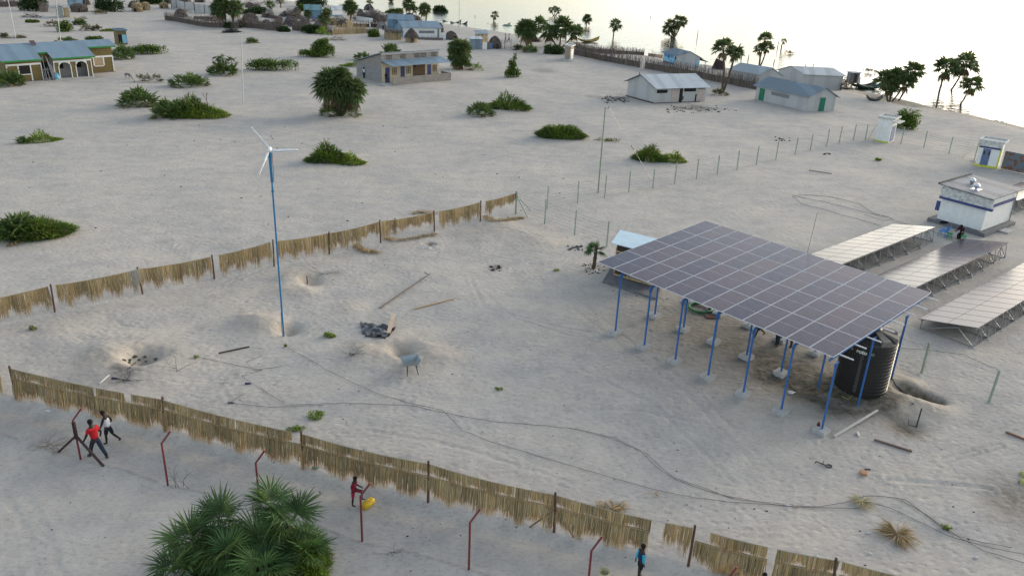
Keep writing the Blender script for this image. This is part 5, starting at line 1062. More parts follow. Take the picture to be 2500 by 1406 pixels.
for x0, x1, y in ((-.5,3.95,-.47),(5.1,LX+.4,-.47),(3.95,5.1,1.28),(LX+.4,WX+.4,2.03)): mb.box(x0, x1, y-.03, y, zr(y)-.14, zr(y)+.05)
mb.build('fascia', [GRN], t)
pv = thing('roof_solar_panel', 'small framed solar panel propped on the blue roof of the olive house', 'solar panel', A+Matrix.Rotation(rad(45), 3, 'Z') @ Vector((4.0, 3.1, zr(3.1)+.12)), rad(45)); inst('module', module_mesh(.6, .9, False), pv, (0, 0, 0), (rad(32), 0, 0)); mb = MB(); mb.bar((.1,.7,-.05), (.1,.75,.45), .03); mb.bar((.5,.7,-.05), (.5,.75,.45), .03); mb.build('stand', [GALV], pv)
pl = thing('leaning_poles', 'bundle of pale poles leaning in the entrance of the olive house', 'poles', A+Matrix.Rotation(rad(45), 3, 'Z') @ Vector((4.6, -.5, 0)), rad(45)); mb = MB()
for a, b, zt in ((-.5,-.45,3.0),(-.2,-.1,1.6),(.0,-.3,1.5),(.25,-.05,2.9),(.4,.0,2.7),(.6,.05,2.6),(.8,.05,2.2),(.1,.7,2.0),(-.6,-.6,1.4),(.9,.3,1.9)): mb.tube([(a,-.1,-.15),(b,.5,zt)], .035, 5)
mb.bar((-.7,.2,1.35),(.5,.2,1.4), .04); mb.build('pole', [GALV], pl)
mb = MB(); mb.blob((.75,.2,.45), .32,.28,.45, 8, 6, .2); o = mb.build('bag', [M('sky_blue_plastic', (.15,.42,.60), .5)], None, loc=pl.location); o.rotation_euler[2] = rad(45); tag(o, 'sky blue bag propped against the pale poles', 'bag')
# ------------------------------------------------------------------ village huts, brush fences, sheds
THATCH = [(.14,.115,.10), (.17,.145,.13), (.12,.10,.09), (.20,.17,.14)]; TAN = [(.34,.27,.16), (.28,.22,.13), (.38,.31,.20)]; GREYS = [(.17,.15,.145), (.13,.12,.115), (.21,.19,.18)]
THM = M_attr('thatch', .95)
def hut(x0, x1, yt, yb, kind, label, cols=None, group='dome huts of the village'):
    P = W((x0+x1)/2, yb); m = mpp(P); w = (x1-x0)*m; d = math.hypot(P.x, P.y); sn = CH/d; R = w/2; h = max(.9, ((yb-yt)*m-R*sn)/math.cos(math.atan(sn))); aw = Vector((P.x, P.y, 0)).normalized(); C = P+aw*R*.9; C.z = tz(C.x, C.y); t = thing('hut', label, 'hut', C, random.uniform(0, 3), group)
    cols = cols or THATCH; mb = MB(); mb.col = tuple(c*.8 for c in cols[0])
    if kind == 'dome': prof = [(R*math.cos(a)*.97, h*math.sin(a)*.97) for a in [i*math.pi/2/7 for i in range(7)]]+[(.05, h*.98)]
    elif kind == 'basket': prof = [(R*.85, 0), (R*.97, h*.35), (R*.95, h*.75), (R*.7, h*.92), (.1, h)]
    else: prof = [(R*1.02, h*.38), (R*.75, h*.62), (R*.35, h*.88), (.05, h)]
    wallc = TAN
    if kind == 'cap':
        wb = MB(); wb.col = TAN[0]; wb.lathe([(R*.8, -.1), (R*.82, h*.4)], 14)
        for i in range(160): a = random.uniform(0, 6.28); wb.col = jc(random.choice(TAN), .25); x, y = R*.85*math.cos(a), R*.85*math.sin(a); wb.bar((x,y,-.1), (x+random.gauss(0,.03),y,h*random.uniform(.36,.44)), .045)
        wb.build('wall', [THM], t)
    mb.lathe([(r, z) for r, z in prof], 14)
    n = int(420+R*160)
    for i in range(n):
        a = random.uniform(0, 6.28); k = random.uniform(0, len(prof)-1.01); j = int(k); f = k-j; r = prof[j][0]*(1-f)+prof[j+1][0]*f; z = prof[j][1]*(1-f)+prof[j+1][1]*f; p = Vector((r*math.cos(a)*1.01, r*math.sin(a)*1.01, z+.12)); dd = Vector((math.cos(a)*.35+random.gauss(0,.25), math.sin(a)*.35+random.gauss(0,.25), -.8 if kind != 'basket' else -1.2)); L_ = random.uniform(.3, .6)
        blade(mb, p, dd, min(L_, z+.2), .09, random.choice(cols), .05)
    mb.build('thatch', [THM], t)
    mb = MB(); ca = math.atan2(-C.y, -C.x)-t.rotation_euler[2]+random.uniform(-.7,.7); c_, s_ = math.cos(ca), math.sin(ca); r = R*.96; mb.bar((r*c_*1.0,r*s_*1.0,.0), (r*c_*.93,r*s_*.93,min(.8,h*.5)), .45, .25); mb.build('doorway', [DARKW], t)
    return t
huts = [(427,457,24,43,'dome','dark dome hut behind the left end of the long brushwood fence'),(315,340,4,20,'dome','grey dome hut with a pale cloth on top behind the yellow basket hut'),(324,348,8,30,'basket','yellow basket-shaped hut, frontmost of three at the upper left',TAN),
 (346,366,7,26,'basket','dull tan basket hut right of the frontmost yellow one',TAN),(391,410,8,22,'basket','small tan basket hut standing alone left of the white tin fence',TAN),(176,213,11,31,'basket','square brown stick hut at the upper left'),
 (198,219,-3,13,'dome','brown dome hut behind the square brown stick hut'),(430,466,-10,10,'dome','wide brown dome hut behind the left half of the white tin fence'),(476,500,-8,7,'dome','dome hut behind the right half of the white tin fence'),(402,420,-6,10,'dome','grey hut at the top edge left of the white tin fence'),
 (592,630,33,51,'dome','wide dark dome hut just right of the tall palm pair'),(649,669,23,43,'dome','whitish dome hut patched with cloth in the middle of the village',[(.42,.41,.38),(.30,.30,.30)]),(695,728,42,61,'dome','grey dome hut left of the two low huts in mid village',GREYS),
 (730,757,46,62,'dome','grey dome hut with a white sheet leaning on it',GREYS),(805,825,46,63,'dome','tan dome hut just left of the dark half-covered dome',TAN),(822,848,51,68,'dome','dark dome hut with a pale cover behind the tan stick fence'),
 (872,888,24,44,'dome','grey leaning hut at the left of the big brushwood heap',GREYS),(889,912,11,27,'dome','grey hut on top of the big brushwood heap',GREYS),(921,944,55,71,'dome','pale dome hut behind the grey green shrub',[(.36,.34,.31),(.28,.26,.24)]),
 (951,971,55,70,'dome','small dome hut with a pale top beside the dark blue wall',[(.33,.30,.27),(.22,.19,.17)]),(950,970,31,44,'dome','leftmost of three dome huts on the shore behind the blue roofs'),(968,986,31,43,'dome','middle of three dome huts on the shore behind the blue roofs'),
 (985,1014,33,49,'dome','largest and rightmost dome hut on the shore behind the blue roofs'),(1014,1026,41,50,'dome','tiny hut right of the three dome huts on the shore'),(988,1021,72,105,'cap','round hut with a dark cone roof on a pale stick wall before the blue house'),
 (1192,1223,90,120,'dome','dark dome hut beside a blue door on the beach'),(1066,1082,58,80,'dome','brown hut hidden at the right end of the blue house'),(1085,1117,78,98,'dome','brushwood hut with an open dark front right of the blue house'),(612,640,12,26,'dome','small dark hut behind the blue green village bush'),(668,690,60,74,'basket','low brown hut against the long brushwood fence')]
for q in huts: hut(*q[:6], q[6] if len(q) > 6 else None)
def brush_fence(pts, hh, label, cols=THATCH, dens=.032, jag=.30, name='brushwood_fence', w=.055, lean=.16):
    P = [W(*p) for p in pts]; O = P[0]; mb = MB()
    for a, b in zip(P[:-1], P[1:]):
        d = b-a; L_ = d.length; n = int(L_/dens); dv = d.normalized(); nr = Vector((-dv.y, dv.x, 0))
        mb.col = cols[0]; q0, q1 = a-O, b-O; mb.bar(q0+Vector((0,0,hh*.25)), q1+Vector((0,0,hh*.25)), .03, hh*.6)
        for i in range(n):
            p = q0.lerp(q1, (i+random.random())/n)+nr*random.gauss(0, .10); h_ = hh*random.uniform(1-jag, 1+jag*.7); mb.col = jc(random.choice(cols), .28)
            tp = p+Vector((random.gauss(0, lean)*h_, random.gauss(0, lean)*h_, h_)); s = dv*w*random.uniform(.35, .8); mb.add([p-s-Vector((0,0,.15)), p+s-Vector((0,0,.15)), tp+s*.5, tp-s*.5], [(0,1,2,3)]); 
    o = mb.build(name, [THM], None, loc=O); tag(o, label, 'fence', 'brushwood fences'); return o
brush_fence([(403,49),(440,55),(480,63),(500,66),(560,69),(583,71)], 1.55, 'left part of the long brushwood fence with a dark dome behind it')
brush_fence([(583,66),(612,69),(650,73),(673,76)], 1.6, 'middle part of the long brushwood fence right of the palm pair')
brush_fence([(714,74),(750,78),(790,83),(812,86)], 1.6, 'part of the long brushwood fence between the grey green bush and the bushy palm')
brush_fence([(812,86),(838,84),(862,83),(893,82)], 1.7, 'tan stick fence continuing right of the bushy palm', TAN)
brush_fence([(893,82),(925,80)], 1.4, 'sparse grey stick fence left of the grey green shrub', GREYS, .22, .3)
brush_fence([(473,47),(520,48)], 1.0, 'second row of sticks behind the left part of the long fence', THATCH, .12)
brush_fence([(0,18),(48,17)], 2.0, 'brown stick wall at the top left corner')
brush_fence([(98,30),(118,30)], 1.9, 'pale stick panel leaning on the huge bush at the top left', [(.24,.20,.17)])
brush_fence([(1401,117),(1440,128),(1500,133),(1572,136)], 1.2, 'upper brushwood fence nearest the water')
brush_fence([(1401,134),(1430,140),(1470,149),(1520,158),(1565,166)], 1.7, 'long grey brushwood fence left of its doorway')
brush_fence([(1574,168),(1640,179),(1700,190),(1752,201),(1783,206),(1846,220)], 1.75, 'long grey brushwood fence right of its doorway, passing behind the tin shed')
brush_fence([(1582,138),(1600,139),(1618,139)], 1.0, 'ragged brush screen left of the light blue shore house', THATCH, .1, .5)
brush_fence([(1020,97),(1050,98),(1082,99)], .8, 'low thin stick fence in front of the long blue house', GREYS, .45, .3)
brush_fence([(2040,213),(2053,222)], 1.8, 'dark stick screen at the end of the long pale tin house', THATCH, .08)
brush_fence([(846,66),(861,64)], 1.5, 'tan straw panel in the village', TAN)
brush_fence([(862,66),(880,67),(902,67)], 1.2, 'row of dark upright sticks behind the tan fence', [(.05,.045,.045)], .12, .4)
brush_fence([(905,67),(940,70)], 1.3, 'dark brown screen beside the row of dark sticks', [(.07,.05,.045)])
brush_fence([(690,52),(640,40)], 1.2, 'brown screen left of the whitish patched hut', [(.13,.09,.08)], .08)
for pts, hh, lab in (([(419,19),(432,20),(452,26),(475,26)], 1.9, 'left run of the white tin fence at the upper left'), ([(476,32),(500,34),(518,35)], 2.0, 'right run of the white tin fence at the upper left'), ([(870,50),(910,56)], 1.0, 'low pale wall beyond the large round green palm')):
    P = [W(*p) for p in pts]; t = thing('tin_fence', lab, 'fence', P[0], 0, 'pale sheet fences'); 
    for a, b in zip(P[:-1], P[1:]):
        mb = MB(); mb.bar(a-P[0]+Vector((0,0,hh/2-.1)), b-P[0]+Vector((0,0,hh/2-.1)), .05, hh); mb.build('sheet', [TINW if 'tin' in lab else WHITEW], t)
    if 'tin' in lab:
        for a in P: mb = MB(); mb.tube([a-P[0]+Vector((0,-.1,-.1)), a-P[0]+Vector((.05,-.1,hh+.1))], .05, 5); mb.build('post', [WOODD], t)
def brush_heap(x0, x1, yt, yb, label, n=700, cols=THATCH, flat=.5):
    C, rx, ry, h, rot = foot_frame(x0, x1, yt, yb, flat); mb = MB()
    for i in range(n):
        a = random.uniform(0, 6.28); q = math.sqrt(random.random()); x, y = q*math.cos(a)*rx, q*math.sin(a)*ry; z = h*(1-q*q)*random.uniform(.1, 1)
        blade(mb, (x, y, z), rdir(-.2, .5), random.uniform(.4, 1.0), .07, random.choice(cols), .1)
    o = mb.build('brush_heap', [THM], None, loc=C); o.rotation_euler[2] = rot; tag(o, label, 'brush heap', 'heaps of brushwood')
brush_heap(872, 952, 22, 52, 'very big grey brushwood heap left of the blue roofs', 2600, GREYS); brush_heap(682, 735, 20, 42, 'dark brushwood heap in the middle of the village', 1100, GREYS); brush_heap(660, 698, 44, 62, 'flat rack of dark brush below the whitish hut', 500); brush_heap(546, 586, 72, 81, 'dark flat brush pile on the sand by the top of the thin pole', 420, [(.05,.05,.045)])
brush_heap(1288, 1320, 90, 103, 'brown brush pile behind the tall thin-trunked palm', 420, [(.12,.08,.07)]); brush_heap(57, 98, 36, 44, 'scattered dark driftwood at the upper left', 160, [(.10,.08,.07)]); brush_heap(580, 626, 40, 56, 'brown brush between the palm pair and the village', 420); brush_heap(38, 62, 85, 94, 'dry brown scrub at the foot of the leftmost pole', 120, [(.16,.13,.07)]); brush_heap(190, 212, 39, 48, 'twisted dead branch on the sand at the upper left', 60, [(.08,.06,.05)])
brush_heap(800, 845, 84, 100, 'dry brown scrub beside the peaked green bush', 120, [(.20,.17,.12)]); brush_heap(2040, 2078, 186, 218, 'tangle of dry scrub under the raised latrine', 360, [(.22,.19,.11),(.13,.11,.08)], .4); brush_heap(860, 905, 28, 48, 'dark brush between the round palm and the big heap', 420); brush_heap(500, 545, 36, 52, 'dark brush under the tall palm pair', 300, [(.06,.04,.035),(.13,.11,.10)]); brush_heap(760, 800, 55, 72, 'grey brush in the village behind the bushy palm', 380, GREYS); brush_heap(700, 745, 28, 48, 'brown scrub in mid village', 500, [(.16,.12,.10),(.2,.17,.13)]); brush_heap(590, 640, 2, 14, 'grey brush at the top edge right of the palm pair', 260, GREYS); brush_heap(820, 850, 10, 22, 'low dark scrub line on the shore near the thin mast', 200, GREYS); brush_heap(1000,1040,42,52,'low brown scrub on the shore right of the dome huts',160)
for a in [(640,672,34,44,'brown brush beyond the whitish patched hut',300),(600,645,44,60,'grey brush between the wide dark dome hut and its neighbour',320,GREYS),(755,800,40,54,'grey brush beside the teal roofed hut',300,GREYS),(700,760,54,68,'dark brush line between the grey dome huts and the fence',420),
          (480,520,18,30,'brown brush behind the right run of the white tin fence',240),(640,700,-2,10,'brown brush at the top edge of the village',300),(905,965,38,56,'brown brush at the foot of the very big heap',420,THATCH),(808,850,40,52,'dark brush before the small pale blue tin hut',240),(430,470,22,32,'thin brush behind the dark dome hut at the left end of the fence',120),(520,548,50,62,'dark brush by the left palm of the tall pair',160),(735,770,60,74,'low brown brush inside the long fence',200)]: brush_heap(*a)
for q in [(640,662,50,64,'dome','low dome hut behind the middle part of the long fence'),(600,622,8,20,'dome','small dome hut beyond the blue green bush at the top'),(770,790,50,64,'dome','dome hut just left of the bushy palm in the fence',GREYS),(715,735,20,34,'dome','dark dome hut in mid village under the bright green bush'),(535,556,-4,8,'dome','dome hut at the top edge behind the tall palm pair'),(905,922,30,44,'dome','hut sunk in the right side of the very big brushwood heap',GREYS)]: hut(*q[:6], q[6] if len(q) > 6 else None)
# thatched stick hut
h = House('stick_hut', 'rectangular stick hut with a shaggy brushwood roof left of the long blue house', 'hut', (931,92), (957,99), (979,98), 1.3, 1.75, 'A', La=3.0); mb = MB()
for i in range(150):
    q = random.random(); p = h.T(0, q*h.La, -.1) if i % 2 else h.T(q*h.Lc, 0, -.1); mb.col = jc(random.choice(TAN), .3); mb.bar(p, p+Vector((random.gauss(0,.04),random.gauss(0,.04),1.4)), .06)
mb.build('stick_wall', [THM], h.root); mb = MB(); mb.col = GREYS[1]; q = [h.T(-.2,-.3,1.35), h.T(h.Lc+.3,-.3,1.35), h.T(h.Lc+.3,h.La+.3,1.5), h.T(-.2,h.La+.3,1.5)]; mb.add(q+[p+Vector((0,0,.2)) for p in q], [(0,3,2,1),(4,5,6,7),(0,1,5,4),(1,2,6,5),(2,3,7,6),(3,0,4,7)])
for i in range(500): p = h.T(random.uniform(-.2,h.Lc+.3), random.uniform(-.3,h.La+.3), 1.55+random.random()*.15); blade(mb, p, rdir(-.2,.25), .6, .08, random.choice(GREYS), .3)
mb.build('thatch', [THM], h.root); h.walls(WOODD)
# beach sheds
h = House('beach_shed', 'grey tin shed beside the bushy palm near the beach', 'shed', (1142,112), (1149,121), (1176,121), 1.75, 1.9, 'L', La=2.2); h.walls(TIND); h.roof(TIN, .2, .2)
h = House('beach_shed', 'pale plank shed with a blue grey roof standing taller behind the grey tin shed', 'shed', (1152,104), (1165,112), (1190,111), 2.0, 2.3, 'L', La=2.4); h.walls(M_tin('pale_planks', (.36,.28,.18), .5, .8, 0, pitch=.25, wave=False)); h.roof(TIND, .25, .3)
for x0, x1, yt, yb, mt, lab in ((1179,1188,104,121.5,WHITEW,'narrow white door panel beside the beach sheds'), (1189,1195,103,121.5,M('brown_board', (.22,.14,.09), .8),'narrow brown door board beside the beach sheds'), (1196,1201,106,121,M('bright_blue_paint', (.08,.25,.5), .6),'narrow bright blue door panel in front of the dark dome hut'), (1077,1088,82,97,WHITEW,'small white and blue stall panel right of the blue house')):
    P = W((x0+x1)/2, yb); m = mpp(P); mb = MB(); w = (x1-x0)*m; mb.box(-w/2, w/2, -.05, .05, -.1, (yb-yt)*m*.98); mb.box(-w/2-.06, -w/2, -.06, .06, -.1, (yb-yt)*m); mb.box(w/2, w/2+.06, -.06, .06, -.1, (yb-yt)*m); o = mb.build('door_panel', [mt], None, loc=P); tag(o, lab, 'door')
# doorway posts in the fence
t = thing('doorway', 'pale doorway posts in the long brushwood fence', 'doorway', W(1569,167)); m_ = M('pale_cloth', (.50,.46,.42), .9)
for dx in (-.35, .35): mb = MB(); mb.bar((dx,0,-.1), (dx,0,2.0), .14); mb.build('post', [m_], t)
P = W(1751, 170); mb = MB(); mb.add([(-1.0,0,0),(1.1,-.5,0),(1.4,.3,0),(-.3,1.1,0),(-.4,.1,1.75),(1.0,-.2,1.25),(1.2,.3,1.2),(-.1,.9,1.6)], [(0,3,2,1),(4,5,6,7),(0,1,5,4),(1,2,6,5),(2,3,7,6),(3,0,4,7)]); o = mb.build('tarp_shelter', [M('dark_maroon_cloth', (.045,.025,.03), .8, .3, 3)], None, loc=P); tag(o, 'dark maroon tarpaulin shelter behind the twin-trunked palm', 'shelter')
# ------------------------------------------------------------------ poles
PALE = M('pale_pole', (.50,.50,.46), .7, .15, 3); GRP = M('greenish_pole', (.24,.29,.21), .8, .25, 4)
for b, tp, mt, lab, arms in [((593,250),(590,80),PALE,'thin white pole standing on open sand right of the arched house',True),((1460,471),(1478,262),GRP,'tall greenish pole by the wire fence',True),((38,95),(18,-10),PALE,'leftmost white pole leaning at the upper left',False),((148,105),(138,-6),PALE,'white pole rising behind the roof of the olive house',False),((1121,75),(1121,2),PALE,'thin mast on the beach near the lake',False),((800,48),(798,-10),PALE,'thin white mast in the village',False)]:
    P = W(*b); hh = hgt(P, tp); d = ray(*tp); k = math.hypot(P.x, P.y)/math.hypot(d[0], d[1]); lx = d[0]*k-P.x; lx = max(-.5, min(.5, lx)); r = .07 if mt is GRP else .075; t = thing('utility_pole', lab, 'pole', P, 0, 'tall thin poles'); mb = MB(); mb.tube([(0,0,-.3), (lx,0,hh)], [r, r*.7], 7); mb.build('shaft', [mt], t)
    if arms: mb = MB(); mb.bar((lx-.1,0,hh-.12), (lx+.3,0,hh-.05), .04); mb.tube([(lx+.25,0,hh-.05),(lx+.25,0,hh+.1)], .03, 6); mb.build('bracket', [GALV], t)
P = W(1460,471); mb = MB(); h_ = hgt(P,(1478,262)); tp = P+Vector((.35,0,h_-.1)); en = W(1604,462); mb.tube(sag(tp, en, -.0, 10), .012, 4); mb.tube([tp.lerp(en,.44), tp.lerp(en,.5)], .05, 6); o = mb.build('guy_wire', [WIRE]); tag(o, 'thin guy wire running down from the greenish pole to the wire fence', 'wire')
P = W(1940,745); mb = MB(); mb.tube([(0,0,0), (.25,0,5.6)], .014, 4); o = mb.build('antenna_rod', [WIRE], None, loc=P); tag(o, 'very thin rod sticking up past the solar canopy', 'rod')
# ------------------------------------------------------------------ people
SKIN = M('dark_skin', (.035, .021, .015), .55, .15, 8); HAIR = M('black_hair', (.010, .008, .008), .9, .2, 10); EYE = M('eye_white', (.55, .53, .50), .3, .05, 3)
def rotv(v, ax, a): return Matrix.Rotation(a, 3, ax) @ Vector(v)
def skinned(name, V, E, R, mat, parent, root=0, sub=1):
    me = bpy.data.meshes.new(name); me.from_pydata([tuple(v) for v in V], E, []); me.materials.append(mat); o = bpy.data.objects.new(name, me); COL.objects.link(o); o.parent = parent
    md = o.modifiers.new('Skin', 'SKIN'); md.use_smooth_shade = True
    sv = me.skin_vertices[0].data if len(me.skin_vertices) else None
    if sv:
        for i, r in enumerate(R): sv[i].radius = (r, r) if not hasattr(r, '__len__') else r
        sv[root].use_root = True
    sb = o.modifiers.new('Subdivision', 'SUBSURF'); sb.levels = sub; sb.render_levels = sub
    return o
def person(label, px, py, face, hgt_=1.7, legs=((0, 0), (0, 0)), arms=((0, .12, .15), (0, .12, .15)), lean=0, shirt=None, sleeve=.55, sleeve_mat=None, bottoms=None, bot_len=1.0, lift=0.0, head_t=0, hips=None, shoes=None, at=None, crouch=None):
    """face = heading in degrees (0 = +X, 90 = +Y). legs: (thigh forward, knee bend); arms: (forward, out, elbow bend)"""
    s = hgt_/1.72; P = at if at is not None else W(px, py); t = thing('person', label, 'person', P, rad(face-90), None)
    th_, sh_, ua, fa = .43*s, .42*s, .29*s, .25*s; F = Vector((0, 1, 0)); legs_pts = []
    low = 0
    for sx_, (a, k) in zip((-1, 1), legs):
        hp = Vector((sx_*.085*s, 0, 0)); kd = Vector((0, math.sin(a), -math.cos(a))); kn = hp+kd*th_; sd = Vector((0, math.sin(a-k), -math.cos(a-k))); an = kn+sd*sh_
        toe = an+Vector((sx_*.02*s, .16*s*math.cos(max(0, k-a)*.6), -.045*s-.10*s*math.sin(max(0, k-a)*.6))); legs_pts.append((hp, kn, an, toe)); low = min(low, an.z-.07*s, toe.z-.02*s)
    hz = -low+lift if hips is None else hips
    O = Vector((0, 0, hz)); LF = lambda v: rotv(v, 'X', -lean)
    sp1, ch, nb, nk = O+LF((0,0,.17*s)), O+LF((0,.0,.38*s)), O+LF((0,-.0,.50*s)), O+LF((0,.01,.56*s)); hb = nk+rotv((0,.02*s,.06*s), 'X', -lean*.6-head_t); hm = nk+rotv((0,.03*s,.13*s), 'X', -lean*.6-head_t); ht = nk+rotv((0,.015*s,.22*s), 'X', -lean*.6-head_t); nose = hm+rotv((0,.10*s,-.015*s), 'X', -lean*.6-head_t)
    V = [O, sp1, ch, nb, nk, hb, hm, ht, nose]; R = [(.14*s,.115*s), (.13*s,.105*s), (.155*s,.115*s), .085*s, .058*s, .078*s, (.094*s,.104*s), .068*s, .016*s]; E = [(0,1),(1,2),(2,3),(3,4),(4,5),(5,6),(6,7),(6,8)]
    for hp, kn, an, toe in legs_pts:
        b = len(V); V += [O+hp+Vector((0,0,-.05*s)), O+(hp+kn)/2, O+kn, O+(kn*.6+an*.4), O+an, O+toe]; R += [.090*s, .078*s, .058*s, .058*s, .042*s, (.042*s, .026*s)]; E += [(0,b),(b,b+1),(b+1,b+2),(b+2,b+3),(b+3,b+4),(b+4,b+5)]
    arm_pts = []
    for sx_, (a, o_, k) in zip((-1, 1), arms):
        sh = O+LF((sx_*.165*s, 0, .455*s)); d = Vector((sx_*math.sin(o_), math.sin(a)*math.cos(o_), -math.cos(a)*math.cos(o_))); el = sh+d*ua; d2 = Vector((sx_*math.sin(o_)*.6, math.sin(a+k), -math.cos(a+k))).normalized(); wr = el+d2*fa; arm_pts.append((sh, el, wr))
        b = len(V); pm = wr+d2*.055*s; V += [sh, el, wr, pm]; R += [.062*s, .047*s, .033*s, (.040*s, .022*s)]; E += [(3,b),(b,b+1),(b+1,b+2),(b+2,b+3)]
        sd = d2.cross(Vector((0,1,0.01))).normalized()*.016*s
        for q, ln in ((-1.5, .055), (-.5, .068), (.5, .065), (1.5, .05)):
            c = len(V); f1 = pm+sd*q+d2*(.03+ln*.4)*s; f2 = f1+rotv(d2, 'X', .4)*ln*.6*s; V += [f1, f2]; R += [.0085*s, .007*s]; E += [(b+3,c),(c,c+1)]
        c = len(V); tb_ = wr+d2*.02*s-sd*2.3+Vector((0,.015,0)); V += [tb_, tb_+d2*.035*s-sd*.3]; R += [.010*s, .008*s]; E += [(b+2,c),(c,c+1)]
    skinned('body', V, E, R, SKIN, t)
    mb = MB(); c = hm+rotv((0,-.012*s,.045*s), 'X', -lean*.6-head_t); mb.blob(c, .100*s, .110*s, .098*s, 12, 8, .02); mb.build('hair', [HAIR], t, smooth=True)
    for sx_ in (-1, 1):
        mb = MB(); mb.blob(hm+rotv((sx_*.030*s, .086*s, .012*s), 'X', -lean*.6-head_t), .011*s, .007*s, .007*s, 6, 4, 0); mb.build('eye', [EYE], t)
        mb = MB(); mb.blob(hm+Vector((sx_*.084*s, .0, 0)), .010*s, .018*s, .026*s, 6, 4, 0); mb.build('ear', [SKIN], t)
    if shirt:
        V = [O+LF((0,0,-.04*s)), O+LF((0,0,.14*s)), ch, nb]; R = [(.172*s,.145*s), (.168*s,.138*s), (.185*s,.140*s), .098*s]; E = [(0,1),(1,2),(2,3)]
        if sleeve and not sleeve_mat:
            for sh, el, wr in arm_pts: b = len(V); V += [sh, sh.lerp(el, sleeve)]; R += [.082*s, .078*s]; E += [(3,b),(b,b+1)]
        skinned('shirt', V, E, R, shirt, t)
        if sleeve_mat:
            for sh, el, wr in arm_pts: V = [sh, sh.lerp(el, .55), el, el.lerp(wr, .8)]; skinned('sleeve', V, [(0,1),(1,2),(2,3)], [.082*s, .070*s, .060*s, .050*s], sleeve_mat, t)
    if bottoms:
        V = [O+Vector((0,0,.05*s)), O+Vector((0,0,-.04*s))]; R = [(.158*s,.132*s), (.152*s,.132*s)]; E = [(0,1)]
        for hp, kn, an, toe in legs_pts:
            b = len(V); V += [O+hp+Vector((0,0,-.07*s)), O+(hp+kn)/2]; R += [.108*s, .097*s]; E += [(1,b),(b,b+1)]
            if bot_len > .45: V += [O+hp.lerp(kn, .95)]; R += [.086*s]; E += [(b+1,b+2)]
            if bot_len > .9: V += [O+kn.lerp(an, .5), O+kn.lerp(an, .95)]; R += [.074*s, .068*s]; E += [(b+2,b+3),(b+3,b+4)]
        skinned('trousers' if bot_len > .9 else 'shorts', V, E, R, bottoms, t)
    if shoes:
        for hp, kn, an, toe in legs_pts: skinned('shoe', [O+an-F*.04*s+Vector((0,0,-.05*s)), O+toe], [(0,1)], [(.048*s,.032*s), (.045*s,.028*s)], shoes, t)
    return t
RSH = M('red_shirt', (.45, .012, .02), .8, .15, 5); DTR = M('dark_blue_trousers', (.025,.032,.055), .85, .2, 5); WSH = M('white_vest', (.68,.68,.70), .8, .1, 5); DSH = M('dark_shorts', (.018,.018,.032), .85, .2, 5); CRM = M('crimson_kit', (.33,.015,.045), .8, .15, 5); NVY = M('navy_vest', (.012,.025,.09), .8, .2, 5); TQ = M('turquoise_sleeves', (.03,.36,.50), .8, .1, 5); MAR = M('dark_checked_shirt', (.055,.014,.022), .85, .5, 22); BKC = M('black_cloth', (.012,.012,.014), .9, .3, 4); SHOE = M('grey_shoe', (.07,.08,.10), .8)
person('person in a bright red shirt and dark trousers walking away along the path, head tilted', 240, 1116, 158, 1.72, legs=((.42, .12), (-.38, .22)), arms=((.35, .25, .15), (-.45, .3, .9)), lean=.10, shirt=RSH, sleeve=.62, bottoms=DTR, bot_len=1, shoes=SHOE)
person('person in a white sleeveless shirt and dark shorts walking with one foot kicked back', 270, 1083, 170, 1.52, legs=((.20, .12), (-.30, .75)), arms=((.25, .22, .25), (-.35, .3, 1.1)), lean=.08, shirt=WSH, sleeve=0, bottoms=DSH, bot_len=.6, head_t=.3)
person('child in a crimson kit balancing on one leg behind a red bent post', 864, 1233, 5, 1.26, legs=((1.15, 1.15), (-.05, .05)), arms=((.35, .1, .6), (.5, .15, .9)), lean=.12, shirt=CRM, sleeve=.6, bottoms=CRM, bot_len=.75)
person('child in a navy vest with turquoise sleeves standing at the bottom edge', 1560, 1410, 25, 1.38, legs=((.05, .05), (-.12, .05)), arms=((-.25, .1, .15), (-.1, .1, .3)), lean=-.03, shirt=NVY, sleeve_mat=TQ, bottoms=BKC, bot_len=.6)
person('child whose dark head just shows at the bottom edge right of a broken mat', 1852, 1478, 80, 1.3, shirt=M('patterned_shirt', (.10,.09,.09), .9, .8, 30), bottoms=BKC, bot_len=.6)
person('walking person under the canopy of whom only bare legs show', 1852, 823, 200, 1.6, legs=((.5, .15), (-.35, .5)), arms=((.3,.15,.2),(-.3,.15,.3)), shirt=M('olive_shirt', (.06,.07,.04), .85), bottoms=BKC, bot_len=.6)
person('standing person in dark blue trousers and boots under the solar canopy', 1896, 843, 215, 1.75, legs=((.08, .02), (-.08, .02)), shirt=NVY, sleeve=.9, bottoms=DTR, bot_len=1, shoes=BKC)
person('child with thin bare legs under the canopy beside the one in blue trousers', 1930, 848, 210, 1.3, legs=((.1, .05), (-.1, .05)), shirt=WSH, sleeve=.5, bottoms=BKC, bot_len=.5)
sm = W(2345, 583); person('man in a dark checked shirt sitting bent forward against the white power house', 0, 0, 220, 1.72, legs=((1.35, 1.45), (1.15, 1.5)), arms=((.75, .1, .8), (.8, .1, .7)), lean=.55, shirt=MAR, sleeve=.9, bottoms=BKC, bot_len=1, hips=.50, head_t=.55, shoes=SHOE, at=sm)
person('person sitting at the verandah wall of the block building', 944, 205, 250, 1.6, legs=((.9, .9), (.3, .3)), shirt=BKC, bottoms=BKC, bot_len=.8, lean=.2); person('dark person leaning on the verandah wall just right of the seated one', 953, 199, 20, 1.6, arms=((1.2,.2,.2),(1.0,.2,.3)), shirt=BKC, bottoms=BKC, lean=.35)
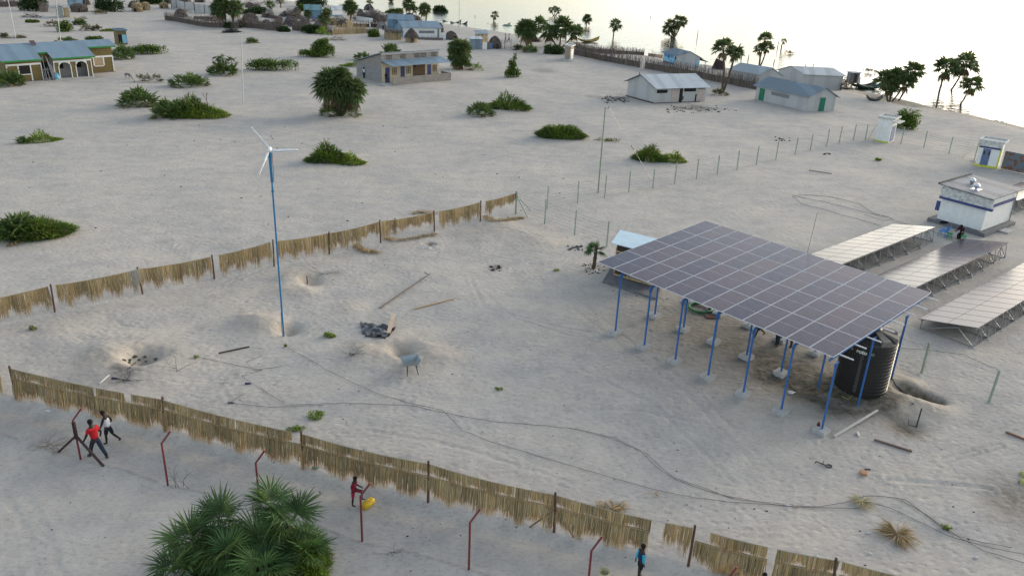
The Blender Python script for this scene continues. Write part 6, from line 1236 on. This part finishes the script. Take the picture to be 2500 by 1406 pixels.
person('person with a white top standing among the bushes left of the block building', 889, 192, 270, 1.5, shirt=WSH, bottoms=DSH)
person('pale clothed person walking on the beach by thin stick posts', 1234, 104, 200, 1.6, legs=((.3,.1),(-.3,.3)), shirt=M('pale_shirt', (.45,.42,.40), .9), bottoms=M('pale_trousers', (.35,.32,.30), .9)); person('person in dark shorts striding on the beach right of the pale clothed one', 1242, 104, 20, 1.6, legs=((.35,.1),(-.35,.3)), shirt=WSH, bottoms=BKC, bot_len=.5)
person('small dark figure sitting on the brown brush pile by the beach', 1308, 101, 270, 1.5, legs=((1.3,1.4),(1.2,1.4)), hips=.35, shirt=BKC, bottoms=BKC)
# goat
P = W(313, 193); t = thing('goat', 'small grey goat grazing beside the low greyish bush', 'goat', P, rad(-20)); GT = M('goat_coat', (.20,.20,.20), .9, .5, 6)
V = [(-.35,0,.62),(-.1,0,.60),(.2,0,.62),(.38,0,.60),(.55,0,.42),(.62,0,.24),(.72,0,.14),(-.45,0,.68)]; E = [(1,0),(1,2),(2,3),(3,4),(4,5),(5,6),(0,7)]; R = [.13,.15,.14,.10,.07,.065,.035,.02]
for bx_, yy in ((-.33,.09),(-.33,-.09),(.25,.08),(.25,-.08)):
    b = len(V); kx = -.06 if bx_ < 0 else 0; V += [(bx_,yy,.45),(bx_+kx,yy,.24),(bx_,yy,.0)]; R += [.055,.03,.025]; E += [(0 if bx_ < 0 else 2,b),(b,b+1),(b+1,b+2)]
for yy in (.05,-.05): b = len(V); V += [(.56,yy*1.6,.30)]; R += [.02]; E += [(5,b)]
skinned('body', V, E, R, GT, t, root=1)
# ------------------------------------------------------------------ boats
def boat(px, py, L_, rz, label, col, inner=(.20,.16,.11), water=False, z=0, beam=.16, extra=None):
    P = WW(px, py, WATER_Z) if water else W(px, py); P.z += z; t = thing('boat', label, 'boat', P, rz, 'wooden fishing boats'); mb = MB(); n = 12; ring = []
    for i in range(n+1):
        u = -1+2*i/n; w = L_*beam*math.sqrt(max(0, 1-abs(u)**2.4))+.02; sheer = .32+.62*abs(u)**2.6*(1.25 if u > 0 else .8); keel = .0+.55*abs(u)**4; ring.append([(u*L_/2, s_*w*k, keel*(1-q)+sheer*q) for s_, k, q in ((-1,1,1),(-1,.8,.45),(-1,.3,.05),(1,.3,.05),(1,.8,.45),(1,1,1))])
    vs = [v for r in ring for v in r]; fs = [(i*6+j, i*6+j+1, i*6+7+j, i*6+6+j) for i in range(n) for j in range(5)]
    inn = [(x*.97, y*.86, z_+.05 if k not in (0, 5) else z_) for r in ring for k, (x, y, z_) in enumerate(r)]; m = len(vs)
    fs2 = [(m+i*6+j, m+i*6+6+j, m+i*6+7+j, m+i*6+j+1) for i in range(n) for j in range(5)]; rim = [(i*6, i*6+6, m+i*6+6, m+i*6) for i in range(n)]+[(i*6+5, m+i*6+5, m+i*6+11, i*6+11) for i in range(n)]
    mb.add(vs+inn, fs+fs2+rim); mb.build('hull', [col], t)
    for u in (-.3, .05, .35): mb = MB(); mb.box(u*L_-.08, u*L_+.08, -L_*beam*.8, L_*beam*.8, .33, .37); mb.build('thwart', [WOODP], t)
    mb = MB(); 
    for s_ in (0, 5): mb.tube([Vector(r[s_])+Vector((0,0,.01)) for r in ring], .035, 4)
    mb.build('gunwale', [M('gunwale_grey', (.30,.30,.27), .8)], t); return t
YB = M('yellow_boat_paint', (.42,.30,.05), .7, .3, 3); OB = M('ochre_boat', (.38,.26,.10), .8, .3, 3); DB = M('dark_boat', (.06,.06,.065), .8, .4, 3); GB = M('green_boat', (.03,.12,.09), .7, .3, 3)
boat(1437, 103, 5.2, rad(28), 'yellow boat with an upturned bow moored on the lake', YB, water=True)
boat(1236, 71, 5.8, rad(15), 'ochre boat carrying a green net heap, drawn up on the beach', OB, z=.1); boat(1218, 66, 5.6, rad(12), 'ochre boat just behind the one with the green net heap', OB, z=.1)
P = W(1236, 70); mb = MB(); mb.blob((.2,.2,.65), 1.3, .7, .42, 12, 7, .15); o = mb.build('net_heap', [M('green_net', (.16,.25,.21), .95, .4, 8)], None, loc=P); tag(o, 'pale green fishing net heap inside an ochre boat', 'net')
boat(1103, 57, 4.6, rad(-10), 'grey boat lying farthest left on the beach', DB, z=.05); boat(1120, 60, 4.2, rad(-10), 'small grey boat at the foot of the thin mast', DB, z=.05)
boat(2106, 214, 4.6, rad(10), 'dark boat at the waters edge below the raised latrine', DB, water=True); boat(2122, 217, 4.2, rad(5), 'dark green boat beside the dark one below the raised latrine', GB, water=True)
boat(2133, 247, 2.2, rad(-10), 'little dark dugout lying on the sand left of the four-palm clump', DB, z=.0)
# ------------------------------------------------------------------ things on the sand
P = W(1003, 906); wb = thing('wheelbarrow', 'pale wheelbarrow tipped at the edge of the pit with the shovel', 'wheelbarrow', P, rad(20)); PB = M('pale_blue_metal', (.33,.39,.41), .55, .25, 5, metal=.3); mb = MB()
mb.add([(-.30,-.22,.42),(.30,-.25,.42),(.30,.28,.30),(-.30,.26,.30),(-.40,-.34,.70),(.40,-.36,.70),(.44,.48,.60),(-.42,.46,.60)], [(0,3,2,1),(0,1,5,4),(1,2,6,5),(2,3,7,6),(3,0,4,7)]); mb.add([(-.40,-.34,.71),(.40,-.36,.71),(.44,.48,.61),(-.42,.46,.61),(-.28,-.20,.46),(.28,-.23,.46),(.28,.26,.34),(-.28,.24,.34)], [(4,5,6,7),(0,4,7,3),(0,1,5,4),(1,2,6,5),(2,3,7,6)]); mb.build('tray', [PB], wb)
mb = MB(); mb.tube([(-.25,-.75,.62),(-.22,-.3,.40),(-.10,.62,.18)], .018, 5); mb.tube([(.25,-.75,.62),(.22,-.3,.40),(.10,.62,.18)], .018, 5); mb.build('handle', [GALV], wb)
for sx_ in (-.2, .2): mb = MB(); mb.tube([(sx_,-.25,.42),(sx_*1.3,-.42,.0),(sx_,-.1,.38)], .016, 5); mb.build('leg', [WOODD], wb)
mb = MB(); mb.tube([(-.05,.62,.18),(.05,.62,.18)], .18, 14); mb.build('wheel', [BLK], wb)
P = W(986, 886); mb = MB(); mb.tube([(.10,-.02,-.35),(.62,.28,.35)], .018, 5); mb.bar((.0,-.1,-.42),(.12,-.0,-.33), .26, .02); o = mb.build('shovel', [WOODD], None, loc=P); tag(o, 'shovel standing in the pit behind the wheelbarrow', 'shovel')
def sheet(px, py, pts, label, mat, cat, name, nz=.10, n=14):
    P = W(px, py); Q = [W(*p)-P for p in pts]; mb = MB(); vs = []
    for i in range(n+1):
        for j in range(n+1):
            u, v = i/n, j/n; p = Q[0]*(1-u)*(1-v)+Q[1]*u*(1-v)+Q[2]*u*v+Q[3]*(1-u)*v; w = noise.noise(Vector((p.x*2.3+px, p.y*2.3, 3)))
            vs.append(p+Vector((.05*noise.noise(Vector((p.x*4,p.y*4,7))), .05*w, .05+nz*max(-.3, w+.35*noise.noise(Vector((p.x*6,p.y*6,1)))))))
    fs = [(i*(n+1)+j, (i+1)*(n+1)+j, (i+1)*(n+1)+j+1, i*(n+1)+j+1) for i in range(n) for j in range(n)]; mb.add(vs, fs); mb.add([v-Vector((0,0,.006)) for v in vs], [f[::-1] for f in fs]); o = mb.build(name, [mat], None, smooth=True, loc=P); tag(o, label, cat); return o
sheet(925, 805, [(886,822),(945,829),(968,800),(880,788)], 'crumpled shiny black plastic sheet on the sand above the wheelbarrow pit', M('glossy_black_sheet', (.012,.015,.022), .22, .6, 8, spec=.6, dirt=(.05,.047,.045)), 'plastic sheet', 'plastic_sheet', .28)
def plank(a, b, w, h, mat, label, name='plank', cat='plank', dz=.05, group='planks and bars on the sand'):
    P, Q = W(*a), W(*b); mb = MB(); mb.bar(Vector((0,0,dz)), Q-P+Vector((0,0,dz)), w, h); o = mb.build(name, [mat], None, loc=P); tag(o, label, cat, group); return o
CUT = M('fresh_wood', (.46,.33,.20), .8, .2, 6); GREYW = M('grey_wood', (.16,.13,.11), .9, .3, 6)
plank((949,824), (961,776), .20, .03, M('pale_board', (.48,.38,.28), .8, .2, 5), 'pale board lying across the black plastic sheet', dz=.24)
plank((1010,756), (1108,731), .09, .045, CUT, 'orange new wood beam on the sand right of the forked stick', name='beam', cat='beam')
P, Q = W(928,753), W(1050,673); mb = MB(); mb.tube([(0,0,.05), (Q-P)*.5+Vector((0,0,.09)), Q-P+Vector((0,0,.12))], [.045,.04,.03], 6); mb.tube([(Q-P)*.97+Vector((0,0,.11)), Q-P+Vector((-.35,.0,.2))], .025, 5); o = mb.build('forked_stick', [GREYW], None, loc=P); tag(o, 'long forked wooden pole lying in the middle of the yard', 'stick')
plank((534,864), (609,848), .05, .05, WOODD, 'dark stick between the left pit and the turbine foot', name='stick', cat='stick'); plank((243,938), (267,917), .06, .04, M('white_pipe', (.62,.62,.60), .6), 'short white pipe left of the tangled twigs', name='white_pipe', cat='pipe')
plank((2036,1068), (2142,1004), .09, .06, M('whitish_beam', (.50,.49,.46), .7, .1, 3), 'long white beam leaning on the sand beside the front canopy post', name='beam', cat='beam', dz=.07); plank((2093,1056), (2097,1066), .09, .03, M('white_pipe', (.62,.62,.60)), 'tiny white strip right of the long white beam', name='strip', cat='strip')
plank((2134,1075), (2226,1104), .09, .06, M('rusty_brown_bar', (.12,.08,.075), .8, .3, 5), 'dark brown bar lying below the damp hollow', name='bar', cat='bar'); plank((2455,1056), (2530,1085), .09, .06, M('rusty_red_bar', (.16,.07,.05), .8, .3, 5), 'reddish bar at the right edge', name='bar', cat='bar')
plank((1975,417), (2030,425), .10, .04, GREYW, 'pair of thin grey bars on the sand inside the wire fence', name='bars', cat='bar'); plank((1454,660), (1466,667), .10, .02, M('white_strip', (.65,.64,.62), .6), 'bright white strip by the foot of the young palm', name='strip', cat='strip'); plank((318,902), (332,886), .06, .05, GREYW, 'short stick propped in the left pit', name='stick', cat='stick')
P = W(751, 692); mb = MB(); mb.tube([(0,0,-.3),(-.02,0,.45)], .03, 6); o = mb.build('stake', [WOODD], None, loc=P); tag(o, 'short dark stake standing in a shallow pit beyond the turbine', 'stake')
P = W(2107, 1156); mb = MB(); mb.bar((0,-.14,.05), (.03,.14,.05), .24, .10); o = mb.build('brick', [M('orange_brick', (.42,.22,.13), .9, .2, 6)], None, loc=P); o.rotation_euler[2] = rad(-12); tag(o, 'orange brick lying on the sand at the lower right', 'brick')
P = W(2012, 1135); mb = MB(); mb.tube([(-.33,.10,.03),(-.28,.16,.05),(-.05,.0,.05),(.05,-.08,.05)], .022, 5); mb.tube([(.15+.12*math.cos(a),-.10+.10*math.sin(a),.04) for a in [i*.7 for i in range(10)]], .025, 5); mb.tube([(-.05,.0,.05),(.02,.14,.06)], .018, 5); o = mb.build('black_tool', [BLK], None, loc=P); tag(o, 'small black metal tool alone on the sand below the canopy', 'tool')
P = W(1996, 1048, .16); mb = MB(); mb.lathe([(.07,0),(.08,.10),(.05,.16),(.03,.22)], 10); o = mb.build('bottle', [M('dark_red_plastic', (.10,.015,.015), .5)], None, loc=P); tag(o, 'small dark red bottle on the footing of the nearest canopy post', 'bottle')
# yellow can
P = W(899, 1236); t = thing('jerrycan', 'battered yellow jerrycan lying beside the child in crimson', 'jerrycan', P, rad(60)); YC = M('yellow_plastic', (.62,.42,.03), .5, .2, 5); mb = MB(); n = 14; vs = []
prof = [(-.27,.09),(-.25,.135),(-.08,.15),(.12,.148),(.23,.135),(.27,.08)]
for x, r in prof:
    for j in range(n): a = 2*math.pi*j/n; k = (abs(math.cos(a))**4+abs(math.sin(a))**4)**(-.22); vs.append((x, r*math.cos(a)*k*.95, .15+r*math.sin(a)*k*.85))
fs = [(i*n+j, i*n+(j+1) % n, (i+1)*n+(j+1) % n, (i+1)*n+j) for i in range(5) for j in range(n)]+[tuple(range(n-1,-1,-1)), tuple(range(5*n,6*n))]; mb.add(vs, fs); mb.build('body', [YC], t, smooth=True)
mb = MB(); mb.tube([(-.27,.07,.20),(-.33,.07,.21)], .035, 8); mb.build('cap', [M('orange_red_cap', (.35,.06,.02), .6)], t); mb = MB(); mb.tube([(-.24,-.07,.27),(-.14,-.05,.33),(.02,0,.33),(.06,.0,.29)], .018, 6); mb.build('handle', [YC], t)
P = W(1474, 1412); t = thing('bucket', 'cream plastic bucket just showing at the bottom edge', 'bucket', P); CB = M('cream_plastic', (.52,.49,.33), .6, .15, 4); mb = MB(); mb.lathe([(.13,0),(.16,.3),(.17,.31),(.145,.30),(.12,.05)], 18); mb.build('body', [CB], t, smooth=False); mb = MB(); mb.tube([(.16*math.cos(a), .16*math.sin(a), .31) for a in [i*math.pi/9 for i in range(19)]], .012, 4); mb.build('rim', [M('olive_rim', (.25,.25,.08), .6)], t)
P = W(771, 1143); mb = MB(); mb.blob((0,0,.05), .16,.08,.05, 8, 5, .2); o = mb.build('cloth_scrap', [M('teal_cloth', (.10,.25,.27), .9)], None, loc=P); tag(o, 'small teal scrap at the foot of the near fence', 'scrap')
# hose coils, chairs
def coil(px, py, R, n, r, mat, label, cat='hose'):
    P = W(px, py); mb = MB(); pts = []
    for i in range(n*16): a = i*math.pi/8; k = R*(1+.10*math.sin(i*.37)+random.uniform(-.01,.01)); pts.append((k*math.cos(a)+.03*math.sin(i*.11), k*math.sin(a), .03+.16*i/(n*16)+.02*math.sin(i*.5)))
    mb.tube(pts, r, 5); o = mb.build('coil', [mat], None, loc=P); tag(o, label, cat)
coil(1711, 756, .62, 8, .022, M('green_hose', (.02,.20,.06), .5), 'large coil of green hose under the solar canopy'); coil(1740, 762, .30, 7, .018, M('grey_hose', (.14,.16,.15), .6), 'smaller grey coil touching the large green hose coil'); coil(1537, 797, .26, 1, .010, M('pale_ring', (.30,.33,.31), .6), 'thin ring lying by the first canopy footing', 'ring')
P = W(1738, 775); mb = MB(); mb.box(-.35,.35,-.22,.22,0,.09); o = mb.build('wood_tray', [M('reddish_wood', (.16,.08,.06), .8, .3, 5)], None, loc=P); tag(o, 'flat reddish wooden tray under the smaller grey coil', 'tray')
def chair(px, py, mat, label, rz):
    P = W(px, py); t = thing('plastic_chair', label, 'chair', P, rz, 'plastic chairs by the power house'); mb = MB(); mb.box(-.24,.24,-.24,.24,.40,.44); mb.build('seat', [mat], t)
    mb = MB(); mb.add([(-.24,.22,.44),(.24,.22,.44),(.27,.32,.85),(-.27,.32,.85),(-.24,.25,.44),(.24,.25,.44),(.27,.35,.85),(-.27,.35,.85)], [(0,3,2,1),(4,5,6,7),(0,1,5,4),(1,2,6,5),(2,3,7,6),(3,0,4,7)]); mb.build('backrest', [mat], t)
    for a, b in ((-.2,-.2),(.2,-.2),(-.2,.2),(.2,.2)): mb = MB(); mb.tube([(a,b,.41),(a*1.25,b*1.25,0)], [.03,.022], 6); mb.build('leg', [mat], t)
    for a in (-1, 1): mb = MB(); mb.bar((a*.26,-.2,.62),(a*.27,.28,.66), .05,.03); mb.build('armrest', [mat], t)
chair(2301, 577, M('blue_plastic', (.03,.22,.60), .45), 'blue plastic chair at the left of the seated man', rad(-140))
def stool(px, py, mat, label):
    P = W(px, py); t = thing('plastic_stool', label, 'stool', P, rad(20)); mb = MB(); mb.lathe([(.19,.36),(.20,.38),(.20,.41),(.17,.42),(.02,.42)], 16); mb.build('seat', [mat], t)
    for k in range(4): a = k*math.pi/2+.4; mb = MB(); mb.tube([(.13*math.cos(a),.13*math.sin(a),.38),(.2*math.cos(a),.2*math.sin(a),0)], .025, 6); mb.build('leg', [mat], t)
stool(2316, 582, M('green_plastic', (.02,.30,.12), .45), 'green plastic stool between the blue chair and the seated man'); stool(2350, 588, M('green_plastic', (.02,.30,.12)), 'green stool the man sits on')
P = W(2302, 556, .3); mb = MB(); mb.blob((0,0,.12), .38,.14,.11, 10, 6, .25); o = mb.build('black_bag', [BKC], None, loc=P); tag(o, 'black bag lying on the plinth behind the blue chair', 'bag')
P = W(2340, 600); mb = MB(); doum_clump(mb, (0,0,0), .5, .35, .25, 10, .4, 8, GRASS, w=.06); o = mb.build('green_leaves', [LEAF], None, loc=P); tag(o, 'green leaves on the ground before the seated man', 'leaves')
# ------------------------------------------------------------------ cables, twigs, ash, litter
CAB = M('black_cable', (.06,.06,.062), .7, .3, 6)
def cable(pts, r, label, mat=None, name='cable', cat='cable', group='cables lying on the sand'):
    P = []; 
    for a, b in zip(pts[:-1], pts[1:]):
        k = max(2, int(math.hypot(b[0]-a[0], b[1]-a[1])/22))
        for i in range(k): P.append((a[0]+(b[0]-a[0])*i/k+random.uniform(-1.2,1.2), a[1]+(b[1]-a[1])*i/k+random.uniform(-.8,.8)))
    P.append(pts[-1]); Q = [W(*p, r+.025) for p in P]; mb = MB(); mb.tube([q-Q[0] for q in Q], r, 4); o = mb.build(name, [mat or CAB], None, loc=Q[0]); tag(o, label, cat, group); return o
cable([(693,845),(740,870),(800,905),(860,935),(930,965),(1000,985),(1080,1003),(1130,1070-18),(1200,1080),(1290,1106),(1400,1140),(1500,1168),(1600,1197),(1700,1216),(1800,1228),(1935,1237)], .008, 'long black cable running from the turbine foot to the lower right')
cable([(470,870),(640,905),(590,950-30),(700,990),(840,985),(1000,990),(1090,1010),(1200,1030),(1330,1040),(1410,1049),(1500,1070),(1580,1110),(1650,1172),(1730,1200),(1800,1220),(1935,1238)], .008, 'long black cable curving through the middle of the foreground')
cable([(1390,1046),(1480,1068),(1560,1098),(1600,1140),(1640,1165),(1700,1185),(1760,1208),(1850,1226),(1935,1232)], .007, 'cable looping above the other two in the foreground')
cable([(1935,1236),(2000,1238),(2060,1228),(2110,1212),(2150,1212),(2210,1220),(2300,1290),(2400,1345),(2530,1385)], .010, 'upper black cable from the white joint to the right edge')
cable([(1935,1239),(2010,1240),(2080,1242),(2100,1240)], .010, 'short cable ending under the pale fan of leaf strips'); cable([(2115,1225),(2170,1240),(2250,1278),(2330,1315),(2420,1338),(2540,1362)], .009, 'lower black cable from the pale fan of leaf strips to the right edge')
cable([(2200,1222),(2240,1245),(2290,1278),(2340,1310),(2400,1325),(2470,1338)], .010, 'cable running between the upper and lower ones at the lower right')
cable([(600,960),(560,985),(660,995),(790,990)], .008, 'thin wire left of the middle of the yard'); cable([(640,870),(600,885),(620,905),(690,895)], .008, 'thin wire loop in front of the turbine')
for k, (a, lab) in enumerate((([(1935,478),(1990,490),(2060,505),(2120,522),(2170,530)],'upper black cable on the sand left of the power house'),([(1935,480),(1955,498),(2010,512),(2090,535),(2150,552)],'lower black cable on the sand left of the power house'),([(1950,476),(2030,482),(2100,500),(2130,520),(2178,535),(2160,540),(2110,525)],'doubled black cable ending in a loop left of the power house'),([(2175,535),(2215,550),(2290,570),(2340,585)],'black cable leading to the seated man'))): cable(a, .011, lab)
cable([(2200,850),(2270,856),(2350,866),(2415,895),(2440,905)], .010, 'thin green string sagging between the thick green posts', M('green_string', (.05,.16,.12), .7), 'string', 'string')
cable([(1960,955),(1990,945),(2030,940),(2000,960),(1950,960),(1925,930)], .02, 'straw coloured rope beside the tank', M('straw_rope', (.25,.19,.10), .9), 'rope', 'rope')
cable([(2062,960),(2075,955),(2085,965),(2070,975),(2055,968)], .02, 'yellow rope heap at the tank foot', M('yellow_rope', (.35,.30,.10), .9), 'rope', 'rope')
P = W(2135, 966); mb = MB(); mb.blob((0,0,.05), .45,.14,.07, 12, 6, .35); o = mb.build('white_rag', [M('whitish_rag', (.50,.52,.54), .9, .3, 8)], None, loc=P); tag(o, 'crumpled white rag at the foot of the tank', 'rag')
P = W(1932, 959); mb = MB(); mb.blob((0,0,.03), .20,.12,.04, 8, 5, .35); o = mb.build('paper_scrap', [M('white_paper', (.65,.66,.68), .8)], None, loc=P); tag(o, 'white paper scrap left of the tank near a canopy post', 'scrap')
cable([(1012,1168),(1100,1190),(1200,1210)], .004, 'faint thread across the sand by the near fence', M('thin_wire', (.2,.2,.2)), 'thread', 'thread')
def twigs(px, py, s, n, label, col=(.10,.08,.07), up=.2, group='bare twigs on the sand'):
    P = W(px, py); mb = MB(); mb.col = col
    def rec(a, d, L_, r, k):
        b = a+d*L_; b.z = max(.02, b.z); mb.tube([a, b], [r, r*.6], 4)
        if k:
            for _ in range(2): rec(b, (d+Vector((random.gauss(0,.6), random.gauss(0,.6), random.uniform(-.2,.3)))).normalized(), L_*.7, r*.6, k-1)
    for _ in range(n): rec(Vector((random.uniform(-.2,.2)*s, random.uniform(-.1,.1)*s, .03)), Vector((random.gauss(0,1), random.gauss(0,.6), up*random.uniform(.5,1.5))).normalized(), s*.35, .012, 3)
    o = mb.build('twigs', [THM], None, loc=P); tag(o, label, 'twigs', group)
twigs(440, 905, 1.6, 3, 'spreading bare branch right of the left pit'); twigs(310, 930, .8, 12, 'dark tangle of twigs below the left pit', (.05,.05,.06)); twigs(125, 1090, .9, 14, 'dry brown twigs at the foot of the braced red post', (.22,.17,.12)); twigs(430, 1190, 1.1, 2, 'two upright bare twigs beside the second red post', up=1.6); twigs(455, 1192, 1.0, 2, 'upright bare twigs just left of the foreground palms', up=1.6)
twigs(860, 865, .9, 8, 'thin dark twigs between the black sheet and the wheelbarrow', (.08,.08,.09)); twigs(1210, 658, .5, 8, 'dark twigs around the black clods in the yard', (.07,.06,.05)); twigs(950, 1350, .7, 4, 'thin roots lying at the path edge'); twigs(790, 670, .9, 6, 'faint twigs beside the pit with the stake', (.15,.14,.13)); twigs(1680, 268, 2.4, 9, 'scattered sticks in front of the tin shed', (.10,.08,.07)); twigs(1500, 246, 2.0, 8, 'scattered sticks left of the tin shed', (.06,.05,.05)); twigs(2380, 398, .8, 8, 'dark twig heap beside the gatehouse latrine', (.09,.09,.10))
def stones(area, n, r0, r1, label, mat, name='clods', cat='clods'):
    mb = MB(); x0, x1, y0, y1 = area; O = W((x0+x1)/2, (y0+y1)/2)
    for _ in range(n):
        p = W(random.uniform(x0, x1), random.uniform(y0, y1))-O; r = random.uniform(r0, r1); mb.blob(p+Vector((0,0,r*.2)), r*random.uniform(.8,1.5), r, r*.5, 6, 4, .25)
    o = mb.build(name, [mat], None, loc=O); tag(o, label, cat, kind='stuff')
DUNG = M('dark_clod', (.035,.028,.024), .95, .4, 8); PALEL = M('pale_litter', (.55,.55,.54), .8, .3, 8)
stones((1470,1535,236,252), 34, .05, .16, 'dark dung clods left of the tin shed', DUNG); stones((1620,1760,258,276), 46, .05, .15, 'dark dung clods in front of the tin shed', DUNG); stones((1700,1815,262,272), 16, .05, .12, 'clods trailing right of the tin shed', DUNG)
stones((1198,1222,650,662), 9, .05, .12, 'black clods in the middle of the yard', DUNG); stones((1892,1930,335,345), 12, .05, .13, 'dark clods outside the wire fence', DUNG); stones((2012,2026,374,380), 9, .06, .14, 'dark clods inside the far corner of the wire fence', DUNG); stones((1385,1425,600,612), 24, .04, .10, 'dark stones beyond the young palm', M('blue_black_stone', (.05,.055,.065), .8)); stones((300,400,870,890), 8, .05, .12, 'damp clods in the left pit', M('olive_clod', (.10,.10,.06), .9))
stones((1030,1068,600,610), 26, .03, .09, 'white ash flakes in a shallow pit near the far fence', PALEL, 'ash', 'ash'); stones((500,2400,560,1380), 60, .012, .035, 'specks of pale litter over the yard', PALEL, 'litter', 'litter'); stones((500,2400,560,1380), 170, .012, .035, 'small dark bits over the yard', DUNG, 'bits', 'bits'); stones((50,1400,300,560), 70, .03, .07, 'small dark bits over the open sand', DUNG, 'bits', 'bits'); stones((100,1500,1120,1400), 50, .012, .03, 'small dark bits over the path', DUNG, 'bits', 'bits')
stones((1420,1480,640,670), 60, .02, .05, 'dark mulch round the young palm', DUNG, 'mulch', 'mulch'); stones((2430,2460,292,300), 12, .1, .2, 'pale stones on the beach at the right', PALEL); stones((1490,1640,690,740), 40, .015, .04, 'dark bits near the board shed', DUNG, 'bits', 'bits')
for x, y, lab, c in ((605,938,'tiny dark blue bottle in the yard left of the long cable',(.02,.02,.12)),(563,985,'tiny bottle stuck upright in the sand above the near fence',(.10,.12,.14)),(279,925,'small dark blue bottle beside the short white pipe',(.02,.02,.10)),(2118,1146+2,'small black scrap right of the orange brick',(.02,.02,.02))):
    P = W(x, y); mb = MB(); mb.tube([(-.12,0,.04),(.08,.02,.04),(.15,.03,.04)], [.04,.04,.015], 7); o = mb.build('bottle', [M('b_'+str(x), c, .4)], None, loc=P); tag(o, lab, 'bottle', 'small litter')
for x, y, lab in ((1522,318,'white plastic scrap lying on open sand near the greenish pole'),(1920,1234,'white joint on the cables at the lower right'),(1992,1358,'white crumpled scrap inside the near fence at the right'),(2382,1361,'white scrap near the right edge'),(118,1004,'white scrap on the path beside the near fence'),(2119,1301,'white scrap left of the leaf bundle'),(2123,1352,'white torn scrap below the leaf bundle')):
    P = W(x, y); s = mpp(P)*7; mb = MB(); mb.blob((0,0,.03), s,s*.4,.04, 8, 5, .35); o = mb.build('paper_scrap', [M('white_paper', (.65,.66,.68))], None, loc=P); tag(o, lab, 'scrap', 'white scraps')
# yellow green cloth at the right edge
sheet(2510, 1190, [(2488,1188),(2530,1205),(2545,1130),(2492,1150)], 'pale green cloth heap at the right edge', M('pale_green_cloth', (.30,.32,.12), .9, .2, 4), 'cloth', 'cloth_heap', .35)
# posts standing in the lake
for k, (x, y, hh, lab) in enumerate(((1702,92,1.6,'bare stump right of the bunch of lake palms'),(1810,146,.9,'thin stake left of the three-headed palm'),(1826,148,1.0,'thin stake nearest the three-headed palm'),(1966,170,.9,'thin stake beyond the long pale tin house'),(1983,171,1.0,'second thin stake beyond the long pale tin house'),(1588,44,.5,'dark stump alone far out in the lake'),(1898,118,1.4,'bare stump left of the small lake palm'),(2098,205,1.0,'stake standing in the water by the boats'),(1889,155,.7,'short stake in the lake beyond the white tin house'),(1160,42,.4,'dark snag in the lake right of the thin mast'))):
    P = WW(x, y); mb = MB(); mb.tube([(0,0,-.3),(.05*((-1)**k),0,hh)], [.09,.06], 6); o = mb.build('stake', [BARK], None, loc=P); tag(o, lab, 'stake', 'stakes and stumps in the lake')
P = WW(1925, 131); mb = MB(); doum_clump(mb, (0,0,-.1), 1.0, .7, .8, 12, .6, 8, col=(.12,.10,.06), w=.1); o = mb.build('drowned_bush', [LEAF], None, loc=P); tag(o, 'half drowned bush right of the small lake palm', 'bush')
P = WW(2120, 177); mb = MB(); doum_clump(mb, (0,0,-.1), 1.2, .7, .8, 12, .6, 8, col=(.12,.10,.06), w=.1); o = mb.build('drowned_bush', [LEAF], None, loc=P); tag(o, 'half drowned bush beside the raised latrine', 'bush')
for k, (x, y, lab) in enumerate(((1232,121,'thick stick post by the pale clothed person'),(1247,119,'thin stick post right of the thick one on the beach'),(1224,122,'stick post left of the thick one on the beach'))):
    P = W(x, y); mb = MB(); mb.tube([(0,0,-.2),(.03,0,1.7)], .07 if k == 0 else .04, 5); o = mb.build('stick_post', [GREYW], None, loc=P); tag(o, lab, 'post', 'stick posts on the beach')
